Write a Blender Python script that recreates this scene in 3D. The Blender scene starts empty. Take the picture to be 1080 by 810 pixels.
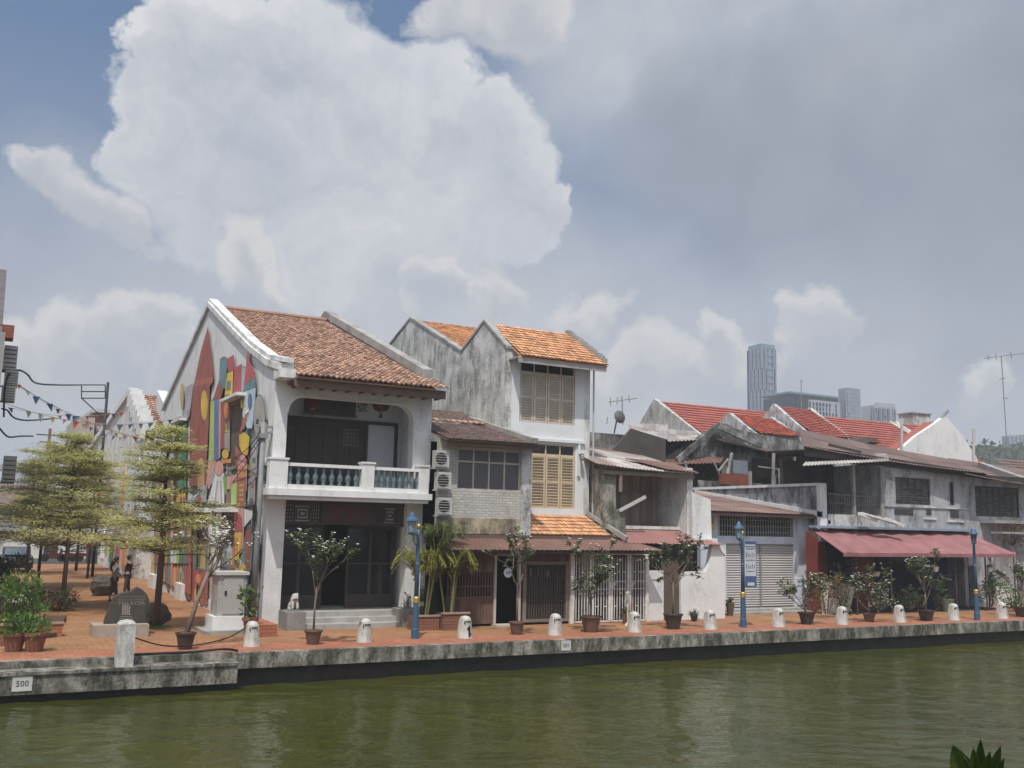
import bpy, math, random
from mathutils import Vector, Matrix
random.seed(7)
scene = bpy.context.scene
COL = scene.collection
# ------------------------------------------------------------------ camera model (photo is 1080 x 810)
F, CX, CY, H0, ROLL, CAMZ, YAW = 1030.0, 540.0, 405.0, 555.0, 0.022, 3.3, math.radians(61.6)
_p = math.atan((H0 - CY) / F); _r = math.atan(ROLL)
_f0 = Vector((math.cos(YAW), math.sin(YAW), 0)); _u0 = Vector((0, 0, 1)); _r0 = _f0.cross(_u0)
FWD = _f0 * math.cos(_p) + _u0 * math.sin(_p); _u1 = _u0 * math.cos(_p) - _f0 * math.sin(_p)
RI = _r0 * math.cos(_r) + _u1 * math.sin(_r); UI = _u1 * math.cos(_r) - _r0 * math.sin(_r)
EYE = Vector((0, 0, CAMZ))
def ray(x, y): return (FWD * F + RI * (x - CX) + UI * (CY - y)).normalized()
def G(x, y, z=0.0):
    d = ray(x, y); return EYE + d * ((z - CAMZ) / d.z)
def PY(x, y, Y):
    d = ray(x, y); return EYE + d * (Y / d.y)
def PX(x, y, X):
    d = ray(x, y); return EYE + d * (X / d.x)
cam = bpy.data.cameras.new('camera'); cam_o = bpy.data.objects.new('camera', cam); COL.objects.link(cam_o)
cam.sensor_fit = 'HORIZONTAL'; cam.sensor_width = 36; cam.lens = F / 1080 * 36; cam.clip_end = 6000; cam.clip_start = 0.05
cam_o.matrix_world = Matrix(((RI.x, UI.x, -FWD.x, EYE.x), (RI.y, UI.y, -FWD.y, EYE.y), (RI.z, UI.z, -FWD.z, EYE.z), (0, 0, 0, 1)))
scene.camera = cam_o
# ------------------------------------------------------------------ things, tags, builder
OFF = {}
def tag(o, label=None, cat=None, group=None, kind=None):
    if label: o['label'] = label
    if cat: o['category'] = cat
    if group: o['group'] = group
    if kind: o['kind'] = kind
    return o
def thing(name, label, cat, loc=(0, 0, 0), group=None):
    o = bpy.data.objects.new(name, None); COL.objects.link(o); o.empty_display_size = .2
    o.location = loc; OFF[o.name] = Vector(loc)
    return tag(o, label, cat, group)
class MB:
    def __init__(s): s.v = []; s.f = []; s.m = []; s.t = []; s.mi = 0; s.tv = 0.5
    def poly(s, pts):
        b = len(s.v); s.v.extend([tuple(p) for p in pts]); s.f.append(tuple(range(b, b + len(pts)))); s.m.append(s.mi); s.t.append(s.tv)
    def add(s, vs, fs):
        b = len(s.v); s.v.extend([tuple(p) for p in vs])
        for f in fs: s.f.append(tuple(b + i for i in f)); s.m.append(s.mi); s.t.append(s.tv)
    def box(s, x0, x1, y0, y1, z0, z1):
        if x0 > x1: x0, x1 = x1, x0
        if y0 > y1: y0, y1 = y1, y0
        if z0 > z1: z0, z1 = z1, z0
        s.add([(x0, y0, z0), (x1, y0, z0), (x1, y1, z0), (x0, y1, z0), (x0, y0, z1), (x1, y0, z1), (x1, y1, z1), (x0, y1, z1)],
              [(3, 2, 1, 0), (4, 5, 6, 7), (0, 1, 5, 4), (1, 2, 6, 5), (2, 3, 7, 6), (3, 0, 4, 7)])
    def prism(s, pts, vec):
        n = len(pts); vec = Vector(vec); a = [Vector(p) for p in pts]; b = [p + vec for p in a]
        s.add(a + b, [tuple(range(n - 1, -1, -1)), tuple(range(n, 2 * n))] + [(i, (i + 1) % n, n + (i + 1) % n, n + i) for i in range(n)])
    def bar(s, p0, p1, w, h=None, up=(0, 0, 1)):
        p0, p1 = Vector(p0), Vector(p1); d = (p1 - p0).normalized(); u = Vector(up)
        if abs(d.dot(u)) > .98: u = Vector((0, 1, 0))
        x = d.cross(u).normalized(); u = x.cross(d); h = h or w
        q = [x * (a * w / 2) + u * (b * h / 2) for a, b in ((-1, -1), (1, -1), (1, 1), (-1, 1))]
        s.add([p0 + k for k in q] + [p1 + k for k in q], [(3, 2, 1, 0), (4, 5, 6, 7), (0, 1, 5, 4), (1, 2, 6, 5), (2, 3, 7, 6), (3, 0, 4, 7)])
    def tube(s, path, r, n=6, caps=True):
        path = [Vector(p) for p in path]; rs = r if isinstance(r, (list, tuple)) else [r] * len(path); b = len(s.v); ref = None
        for i, p in enumerate(path):
            d = (path[min(i + 1, len(path) - 1)] - path[max(i - 1, 0)]).normalized()
            if ref is None: ref = Vector((1, 0, 0)) if abs(d.x) < .9 else Vector((0, 1, 0))
            x = d.cross(ref).normalized(); y = x.cross(d).normalized(); ref = -y if False else ref
            for k in range(n):
                a = 2 * math.pi * k / n; s.v.append(tuple(p + (x * math.cos(a) + y * math.sin(a)) * rs[i]))
        for i in range(len(path) - 1):
            for k in range(n):
                s.f.append((b + i * n + k, b + i * n + (k + 1) % n, b + (i + 1) * n + (k + 1) % n, b + (i + 1) * n + k)); s.m.append(s.mi); s.t.append(s.tv)
        if caps:
            e = b + (len(path) - 1) * n
            s.f.append(tuple(b + k for k in range(n - 1, -1, -1))); s.f.append(tuple(e + k for k in range(n))); s.m += [s.mi] * 2; s.t += [s.tv] * 2
    def lathe(s, c, prof, n=12, sq=0.0):
        c = Vector(c); b = len(s.v)
        for r, z in prof:
            for k in range(n):
                a = 2 * math.pi * (k + .5) / n; q = 1.0
                if sq: q = 1 + sq * (1 / max(abs(math.cos(a)), abs(math.sin(a))) - 1)
                s.v.append((c.x + r * q * math.cos(a), c.y + r * q * math.sin(a), c.z + z))
        m = len(prof)
        for i in range(m - 1):
            for k in range(n):
                s.f.append((b + i * n + k, b + i * n + (k + 1) % n, b + (i + 1) * n + (k + 1) % n, b + (i + 1) * n + k)); s.m.append(s.mi); s.t.append(s.tv)
        s.f.append(tuple(b + k for k in range(n - 1, -1, -1))); s.f.append(tuple(b + (m - 1) * n + k for k in range(n))); s.m += [s.mi] * 2; s.t += [s.tv] * 2
    def wall(s, o, u, v, nrm, U, V, holes=()):
        """slab of U x V metres from o along u, v, thickness vector nrm, with rectangular through holes (u0,u1,v0,v1)"""
        o, u, v, nrm = Vector(o), Vector(u), Vector(v), Vector(nrm)
        hs = [(max(0, a), min(U, b), max(0, c), min(V, d)) for a, b, c, d in holes]
        us = sorted({0, U, *[h[0] for h in hs], *[h[1] for h in hs]}); vs = sorted({0, V, *[h[2] for h in hs], *[h[3] for h in hs]})
        def inh(i, j):
            if i < 0 or j < 0 or i >= len(us) - 1 or j >= len(vs) - 1: return True
            a, b = (us[i] + us[i + 1]) / 2, (vs[j] + vs[j + 1]) / 2
            return any(h[0] < a < h[1] and h[2] < b < h[3] for h in hs)
        P = lambda a, b, k=0: o + u * a + v * b + nrm * k
        for i in range(len(us) - 1):
            for j in range(len(vs) - 1):
                if inh(i, j): continue
                a, b, c, d = us[i], us[i + 1], vs[j], vs[j + 1]
                s.poly([P(a, c), P(b, c), P(b, d), P(a, d)]); s.poly([P(a, d, 1), P(b, d, 1), P(b, c, 1), P(a, c, 1)])
                for (ii, jj, e0, e1) in ((i - 1, j, (a, d), (a, c)), (i + 1, j, (b, c), (b, d)), (i, j - 1, (a, c), (b, c)), (i, j + 1, (b, d), (a, d))):
                    if inh(ii, jj): s.poly([P(*e1), P(*e0), P(*e0, 1), P(*e1, 1)])
    def obj(s, name, mats, parent=None, label=None, smooth=False, origin=None):
        if not isinstance(mats, (list, tuple)): mats = [mats]
        if parent is not None: off = OFF[parent.name]
        elif origin is not None: off = Vector(origin)
        else:
            xs = [p[0] for p in s.v]; ys = [p[1] for p in s.v]; zs = [p[2] for p in s.v]
            off = Vector(((min(xs) + max(xs)) / 2, (min(ys) + max(ys)) / 2, min(zs)))
        me = bpy.data.meshes.new(name)
        me.from_pydata([(p[0] - off.x, p[1] - off.y, p[2] - off.z) for p in s.v], [], s.f)
        for m in mats: me.materials.append(m)
        me.polygons.foreach_set('material_index', s.m)
        at = me.attributes.new('tint', 'FLOAT', 'FACE'); at.data.foreach_set('value', s.t)
        if smooth: me.polygons.foreach_set('use_smooth', [True] * len(s.f))
        me.update()
        o = bpy.data.objects.new(name, me); COL.objects.link(o)
        if parent is not None: o.parent = parent; OFF[o.name] = off
        else: o.location = off; OFF[o.name] = off
        if label: o['label'] = label
        return o
def kids(o): return [c for c in bpy.data.objects if c.parent == o]
def copy_tree(o, loc=None, label=None, rz=None, parent=None):
    c = o.copy(); COL.objects.link(c)
    if parent is not None: c.parent = parent
    if loc is not None: c.location = loc
    if rz is not None: c.rotation_euler = (0, 0, rz)
    if label: c['label'] = label
    for ch in kids(o):
        if ch.name != c.name: copy_tree(ch, parent=c)
    return c
def struct(o): o['kind'] = 'structure'; return o
# ------------------------------------------------------------------ materials
MATS = {}
def _n(nt, t, **k):
    n = nt.nodes.new(t)
    for a, b in k.items(): setattr(n, a, b)
    return n
def ramp(nt, fac, lo, hi, c0=0.0, c1=1.0):
    m = _n(nt, 'ShaderNodeMapRange'); m.inputs[1].default_value = lo; m.inputs[2].default_value = hi; m.inputs[3].default_value = c0; m.inputs[4].default_value = c1
    nt.links.new(fac, m.inputs[0]); return m.outputs[0]
def mixc(nt, fac, a, b, blend='MIX'):
    m = _n(nt, 'ShaderNodeMix', data_type='RGBA', blend_type=blend)
    for sock, val in ((m.inputs[0], fac), (m.inputs[6], a), (m.inputs[7], b)):
        if hasattr(val, 'is_linked'): nt.links.new(val, sock)
        elif isinstance(val, (int, float)): sock.default_value = val
        else: sock.default_value = (*val[:3], 1)
    return m.outputs[2]
def noise(nt, vec, scale, detail=5, rough=.6, stretch=None):
    if stretch:
        mp = _n(nt, 'ShaderNodeMapping'); mp.inputs['Scale'].default_value = stretch; nt.links.new(vec, mp.inputs[0]); vec = mp.outputs[0]
    n = _n(nt, 'ShaderNodeTexNoise'); n.inputs['Scale'].default_value = scale; n.inputs['Detail'].default_value = detail; n.inputs['Roughness'].default_value = rough
    nt.links.new(vec, n.inputs[0]); return n.outputs[0]
def mat(name, col, rough=.85, var=.18, scale=1.3, fine=14, bump=.25, streak=0, scol=(.03, .029, .026), sscale=1.0, sth=.52, blotch=0, bcol=(.2, .15, .1), bscale=.7, bth=.55, tint=0, metal=0, spec=.3, brick=None, emit=None, trans=0):
    if name in MATS: return MATS[name]
    m = bpy.data.materials.new(name); m.use_nodes = True; nt = m.node_tree; bs = nt.nodes['Principled BSDF']
    tc = _n(nt, 'ShaderNodeTexCoord').outputs['Object']
    c = mixc(nt, 1.0, col, col)
    n1 = noise(nt, tc, scale); g = ramp(nt, n1, .25, .75, 1 - var, 1 + var)
    if tint:
        at = _n(nt, 'ShaderNodeAttribute', attribute_name='tint'); tg = ramp(nt, at.outputs['Fac'], 0, 1, 1 - tint, 1 + tint)
        mm = _n(nt, 'ShaderNodeMath', operation='MULTIPLY'); nt.links.new(g, mm.inputs[0]); nt.links.new(tg, mm.inputs[1]); g = mm.outputs[0]
    cc = _n(nt, 'ShaderNodeCombineColor')
    for i in range(3): nt.links.new(g, cc.inputs[i])
    c = mixc(nt, 1.0, col, cc.outputs[0], 'MULTIPLY')
    hgt = None
    if brick:
        bw, bh, plane, mort = brick
        sx = _n(nt, 'ShaderNodeSeparateXYZ'); nt.links.new(tc, sx.inputs[0]); cb = _n(nt, 'ShaderNodeCombineXYZ')
        for i, a in enumerate(plane): nt.links.new(sx.outputs['XYZ'.index(a)], cb.inputs[i])
        b = _n(nt, 'ShaderNodeTexBrick'); nt.links.new(cb.outputs[0], b.inputs['Vector']); b.inputs['Scale'].default_value = 1
        b.inputs['Brick Width'].default_value = bw; b.inputs['Row Height'].default_value = bh; b.inputs['Mortar Size'].default_value = mort; b.inputs['Mortar Smooth'].default_value = .3
        b.inputs['Color1'].default_value = (1, 1, 1, 1); b.inputs['Color2'].default_value = (.82, .82, .82, 1); b.inputs['Mortar'].default_value = (.6, .6, .6, 1)
        c = mixc(nt, 1.0, c, b.outputs['Color'], 'MULTIPLY'); hgt = b.outputs['Fac']
    if blotch:
        n2 = noise(nt, tc, bscale, 8, .65); f = ramp(nt, n2, bth - .07, bth + .07, 0, blotch); c = mixc(nt, f, c, bcol)
    if streak:
        n3 = noise(nt, tc, sscale, 10, .72, (1.7, 1.7, .62)); n4 = noise(nt, tc, 9 * sscale, 4, .7)
        ad = _n(nt, 'ShaderNodeMath', operation='MULTIPLY_ADD'); nt.links.new(n4, ad.inputs[0]); ad.inputs[1].default_value = .35; nt.links.new(n3, ad.inputs[2])
        f = ramp(nt, ad.outputs[0], sth + .06, sth + .3, 0, streak); c = mixc(nt, f, c, scol)
    nt.links.new(c, bs.inputs['Base Color'])
    bs.inputs['Roughness'].default_value = rough; bs.inputs['Metallic'].default_value = metal; bs.inputs['Specular IOR Level'].default_value = spec
    if bump:
        n5 = noise(nt, tc, fine, 6, .7); b = _n(nt, 'ShaderNodeBump'); b.inputs['Strength'].default_value = bump; b.inputs['Distance'].default_value = .03
        nt.links.new(n5, b.inputs['Height']); out = b.outputs[0]
        if hgt is not None:
            b2 = _n(nt, 'ShaderNodeBump', invert=True); b2.inputs['Strength'].default_value = .5; b2.inputs['Distance'].default_value = .01
            nt.links.new(hgt, b2.inputs['Height']); nt.links.new(out, b2.inputs['Normal']); out = b2.outputs[0]
        nt.links.new(out, bs.inputs['Normal'])
    if emit:
        bs.inputs['Emission Color'].default_value = (*emit[0], 1); bs.inputs['Emission Strength'].default_value = emit[1]
    if trans:
        tr = _n(nt, 'ShaderNodeBsdfTranslucent'); nt.links.new(c, tr.inputs[0]); mx = _n(nt, 'ShaderNodeMixShader'); mx.inputs[0].default_value = trans
        nt.links.new(bs.outputs[0], mx.inputs[1]); nt.links.new(tr.outputs[0], mx.inputs[2]); nt.links.new(mx.outputs[0], nt.nodes['Material Output'].inputs[0])
    MATS[name] = m; return m
white = mat('white_plaster', (.67, .665, .65), var=.1, streak=.55, scol=(.25, .24, .22), sth=.64)
white2 = mat('white_plaster_dirty', (.62, .61, .58), var=.1, streak=.75, scol=(.10, .095, .085), sth=.6, blotch=.35, bcol=(.42, .36, .28), bth=.58)
mould = mat('mouldy_plaster', (.58, .57, .54), var=.2, streak=.9, scol=(.05, .048, .045), sth=.575, sscale=1.1, blotch=.6, bcol=(.2, .19, .17), bscale=.9, bth=.54, bump=.4)
mould2 = mat('mouldy_cladding', (.5, .5, .49), var=.25, streak=.95, scol=(.045, .045, .043), sth=.56, sscale=2.2, bump=.4)
black_wall = mat('blackened_wall', (.34, .33, .32), var=.35, streak=.85, scol=(.025, .024, .022), sth=.5, sscale=1.6, blotch=.7, bcol=(.05, .045, .04), bth=.5)
cream = mat('cream_trim', (.68, .64, .55), var=.1)
bluewhite = mat('pale_blue_plaster', (.55, .59, .65), var=.1, streak=.6, scol=(.2, .2, .2), sth=.62)
concrete = mat('concrete', (.33, .32, .3), var=.2, streak=.5, sth=.58, blotch=.4, bcol=(.2, .19, .16))
quaymat = mat('quay_concrete', (.38, .35, .3), var=.25, streak=.95, scol=(.035, .034, .024), sth=.47, sscale=1.9, blotch=.65, bcol=(.1, .1, .065), bscale=1.6, bth=.5, bump=.5)
wetshade_wall = mat('wet_shaded_pile_wall', (.04, .036, .026), rough=.6, var=.4, scale=3)
stone = mat('grey_stone', (.27, .255, .235), var=.25, streak=.3, bump=.5)
darkstone = mat('dark_boulder', (.09, .08, .07), var=.4, scale=4, bump=.8)
slate = mat('monument_stone', (.055, .05, .042), var=.25, scale=4, bump=.25, rough=.6)
orange_pave = mat('terracotta_paving', (.33, .168, .078), var=.28, scale=.5, bump=.12, brick=(.4, .4, 'XY', .012), blotch=.5, bcol=(.24, .13, .085), bscale=.45, bth=.52)
orange_edge = mat('red_edge_paving', (.36, .145, .085), var=.2, scale=.9, bump=.12, brick=(.3, .3, 'XY', .01), blotch=.4, bcol=(.24, .1, .06), bscale=.8)
asphalt = mat('asphalt', (.06, .06, .06), var=.25)
soil = mat('soil', (.08, .05, .035), var=.4, scale=5, bump=.6)
terrain_m = mat('terrain', (.1, .09, .06), var=.3, scale=.05, bump=0)
tile_old = mat('old_clay_tile', (.335, .205, .145), var=.22, scale=.8, tint=.5, blotch=.55, bcol=(.25, .15, .11), bscale=.8, bth=.56, bump=.15)
tile_new = mat('orange_tile', (.52, .28, .15), var=.15, scale=.8, tint=.3, bump=.1, blotch=.3, bcol=(.25, .12, .07), bth=.6)
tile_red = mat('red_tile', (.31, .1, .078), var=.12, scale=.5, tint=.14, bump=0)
tile_pale = mat('pale_red_tile', (.42, .14, .1), var=.2, scale=.5, tint=.3, bump=0)
rust = mat('rusty_tin', (.17, .1, .08), var=.2, scale=1.1, blotch=.55, bcol=(.12, .06, .045), bth=.5, rough=.7, bump=.15, tint=.15)
pink_tin = mat('faded_pink_tin', (.27, .135, .12), var=.15, scale=.8, blotch=.35, bcol=(.25, .12, .1), rough=.75, bump=.1, tint=.12)
grey_tin = mat('grey_tin', (.38, .36, .335), var=.25, scale=.8, blotch=.6, bcol=(.2, .1, .07), bth=.53, rough=.6, bump=.15, tint=.3)
brown_roof = mat('brown_roof', (.165, .112, .097), var=.25, scale=1.2, tint=.25, blotch=.5, bcol=(.12, .09, .08), bth=.5)
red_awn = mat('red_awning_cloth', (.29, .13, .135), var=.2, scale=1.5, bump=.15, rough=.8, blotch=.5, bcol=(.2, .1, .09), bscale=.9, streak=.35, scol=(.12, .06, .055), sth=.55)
red_wall = mat('red_curtain', (.16, .035, .025), var=.25, scale=2)
shutter_m = mat('beige_shutter', (.52, .45, .37), var=.18, scale=2, bump=.15, tint=.12)
shutter_y = mat('yellow_beige_shutter', (.52, .42, .28), var=.18, scale=2, bump=.15, tint=.12)
wood = mat('brown_wood', (.12, .072, .052), var=.3, scale=4, bump=.2, tint=.25)
darkwood = mat('dark_wood', (.06, .046, .037), var=.3, scale=3, bump=.15, rough=.6, tint=.2)
wood_grey = mat('weathered_wood', (.2, .16, .125), var=.25, scale=3, bump=.2, tint=.3)
brickred = mat('red_brick', (.26, .085, .05), var=.25, brick=(.24, .08, 'XZ', .012), bump=.3)
glass = mat('dark_glass', (.018, .02, .022), rough=.12, var=.2, bump=.02, spec=.5)
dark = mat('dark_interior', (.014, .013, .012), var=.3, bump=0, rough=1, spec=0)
greyp = mat('grey_panel', (.5, .52, .54), var=.06, bump=.05)
steel = mat('grey_steel', (.3, .3, .3), rough=.5, var=.15, metal=.4)
polem = mat('galvanised_pole', (.24, .25, .25), rough=.55, var=.2, streak=.3, bump=.1)
alu = mat('aluminium_shutter', (.42, .4, .385), rough=.55, var=.1, scale=.8, bump=.05)
acm = mat('off_white_plastic', (.44, .43, .4), rough=.6, var=.1)
blue = mat('blue_paint', (.045, .1, .165), rough=.4, var=.2, bump=.08)
gold = mat('gold_paint', (.5, .36, .12), rough=.45, metal=.6, var=.1, bump=0)
black = mat('black_paint', (.015, .015, .015), rough=.6, var=.2, bump=0)
rustiron = mat('rusty_white_iron', (.72, .7, .66), var=.15, streak=.6, scol=(.2, .1, .06), sth=.6, rough=.6)
teal = mat('teal_glaze', (.1, .14, .15), rough=.25, var=.25, scale=6, spec=.6)
potclay = mat('terracotta_pot', (.2, .09, .055), var=.25, scale=5)
potdark = mat('dark_glazed_pot', (.055, .042, .034), rough=.5, var=.25, scale=5)
potbrown = mat('brown_clay_pot', (.13, .08, .055), rough=.7, var=.25, scale=5)
bark = mat('grey_bark', (.17, .13, .1), var=.3, scale=8, bump=.5)
barkdark = mat('dark_bark', (.09, .06, .045), var=.3, scale=8, bump=.5)
leaf_d = mat('frangipani_leaf', (.075, .105, .04), var=.3, scale=2, bump=0, rough=.55, tint=.5, trans=.25)
leaf_t = mat('terminalia_leaf', (.46, .45, .19), var=.2, scale=1, bump=0, rough=.7, tint=.35, trans=.5)
leaf_g = mat('bright_shrub_leaf', (.09, .17, .03), var=.3, scale=2, bump=0, rough=.55, tint=.5, trans=.3)
leaf_p = mat('palm_leaf', (.24, .24, .045), var=.3, scale=2, bump=0, rough=.5, tint=.5, trans=.3)
leaf_pg = mat('green_palm_leaf', (.11, .16, .045), var=.3, scale=2, bump=0, rough=.5, tint=.5, trans=.3)
leaf_f = mat('far_tree_leaf', (.05, .065, .035), var=.3, scale=.2, bump=0, tint=.5)
petal = mat('white_petal', (.78, .76, .7), var=.05, bump=0, rough=.6, trans=.2)
petal_r = mat('red_petal', (.5, .06, .07), var=.2, bump=0, rough=.6)
skin = mat('skin', (.3, .17, .11), var=.1, bump=0, rough=.6)
hair = mat('black_hair', (.015, .012, .01), var=.2, bump=.2, rough=.5)
redlamp = mat('red_lantern_paper', (.16, .04, .025), var=.15, bump=0, rough=.7, trans=.3)
redchar = mat('red_lettering', (.16, .035, .03), var=.1, bump=0)
greychar = mat('grey_lettering', (.3, .28, .25), var=.1, bump=0)
darkchar = mat('dark_lettering', (.06, .06, .07), var=.1, bump=0)
def flat(name, c): return mat('paint_' + name, c, var=.25, scale=1.1, bump=.15, rough=.85, streak=.25, scol=(.5, .48, .44), sth=.6, sscale=1.6)
# ------------------------------------------------------------------ roof helpers
def tiles(mb, a, b, c, d, nx, ny, hump=.05, lift=.03, K=4):
    """clay tiles on the quad a(eave left) b(eave right) c(ridge right) d(ridge left)"""
    a, b, c, d = map(Vector, (a, b, c, d)); nrm = (b - a).cross(d - a).normalized()
    if nrm.z < 0: nrm = -nrm
    L = lambda u, v: (a * (1 - u) + b * u) * (1 - v) + (d * (1 - u) + c * u) * v
    for j in range(ny):
        for i in range(nx):
            mb.tv = random.random()
            jit = random.uniform(-.006, .006)
            vs = []
            for (v, lf) in ((j / ny, lift + .012), ((j + 1.15) / ny if j < ny - 1 else 1.0, 0.004)):
                for k in range(K + 1):
                    u = (i + k / K) / nx; h = hump * math.sin(math.pi * k / K) if K > 1 else 0
                    vs.append(L(u, v + jit / 2) + nrm * (h + lf + jit))
            n = K + 1; fs = [(k, k + 1, n + k + 1, n + k) for k in range(K)]
            # butt end of the tile
            low = [Vector(p) - nrm * (lift + .02) for p in vs[:n]]
            fs2 = [(2 * n + k, 2 * n + k + 1, k + 1, k) for k in range(K)]
            mb.add(vs + low, fs + fs2)
    mb.tv = .5
def sheet(mb, a, b, c, d, nx, ny=1, amp=.02, wl=.15, th=.015, sag=0.0):
    """corrugated sheet roof on the quad a b (eave) c d (ridge); per-panel tint"""
    a, b, c, d = map(Vector, (a, b, c, d)); nrm = (b - a).cross(d - a).normalized()
    if nrm.z < 0: nrm = -nrm
    W = (b - a).length; N = max(2, int(W / wl) * 4)
    L = lambda u, v: (a * (1 - u) + b * u) * (1 - v) + (d * (1 - u) + c * u) * v + Vector((0, 0, -sag * math.sin(math.pi * u) * (1 - .3 * v)))
    for j in range(ny):
        tn = [random.random() for _ in range(nx)]; b0 = len(mb.v)
        for i in range(N + 1):
            u = i / N; h = amp * math.sin(2 * math.pi * u * W / wl)
            for v, lf in ((j / ny, .02 if ny > 1 else 0), ((j + 1.05) / ny if j < ny - 1 else 1, 0)):
                p = L(u, v) + nrm * (h + lf); mb.v.append(tuple(p)); mb.v.append(tuple(p - nrm * th))
        for i in range(N):
            q = b0 + i * 4; mb.tv = tn[min(nx - 1, int(i / N * nx))]
            for f in ((q, q + 4, q + 6, q + 2), (q + 3, q + 7, q + 5, q + 1), (q + 1, q + 5, q + 4, q)): mb.f.append(f); mb.m.append(mb.mi); mb.t.append(mb.tv)
    mb.tv = .5
def slab(mb, a, b, c, d, th):
    a, b, c, d = map(Vector, (a, b, c, d)); nrm = (b - a).cross(d - a).normalized()
    if nrm.z < 0: nrm = -nrm
    mb.prism([a, b, c, d], -nrm * th)
def text_into(mb, s, size, o, u, v, align='CENTER', depth=.006):
    """lettering: outlines of a text string laid on the plane o + u*x + v*y, given a few mm of thickness"""
    cu = bpy.data.curves.new('lettering', 'FONT'); cu.body = s; cu.size = size; cu.align_x = align; cu.align_y = 'CENTER'; cu.extrude = depth; cu.resolution_u = 2
    ob = bpy.data.objects.new('lettering', cu); COL.objects.link(ob)
    dg = bpy.context.evaluated_depsgraph_get(); me = bpy.data.meshes.new_from_object(ob.evaluated_get(dg))
    o, u, v = Vector(o), Vector(u), Vector(v); w = u.cross(v)
    mb.add([o + u * p.co.x + v * p.co.y + w * p.co.z for p in me.vertices], [tuple(p.vertices) for p in me.polygons])
    bpy.data.objects.remove(ob); bpy.data.curves.remove(cu); bpy.data.meshes.remove(me)
def skinned(joints, edges, radii, level=1):
    me = bpy.data.meshes.new('skin'); me.from_pydata([tuple(j) for j in joints], edges, []); ob = bpy.data.objects.new('skin', me); COL.objects.link(ob)
    md = ob.modifiers.new('s', 'SKIN'); md.use_smooth_shade = True
    for i, r in enumerate(radii):
        r = r if isinstance(r, tuple) else (r, r); me.skin_vertices[0].data[i].radius = r
    me.skin_vertices[0].data[0].use_root = True
    sb = ob.modifiers.new('d', 'SUBSURF'); sb.levels = level; sb.render_levels = level
    dg = bpy.context.evaluated_depsgraph_get(); dg.update(); m2 = bpy.data.meshes.new_from_object(ob.evaluated_get(dg))
    vs = [v.co.copy() for v in m2.vertices]; fs = [tuple(p.vertices) for p in m2.polygons]
    bpy.data.objects.remove(ob); bpy.data.meshes.remove(me); bpy.data.meshes.remove(m2)
    return vs, fs
def leaf(mb, p, d, n, L, W):
    d = Vector(d).normalized(); x = d.cross(Vector(n)); x = x.normalized() if x.length > 1e-4 else Vector((1, 0, 0)); p = Vector(p); mb.tv = random.random()
    mb.add([p, p + d * L * .45 + x * W / 2, p + d * L, p + d * L * .45 - x * W / 2], [(0, 1, 2, 3)])
def rv(s=1.0): return Vector((random.gauss(0, s), random.gauss(0, s), random.gauss(0, s)))
# ================================================================== world, sun, setting
SUN_DIR = Vector((-.30, -.44, 1)).normalized()
sun = bpy.data.lights.new('sun', 'SUN'); sun.energy = 4.6; sun.angle = math.radians(.6); sun.color = (1, .955, .88)
sun_o = bpy.data.objects.new('sun', sun); COL.objects.link(sun_o); sun_o.rotation_euler = SUN_DIR.to_track_quat('Z', 'Y').to_euler(); sun_o.location = (0, 0, 60)
w = bpy.data.worlds.new('World'); scene.world = w; w.use_nodes = True; nt = w.node_tree; bg = nt.nodes['Background']; bg.inputs[1].default_value = .1
sky = _n(nt, 'ShaderNodeTexSky', sky_type='NISHITA'); sky.sun_disc = False; sky.sun_elevation = math.asin(SUN_DIR.z); sky.sun_rotation = math.atan2(SUN_DIR.x, SUN_DIR.y); sky.air_density = 1.0; sky.dust_density = 1.5
tc = _n(nt, 'ShaderNodeTexCoord').outputs['Generated']
def vmath(op, a, b=None, sc=None):
    m = _n(nt, 'ShaderNodeVectorMath', operation=op)
    for i, x in enumerate((a, b)):
        if x is None: continue
        if hasattr(x, 'is_linked'): nt.links.new(x, m.inputs[i])
        else: m.inputs[i].default_value = tuple(x)
    if sc is not None: m.inputs['Scale'].default_value = sc
    return m.outputs['Value'] if op == 'DOT_PRODUCT' else m.outputs[0]
def fmath(op, a, b, clamp=False):
    m = _n(nt, 'ShaderNodeMath', operation=op); m.use_clamp = clamp
    for i, x in enumerate((a, b)):
        if hasattr(x, 'is_linked'): nt.links.new(x, m.inputs[i])
        else: m.inputs[i].default_value = x
    return m.outputs[0]
def vnoise(scale, detail, rough, amp):
    n = _n(nt, 'ShaderNodeTexNoise'); n.inputs['Scale'].default_value = scale; n.inputs['Detail'].default_value = detail; n.inputs['Roughness'].default_value = rough; nt.links.new(tc, n.inputs[0])
    return vmath('SCALE', vmath('SUBTRACT', n.outputs['Color'], (.5, .5, .5)), sc=amp)
puffy = vmath('NORMALIZE', vmath('ADD', vmath('ADD', tc, vnoise(9, 9, .56, .19)), vnoise(2.5, 3, .5, .08)))
soft = vmath('NORMALIZE', vmath('ADD', tc, vnoise(3.2, 6, .55, .34)))
def blobs(lst, vec, edge):
    acc = None
    for (x, y, r) in lst:
        c = ray(x, y); r = r / 1060.0; dt = vmath('DOT_PRODUCT', vec, c)
        f = ramp(nt, dt, math.cos(r * (1 + edge)), math.cos(r * (1 - edge))); acc = f if acc is None else fmath('MAXIMUM', acc, f)
    return acc
C_BIG = [(200, 50, 55), (262, 60, 95), (345, 95, 110), (165, 130, 48), (235, 165, 95), (440, 120, 78), (520, 175, 70), (420, 205, 105), (572, 205, 34), (330, 215, 100), (150, 75, 32), (480, 240, 80), (560, 240, 40)]
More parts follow.
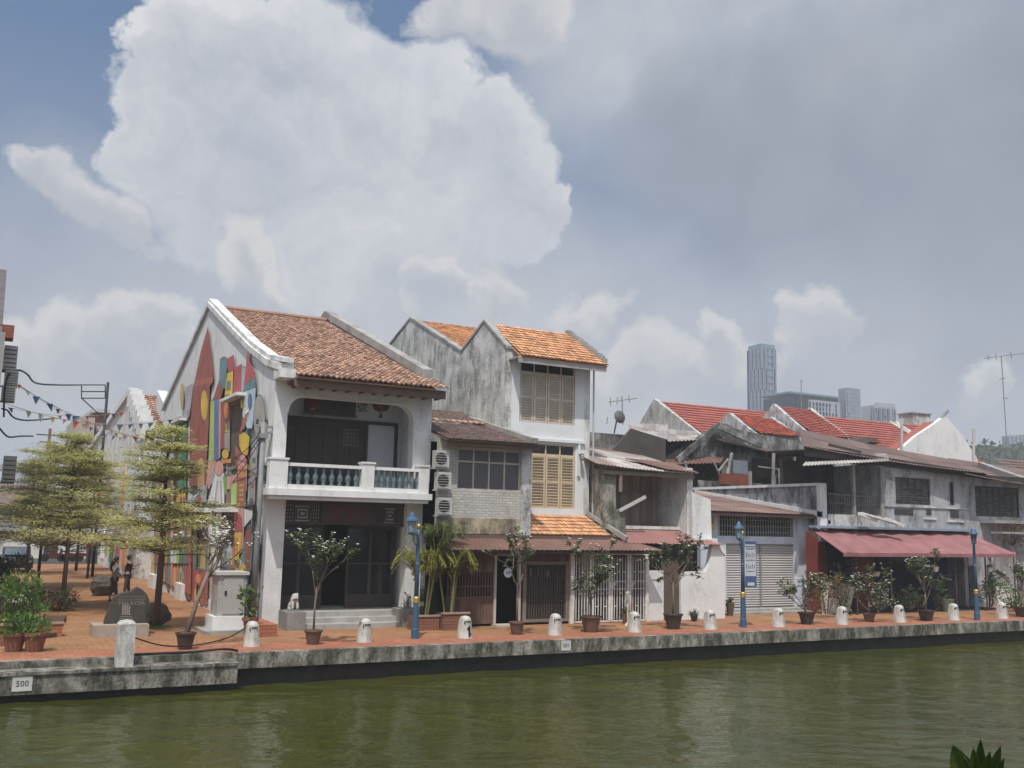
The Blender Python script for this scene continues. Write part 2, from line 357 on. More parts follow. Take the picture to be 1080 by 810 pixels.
C_SM = [(28, 172, 20), (55, 185, 28), (90, 208, 30), (125, 230, 24), (505, 18, 34), (545, 5, 50), (252, 282, 26), (285, 292, 22), (530, 322, 26), (500, 330, 20), (460, 318, 22), (848, 312, 26), (858, 335, 28), (835, 345, 24), (742, 345, 24), (758, 366, 30), (690, 395, 34), (665, 412, 34), (720, 390, 26), (870, 362, 22), (1060, 385, 24), (1030, 400, 26), (165, 335, 26), (150, 352, 26), (90, 362, 40), (35, 372, 40), (190, 372, 30), (610, 352, 30)]
C_GREY = [(830, 165, 105), (930, 175, 120), (1050, 190, 130), (730, 150, 75), (1085, 100, 90), (880, 110, 80)]
C_PALE = [(620, 20, 100), (720, 20, 130), (850, 5, 120), (980, 5, 110), (880, 180, 40), (850, 195, 40), (440, 330, 150), (300, 345, 130), (120, 400, 160), (560, 380, 130), (700, 440, 120), (900, 420, 130), (1040, 440, 120)]
m_big = blobs(C_BIG, puffy, .10); m_sm = blobs(C_SM, puffy, .22); m_grey = blobs(C_GREY, soft, .6); m_pale = blobs(C_PALE, soft, .65); m_base = blobs([(x + 6, y + .62 * r + 8, r * .95) for x, y, r in C_BIG], puffy, .4); m_sbase = blobs([(x + 2, y + .9 * r, r * .9) for x, y, r in C_SM], puffy, .5)
def cnoise(scale, detail, rough, lo, hi, a, b, vec=tc):
    n = _n(nt, 'ShaderNodeTexNoise'); n.inputs['Scale'].default_value = scale; n.inputs['Detail'].default_value = detail; n.inputs['Roughness'].default_value = rough; nt.links.new(vec, n.inputs[0])
    return ramp(nt, n.outputs[0], lo, hi, a, b)
# lit tops and greyer bases of the big cumulus: brightness falls with distance below its upper rim
upz = _n(nt, 'ShaderNodeSeparateXYZ'); nt.links.new(tc, upz.inputs[0])
skyc = mixc(nt, 1.0, sky.outputs[0], (1, 1, 1), 'MULTIPLY')
veil = ramp(nt, upz.outputs[2], .05, .44, .8, 0)
c0 = mixc(nt, veil, mixc(nt, .8, skyc, (.8, 1.95, 4.1)), (4.5, 4.9, 5.7))
c0 = mixc(nt, fmath('MULTIPLY', m_pale, cnoise(3.5, 6, .6,   .3, .65, .35, .85)), c0, (6.7, 6.95, 7.35))
g = mixc(nt, cnoise(4.5, 6, .55, .3, .7, 0, 1), (2.5, 3.0, 3.85), (3.7, 4.15, 4.9))
c1 = mixc(nt, fmath('MULTIPLY', m_grey, .85), c0, g)
# billows: the same noise read twice, a little way towards the sun, gives each puff a lit and a shaded side
def relief(scale, off, k):
    up = vmath('ADD', puffy, off); a = _n(nt, 'ShaderNodeTexNoise'); b = _n(nt, 'ShaderNodeTexNoise')
    for q, v in ((a, puffy), (b, up)): q.inputs['Scale'].default_value = scale; q.inputs['Detail'].default_value = 7; q.inputs['Roughness'].default_value = .58; nt.links.new(v, q.inputs[0])
    return fmath('MULTIPLY', fmath('SUBTRACT', a.outputs[0], b.outputs[0]), k)
rel = fmath('ADD', relief(5, (-.012, -.012, .03), 1.5), relief(13, (-.005, -.005, .012), 1.1))
shade = fmath('SUBTRACT', fmath('MULTIPLY', m_base, cnoise(4, 7, .6, .3, .65, 1.0, .45, puffy)), rel, True)
bigcol = mixc(nt, shade, (8.6, 8.7, 8.9), (5.5, 5.8, 6.45))
c2 = mixc(nt, fmath('MULTIPLY', m_big, cnoise(3, 7, .6, .28, .5, .55, .97)), c1, bigcol)
smcol = mixc(nt, fmath('SUBTRACT', m_sbase, rel, True), (7.9, 7.85, 7.85), (5.5, 5.75, 6.3))
c3 = mixc(nt, fmath('MULTIPLY', m_sm, .85), c2, smcol)
# added glow round the sun, unseen behind the camera, to lift shaded facades
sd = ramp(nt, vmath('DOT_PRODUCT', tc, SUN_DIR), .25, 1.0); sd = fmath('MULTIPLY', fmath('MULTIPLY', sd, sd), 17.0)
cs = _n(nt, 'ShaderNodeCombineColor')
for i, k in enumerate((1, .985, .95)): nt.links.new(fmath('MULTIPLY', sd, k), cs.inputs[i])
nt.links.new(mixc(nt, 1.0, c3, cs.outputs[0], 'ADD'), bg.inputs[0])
vs = scene.view_settings; vs.view_transform = 'Standard'; vs.look = 'None'; vs.exposure = -0.2; vs.gamma = 1; vs.use_curve_mapping = False
scene.cycles.max_bounces = 6; scene.cycles.transparent_max_bounces = 8; scene.cycles.use_denoising = True
# ---- thin haze volume added round everything, lifting the blacks like lens veil
m = MB(); m.box(-420, 920, -62, 345, -2.6, 120)
hz = bpy.data.materials.new('veil_haze'); hz.use_nodes = True; hn = hz.node_tree; hn.nodes.remove(hn.nodes['Principled BSDF'])
pv = _n(hn, 'ShaderNodeVolumePrincipled'); pv.inputs['Color'].default_value = (.93, .95, 1, 1); pv.inputs['Density'].default_value = .0009; hn.links.new(pv.outputs[0], hn.nodes['Material Output'].inputs['Volume'])
ho = m.obj('haze', hz); ho['kind'] = 'stuff'
# ---- water
wm = bpy.data.materials.new('river_water'); wm.use_nodes = True; nt2 = wm.node_tree; bs = nt2.nodes['Principled BSDF']
tco = _n(nt2, 'ShaderNodeTexCoord').outputs['Object']
nn = noise(nt2, tco, .25, 4, .5)
nt2.links.new(mixc(nt2, ramp(nt2, nn, .35, .65), (.047, .05, .007), (.037, .041, .008)), bs.inputs['Base Color'])
bs.inputs['Roughness'].default_value = .06; bs.inputs['IOR'].default_value = 1.33; bs.inputs['Specular IOR Level'].default_value = .42
rot = _n(nt2, 'ShaderNodeMapping'); rot.inputs['Rotation'].default_value = (0, 0, -math.radians(-28.4)); nt2.links.new(tco, rot.inputs[0])
h1 = noise(nt2, rot.outputs[0], 1.0, 4, .55, (.75, 2.2, 1)); h2 = noise(nt2, rot.outputs[0], 1.0, 3, .5, (3.2, 7.5, 1)); h3 = noise(nt2, tco, .22, 2, .5)
b1 = _n(nt2, 'ShaderNodeBump'); b1.inputs['Strength'].default_value = .5; b1.inputs['Distance'].default_value = .06; nt2.links.new(h1, b1.inputs['Height'])
b2 = _n(nt2, 'ShaderNodeBump'); b2.inputs['Strength'].default_value = .4; b2.inputs['Distance'].default_value = .055; nt2.links.new(h2, b2.inputs['Height']); nt2.links.new(b1.outputs[0], b2.inputs['Normal'])
nt2.links.new(b2.outputs[0], bs.inputs['Normal'])
WZ = -.80
from mathutils import noise as mn
m = MB(); GX0, GX1, GY0, GY1, GS = -4.0, 64.0, 9.0, 25.9, .085
nx, ny = int((GX1 - GX0) / GS), int((GY1 - GY0) / GS); ca, sa = math.cos(YAW), math.sin(YAW)
for j in range(ny + 1):
    for i in range(nx + 1):
        x, y = GX0 + (GX1 - GX0) * i / nx, GY0 + (GY1 - GY0) * j / ny
        u, v = x * ca + y * sa, x * sa - y * ca
        e = min(1, i / 8, (nx - i) / 8, j / 8, (ny - j) / 3)
        z = .034 * mn.noise((u * 1.25, v * .8, 0)) + .021 * mn.noise((u * 2.9, v * 2.0, 3.1)) + .03 * mn.noise((u * .35, v * .3, 7.7)) + .009 * mn.noise((u * 6.5, v * 4.2, 5.5))
        m.v.append((x, y, WZ + z * e))
m.f = [(j * (nx + 1) + i, j * (nx + 1) + i + 1, (j + 1) * (nx + 1) + i + 1, (j + 1) * (nx + 1) + i) for j in range(ny) for i in range(nx)]
m.m = [0] * len(m.f); m.t = [.5] * len(m.f)
for a, b, c, d in ((-400, GX0, 1.0, 25.9), (GX1, 900, 1.0, 25.9), (GX0, GX1, 1.0, GY0)): m.poly([(a, c, WZ), (b, c, WZ), (b, d, WZ), (a, d, WZ)])
struct(m.obj('river_water', wm, smooth=True))
m = MB(); m.poly([(-415, 25.95, -.04), (915, 25.95, -.04), (915, 340, -.04), (-415, 340, -.04)]); struct(m.obj('terrain', terrain_m))
m = MB(); m.box(-400, 900, -60, 1.0, -1.6, 1.75); struct(m.obj('near_bank_path', concrete))
# ---- paving
m = MB(); m.poly([(-30, 25.55, 0), (120, 25.55, 0), (120, 27.2, 0), (-30, 27.2, 0)]); struct(m.obj('promenade_edge_paving', orange_edge))
m = MB(); m.poly([(-30, 27.2, 0), (120, 27.2, 0), (120, 34, 0), (8.9, 34, 0), (8.9, 76, 0), (-6, 76, 0), (-6, 34, 0), (-30, 34, 0)]); struct(m.obj('promenade_paving', orange_pave))
m = MB(); m.poly([(-60, 76, -.01), (60, 76, -.01), (60, 84, -.01), (-60, 84, -.01)]); struct(m.obj('cross_street_road', asphalt))
# ---- quay wall: wet below, recess shade put into its colour, stained concrete beam above
qx = PY(246, 690, 25.3).x
m = MB(); m.box(-30, 120, 25.6, 25.9, -2.0, -.03); struct(m.obj('quay_pile_wall', wetshade_wall))
m = MB(); x = -30.0
m.box(qx, 120, 25.3, 25.56, -.37, .012)
for i in range(60):
    xx = qx + 1.9 * i + random.uniform(-.1, .1)
    m.box(xx, xx + .03, 25.292, 25.3, -.37, .0)
q = m.obj('quay_beam', quaymat); struct(q)
m = MB(); m.box(-30, qx - .01, 25.3, 25.56, -.2, .03); struct(m.obj('quay_kerb', quaymat))
m = MB(); m.box(-30, qx - .01, 24.72, 25.3, -.62, -.2); m.box(-30, qx + .02, 24.68, 25.32, -.2, -.13); struct(m.obj('quay_ledge', quaymat))
m = MB(); m.box(-30, qx, 25.0, 25.58, -2, -.63); struct(m.obj('quay_lower_wall', wetshade_wall))
# quay number plates
def plate(name, px, py, pw, ph, Y, s, label):
    c = PY(px, py, Y); hw, hh = pw / 2, ph / 2
    c.z = min(c.z, (-.215 if Y < 25 else -.02) - hh)
    r = thing(name, label, 'sign', (c.x, Y, c.z))
    m = MB(); m.box(c.x - hw, c.x + hw, Y - .02, Y, c.z - hh, c.z + hh); m.obj('board', flat('plate', (.5, .49, .46)), r)
    m = MB(); text_into(m, s, ph * .55, (c.x, Y - .024, c.z), (1, 0, 0), (0, 0, 1), depth=.003); m.obj('lettering', darkchar, r)
plate('number_plate', 24, 715, .4, .32, 24.72, '500', 'white number plate reading 500 on the quay ledge at the far left')
plate('number_plate', 597, 679, .32, .28, 25.3, '501', 'pale number plate on the quay beam below the potted tree by the white gate')
# ================================================================== H1: white corner shophouse with mural gable
X0, X1 = 8.0, 13.4
h = thing('corner_shophouse', 'white two storey corner shophouse with a mural on its gable and a balustraded balcony', 'house', (10.8, 36, 0))
m = MB()
def gable(x, t, pts): m.prism([(x, y, z) for y, z in pts], (t, 0, 0))
GP = [(31, 0), (31, 4.05), (30.5, 4.05), (30.5, 8.1), (42, 12.25), (52, 8.8), (52, 0)]
gable(X0, .3, GP); gable(X1 - .25, .25, GP)
m.wall((X0 + .3, 51.7, 0), (1, 0, 0), (0, 0, 1), (0, .3, 0), X1 - X0 - .55, 8.7)
m.box(X0 + .3, 8.66, 31, 31.5, 0, 3.98); m.box(12.85, X1 - .25, 31, 31.5, 0, 3.98)      # lower columns
m.box(X0 + .3, 8.42, 30.5, 30.95, 4.35, 7.75); m.box(12.75, X1 - .25, 30.5, 30.95, 4.35, 7.75)   # upper columns
# arched beam with rounded corners
bx0, bx1, bz0, bz1, rr = 8.42, 12.75, 7.28, 7.75, .55
pts = [(bx0, 30.5, bz1), (bx0, 30.5, bz0 - rr)]
for k in range(9):
    a = math.pi / 2 * k / 8; pts.append((bx0 + rr - rr * math.cos(a), 30.5, bz0 - rr + rr * math.sin(a)))
for k in range(9):
    a = math.pi / 2 * k / 8; pts.append((bx1 - rr + rr * math.sin(a), 30.5, bz0 - rr + rr * math.cos(a)))
pts += [(bx1, 30.5, bz0 - rr), (bx1, 30.5, bz1)]
m.prism(pts, (0, .45, 0))
m.wall((X0 + .3, 32.6, 4.35), (1, 0, 0), (0, 0, 1), (0, .2, 0), 4.85, 3.9)               # loggia back wall
m.box(X0 + .3, 13.15, 30.96, 32.6, 7.9, 8.0)
m.obj('wall', white, h)
m = MB(); tr = [(p[0], 30.485, p[2]) for p in pts[2:-2]]
m.tube([(p[0], 30.49, p[2]) for p in pts[2:-2]], .03, 6); m.obj('arch_moulding', cream, h)
# gable copings
cp = m = MB()
def coping(x, t, path, hh, up=.05):
    a = [(x, y, z + up) for y, z in path] + [(x, y, z + up + hh) for y, z in reversed(path)]
    n = len(path)
    for i in range(n - 1): m.prism([(x, *path[i][:1], path[i][1] + up), (x, path[i + 1][0], path[i + 1][1] + up), (x, path[i + 1][0], path[i + 1][1] + up + hh), (x, path[i][0], path[i][1] + up + hh)], (t, 0, 0))
coping(X0 - .12, .5, [(29.95, 7.98), (31.5, 8.32), (34, 9.14), (38, 10.68), (42, 12.27)], .22, .0)
coping(X0 - .05, .36, [(29.75, 8.2), (31.5, 8.54), (34, 9.36), (38, 10.9), (42.1, 12.5)], .15, .003)
coping(X0 - .12, .5, [(42, 12.27), (46, 10.9), (52.2, 8.75)], .22, .0)
m.box(X0 - .1, X0 + .4, 29.7, 30.5, 7.72, 8.0)
m.obj('gable_coping', mat('white_coping', (.66, .65, .63), var=.12, streak=.6, scol=(.15, .14, .13), sth=.56), h)
m = MB(); coping(X1 - .3, .4, [(30.7, 8.3), (34, 9.5), (38, 10.95), (42.3, 12.5)], .3, .0); coping(X1 - .3, .4, [(42.3, 12.5), (52, 9.0)], .3, 0)
m.obj('party_wall_coping', concrete, h)
# roof
m = MB(); e0, e1 = (X0 + .38, 29.4, 7.78), (X1 - .3, 29.4, 7.78)
tiles(m, e0, e1, (X1 - .3, 42, 12.22), (X0 + .38, 42, 12.22), 27, 48, hump=.055, lift=.03)
slab(m, (X0 + .38, 29.5, 7.76), (X1 - .3, 29.5, 7.76), (X1 - .3, 42, 12.18), (X0 + .38, 42, 12.18), .06)
slab(m, (X0 + .38, 52, 8.75), (X1 - .3, 52, 8.75), (X1 - .3, 42, 12.18), (X0 + .38, 42, 12.18), .06)
tiles(m, (X1 - .3, 29.4, 7.78), (X1 + .1, 29.4, 7.78), (X1 + .1, 30.7, 8.24), (X1 - .3, 30.7, 8.24), 2, 5, hump=.055)
m.tube([(X0 + .3, 42, 12.3), (X1 - .25, 42, 12.3)], .11, 8)
rf = m.obj('roof', tile_old, h)
m = MB(); m.box(X0 + .35, X1 + .1, 29.62, 29.68, 7.46, 7.74); m.box(X0 + .35, X1 + .08, 29.68, 30.5, 7.6, 7.66)
for k in range(12): m.box(X0 + .5 + k * .45, X0 + .56 + k * .45, 29.66, 30.5, 7.5, 7.6)
m.obj('fascia', mat('brown_fascia', (.14, .09, .07), var=.2), h)
# balcony
m = MB(); m.box(X0 - .2, X1 - .1, 30.0, 31.2, 4.1, 4.3); m.box(X0 - .1, X1 - .2, 30.1, 31.2, 3.98, 4.1); m.box(X0 + .3, 13.15, 31.2, 32.6, 4.2, 4.35)
bal = m.obj('balcony_floor', white, h)
m = MB(); m.box(X0 - .1, X1 - .25, 30.14, 30.4, 4.3, 4.45); m.box(X0 + .3, X1 - .3, 30.14, 30.36, 5.02, 5.12)
m.box(X0 - .1, X0 + .1, 30.42, 31.2, 4.3, 4.45); m.box(X0 - .1, X0 + .1, 30.42, 31.2, 5.02, 5.12)
for a, b in ((X0 - .15, 8.42), (10.85, 11.27), (12.85, 13.2)): m.box(a, b, 30.1, 30.44, 4.3, 5.2); m.box(a - .03, b + .03, 30.07, 30.47, 5.2, 5.26)
m.box(X0 - .12, X0 + .12, 31.2, 31.5, 4.3, 5.2)
m.obj('balustrade_frame', white, h)
prof = [(.07, 0), (.07, .05), (.045, .08), (.095, .2), (.09, .28), (.04, .4), (.06, .47), (.045, .5), (.07, .54), (.07, .57)]
xs = [8.42 + .12 + k * .27 for k in range(9)] + [11.27 + .1 + k * .213 for k in range(8)]
for x in xs: m = MB(); m.lathe((x, 30.26, 4.45), prof, 10); m.obj('baluster', teal, h, smooth=True)
for y in (30.6, 30.85, 31.08): m = MB(); m.lathe((X0, y, 4.45), prof, 10); m.obj('baluster', teal, h, smooth=True)
# loggia back: doors, panel
def Xz(px, py, Y): p = PY(px, py, Y); return p.x, p.z
m = MB(); m.box(8.75, 11.75, 32.5, 32.6, 4.35, 6.75); 
for k in range(6): m.box(8.8 + k * .49, 9.2 + k * .49, 32.46, 32.5, 4.45, 6.6)
m.box(8.7, 12.97, 32.44, 32.6, 6.75, 6.85)
dd = m.obj('folding_doors', darkwood, h)
m = MB()
for i in range(5): m.box(10.95, 11.5, 32.44, 32.455, 5.95 + i * .13, 5.98 + i * .13); m.box(10.95 + i * .13, 10.98 + i * .13, 32.44, 32.455, 5.9, 6.55)
m.obj('lattice', wood_grey, dd)
m = MB(); m.box(11.85, 12.85, 32.5, 32.58, 4.35, 6.72); m.obj('panel', greyp, h)
m = MB(); m.box(11.75, 11.85, 32.44, 32.6, 4.35, 6.75); m.box(12.85, 12.97, 32.44, 32.6, 4.35, 6.75); m.obj('panel_frame', darkwood, h)
sb = thing('signboard', 'long dark wooden signboard above the balcony doors, left of the hanging lantern', 'sign', (10.1, 32.4, 7))
m = MB(); a = Xz(322, 416, 32.3); b = Xz(375, 438, 32.3); m.box(a[0], b[0], 32.3, 32.4, b[1] - .02, a[1] + .02); m.obj('board', darkwood, sb)
m = MB(); m.box(a[0] - .05, b[0] + .05, 32.28, 32.42, b[1] - .07, b[1] - .02); m.box(a[0] - .05, b[0] + .05, 32.28, 32.42, a[1] + .02, a[1] + .07); m.obj('frame', wood, sb)
m = MB()
for k in range(4): text_into(m, '丹霞雲號'[k], .42, (a[0] + .7 + k * .45, 32.296, (a[1] + b[1]) / 2), (1, 0, 0), (0, 0, 1), depth=.003)
m.obj('lettering', mat('dim_lettering', (.06, .055, .05)), sb)
def lantern(px, py, Y, r, label):
    c = PY(px, py, Y); t = thing('lantern', label, 'lantern', (c.x, Y, c.z), 'red paper lanterns on the balcony')
    m = MB(); n = 8; m.lathe(c, [(.3 * r, -.78 * r), (.75 * r, -.6 * r), (r, -.15 * r), (r, .15 * r), (.75 * r, .6 * r), (.3 * r, .78 * r)], 16); m.obj('shade', redlamp, t, smooth=True)
    m = MB(); m.lathe((c.x, c.y, c.z + .78 * r), [(.32 * r, 0), (.32 * r, .1 * r)], 12); m.lathe((c.x, c.y, c.z - .88 * r), [(.32 * r, 0), (.32 * r, .1 * r)], 12); m.tube([(c.x, c.y, c.z + .8 * r), (c.x, c.y, 7.9)], .01, 4); m.obj('cap', gold, t)
    m = MB(); m.tube([(c.x, c.y, c.z - .88 * r), (c.x, c.y, c.z - 1.5 * r)], [.03, .07], 8); m.obj('tassel', redlamp, t)
lantern(330.5, 425, 31.7, .26, 'faint red paper lantern hanging in front of the long dark signboard')
lantern(402, 427, 31.7, .3, 'dark topped red paper lantern hanging right of the signboard')
# lower lintel, lattice panels, name board
m = MB(); m.box(8.66, 12.85, 31.3, 31.45, 3.86, 3.98); m.box(8.66, 12.85, 31.3, 31.45, 3.2, 3.26); m.obj('lintel', darkwood, h)
def lattice(x0, x1, z0, z1, Y):
    m = MB(); m.box(x0, x1, Y + .03, Y + .05, z0, z1)
    m.obj('lattice_backing', mat('lattice_grey', (.5, .49, .47)), h)
    m = MB(); n = 15; W = x1 - x0; H = z1 - z0
    for k in range(n + 1):
        u = k / n
        if not .3 < u < .72: m.box(x0 + u * W - .02, x0 + u * W + .02, Y - .01, Y + .03, z0, z1)
    for k in range(6):
        v = k / 5; z = z0 + v * H
        m.box(x0, x0 + W * .3, Y - .014, Y + .026, z - .02, z + .02); m.box(x0 + W * .72, x1, Y - .014, Y + .026, z - .02, z + .02)
    for a, b, c, d in ((.28, .74, .04, .96), (.34, .68, .2, .8), (.42, .6, .38, .62)):
        for q in (c, d): m.box(x0 + a * W, x0 + b * W, Y - .02, Y + .02, z0 + q * H - .025, z0 + q * H + .025)
        for q in (a, b): m.box(x0 + q * W - .025, x0 + q * W + .025, Y - .025, Y + .015, z0 + c * H, z0 + d * H)
    m.obj('lattice_panel', darkwood, h)
lattice(8.72, 9.9, 3.26, 3.86, 31.34); lattice(11.85, 12.83, 3.26, 3.86, 31.34)
nb = thing('name_board', 'dark name board with three red characters over the shop entrance', 'sign', (10.9, 31.25, 3.2))
m = MB(); m.box(9.92, 11.83, 31.22, 31.32, 3.24, 3.9); m.obj('board', darkwood, nb)
m = MB()
for k, ch in enumerate('號雲丹'): text_into(m, ch, .42, (10.4 + k * .48, 31.216, 3.56), (1, 0, 0), (0, 0, 1), depth=.004)
m.obj('lettering', redchar, nb)
# entrance: dark recess, doors, side glazing
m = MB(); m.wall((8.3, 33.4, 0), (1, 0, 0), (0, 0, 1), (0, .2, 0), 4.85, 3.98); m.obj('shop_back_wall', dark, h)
m = MB()
for k in range(5):
    x = 8.7 + k * .83
    if k != 2:
        m.box(x, x + .06, 32.2, 32.3, .45, 3.2); m.box(x + .77, x + .83, 32.2, 32.3, .45, 3.2); m.box(x + .06, x + .77, 32.2, 32.3, .45, .9); m.box(x + .06, x + .77, 32.22, 32.28, 1.9, 1.96); m.box(x + .06, x + .77, 32.2, 32.3, 3.1, 3.2)
m.obj('shop_door_frame', darkwood, h)
m = MB()
for k in (0, 1, 3, 4): x = 8.76 + k * .83; m.box(x, x + .74, 32.24, 32.25, .9, 3.1)
m.obj('shop_door_glass', glass, h)
m = MB(); m.box(8.66, 12.85, 31.0, 33.4, 0, .45); m.box(8.95, 12.75, 30.55, 31.0, 0, .3); m.box(8.95, 12.75, 30.1, 30.55, 0, .15); 
m.obj('steps', mat('pale_stone_steps', (.36, .345, .325), var=.15, streak=.4, sth=.6), h)
m = MB(); m.box(8.62, 9.2, 30.0, 30.98, 0, .55); m.obj('lion_pedestal', stone, h); m = MB(); m.box(12.4, 12.95, 30.0, 30.98, 0, .55); m.obj('lion_pedestal', stone, h)
def lion(x, y, z, f, label):
    t = thing('stone_lion', label, 'statue', (x, y, z), 'stone lions flanking the steps')
    J = [(0, .1, .22), (0, .0, .34), (0, -.1, .46), (0, -.2, .5), (.09, -.16, .25), (.09, -.2, .05), (-.09, -.16, .25), (-.09, -.2, .05), (.13, .12, .1), (.14, -.02, .04), (-.13, .12, .1), (-.14, -.02, .04), (0, .25, .2), (0, .27, .36)]
    E = [(0, 1), (1, 2), (2, 3), (1, 4), (4, 5), (1, 6), (6, 7), (0, 8), (8, 9), (0, 10), (10, 11), (0, 12), (12, 13)]
    R = [.13, .14, .14, .09, .055, .05, .055, .05, .08, .05, .08, .05, .04, .05]
    vs_, fs_ = skinned(J, E, R, 2); m = MB(); m.add([(x + p.x * f * .85, y + p.y * .85, z + p.z * .95) for p in vs_], fs_); m.obj('body', mat('lion_stone', (.4, .38, .35), var=.25, scale=6, bump=.5), t, smooth=True)
    m = MB(); m.box(x - .17, x + .17, y - .24, y + .28, z - .002, z + .045); m.obj('base', stone, t)
lion(8.93, 30.45, .55, 1, 'left stone lion beside the white column at the shop steps'); lion(12.7, 30.45, .55, -1, 'right stone lion beside the palms at the shop steps')
# ---------------------------------------------------------------- mural (paint on the gable wall, plane X = 8)
INK = flat('mural_ink', (.09, .08, .075)); mu = MB(); mu_m = [INK]; lay = [0]
def paint(col, pts, kind='poly'):
    if col not in mu_m: mu_m.append(col)
    mu.mi = mu_m.index(col); lay[0] += 1; e = .004 + lay[0] * .0006
    w3 = [PX(x, y, X0) for x, y in pts]
    if len(pts) < 40:                                              # drawn dark outline, a few centimetres wide
        cy, cz = sum(p.y for p in w3) / len(w3), sum(p.z for p in w3) / len(w3); k = mu_m.index(INK); mi = mu.mi; mu.mi = k; out = []
        for p in w3: dy, dz = p.y - cy, p.z - cz; ll = math.hypot(dy, dz) or 1; out.append((X0 - e + .0003, p.y + dy / ll * .05, max(.12, p.z + dz / ll * .03)))
        mu.poly(out[::-1]); mu.mi = mi
    mu.poly([(X0 - e, p.y, max(.12, p.z)) for p in w3][::-1])
def oval(col, cx, cy, rx, ry, a0=0, a1=360):
    paint(col, [(cx + rx * math.cos(math.radians(a0 + (a1 - a0) * k / 24)), cy - ry * math.sin(math.radians(a0 + (a1 - a0) * k / 24))) for k in range(24 if a1 - a0 == 360 else 25)])
PC = dict(red=(.25, .07, .05), crim=(.34, .07, .08), brick=(.3, .1, .06), yel=(.55, .36, .05), och=(.42, .27, .1), teal=(.1, .18, .2), blue=(.09, .13, .24), lb=(.36, .47, .6), lil=(.32, .3, .33), grn=(.14, .26, .07), lg=(.32, .42, .12), pink=(.5, .25, .23), org=(.5, .2, .06), grey=(.27, .25, .23), brn=(.17, .12, .09), dg=(.05, .18, .1), wht=(.66, .65, .62), blk=(.04, .04, .04))
PC = {k: tuple(min(.72, q * 1.3 + .015) for q in v) for k, v in PC.items()}
def PT(c, pts): paint(flat('mural_' + c, PC[c]), pts)
def OV(c, *a): oval(flat('mural_' + c, PC[c]), *a)
rnd = random.Random(12); keys = ['red', 'crim', 'brick', 'yel', 'och', 'teal', 'blue', 'lb', 'lil', 'grn', 'pink', 'org', 'grey', 'dg', 'lg', 'wht']
for row, (t, b) in enumerate(((428, 474), (468, 503), (498, 533), (538, 570), (566, 604), (598, 640))):   # crowd of small painted houses under the big figures
    x = 204.0 if row < 5 else 206.0
    while x < (262 if row > 2 else 266):
        wd = rnd.uniform(3.0, 6.5); t2 = t + rnd.uniform(-2, 9); c = rnd.choice(keys); k = rnd.random(); bb = b if row < 5 else 604 + (x - 147) * .47
        if k < .5: PT(c, [(x, t2 + 6), (x + wd / 2, t2), (x + wd, t2 + 6), (x + wd, bb), (x, bb)])
        elif k < .8: PT(c, [(x, bb), (x, t2 + 4)] + [(x + wd / 2 - wd / 2 * math.cos(math.pi * q / 6), t2 + 4 - 4 * math.sin(math.pi * q / 6)) for q in range(1, 6)] + [(x + wd, t2 + 4), (x + wd, bb)])
        else: PT(c, [(x, t2 + 3), (x + wd * .7, t2), (x + wd, t2 + 8), (x + wd, bb), (x, bb)])
        for q in range(rnd.randint(0, 2)): yy = t2 + 11 + q * 9; PT(rnd.choice(keys), [(x + wd * .3, yy), (x + wd * .68, yy), (x + wd * .68, yy + 5), (x + wd * .3, yy + 5)])
        x += wd
PT('red', [(221.7, 345.5), (225, 370), (227.7, 398), (227, 403), (223.5, 408), (222.8, 446), (219, 512), (202, 512), (203, 450), (206, 410), (208.5, 400), (214, 372)])
PT('brick', [(208.2, 402), (227.5, 397), (227, 403), (208, 408)])
OV('yel', 218, 427.5, 3.6, 16); PT('och', [(211, 516), (211, 490), (213, 484), (215, 482.5), (217, 485), (218, 491), (218, 516)])
PT('lil', [(199, 409), (206, 405), (205, 418), (203, 434), (198, 434)]); PT('grey', [(196, 436), (203, 432), (202, 440), (197, 446)])
OV('och', 194.5, 418, 1.6, 13)
PT('dg', [(187, 443), (193, 440), (199, 446), (199, 520), (190, 520), (189, 470)]); PT('grn', [(190, 450), (194, 446), (197, 452), (196, 480), (191, 484)]); OV('lg', 193.5, 466, 1.5, 6)
PT('teal', [(235, 379), (239, 377), (242, 378.5), (242, 390), (241, 409), (236.5, 411), (234, 404)])
PT('crim', [(242.6, 379), (249, 375.2), (250.6, 389), (247, 392), (243.5, 394)]); PT('yel', [(242.6, 394), (249, 391), (248, 416), (240, 417)]); PT('teal', [(242.5, 403), (246, 402), (246, 411), (242, 412)])
PT('crim', [(250.5, 389), (258, 384.5), (257, 416.5), (248.5, 417)]); PT('lil', [(258, 386), (262.5, 389), (262, 408), (257.5, 416)])
PT('crim', [(265, 369.5), (266.5, 381), (272, 393), (272.5, 400), (270, 410), (261, 407), (262.7, 389), (263.5, 378)]); PT('teal', [(261, 407), (265, 404), (272, 398), (273, 409), (260, 414)])
PT('red', [(234, 402), (238, 412), (236, 420), (233, 440), (227, 448), (226, 426)])
PT('lb', [(260, 414), (273, 409), (272, 436), (269, 452), (264, 452), (259, 438)]); OV('blue', 267, 424, 2, 8); PT('wht', [(261, 434), (266, 430), (265, 442), (262, 446)])
PT('yel', [(257, 420), (263, 429), (257, 431)]); PT('brick', [(257, 452), (262, 438), (266, 434), (261, 452), (256, 456)])
OV('grey', 277, 441, 6, 24)
PT('lg', [(225, 424), (229, 422), (228.5, 486), (223, 487)]); PT('blue', [(229, 422), (234, 421), (234, 484), (228.5, 486)]); PT('pink', [(234, 421), (236, 421), (235.5, 482), (234, 484)]); PT('red', [(236, 421), (246, 419), (245.5, 470), (236, 474)])
OV('org', 242, 433, 2.8, 9); PT('grey', [(240, 446), (246, 444), (245.5, 476), (240, 480)]); PT('yel', [(240.5, 447), (243, 447), (243, 456), (240.5, 456)])
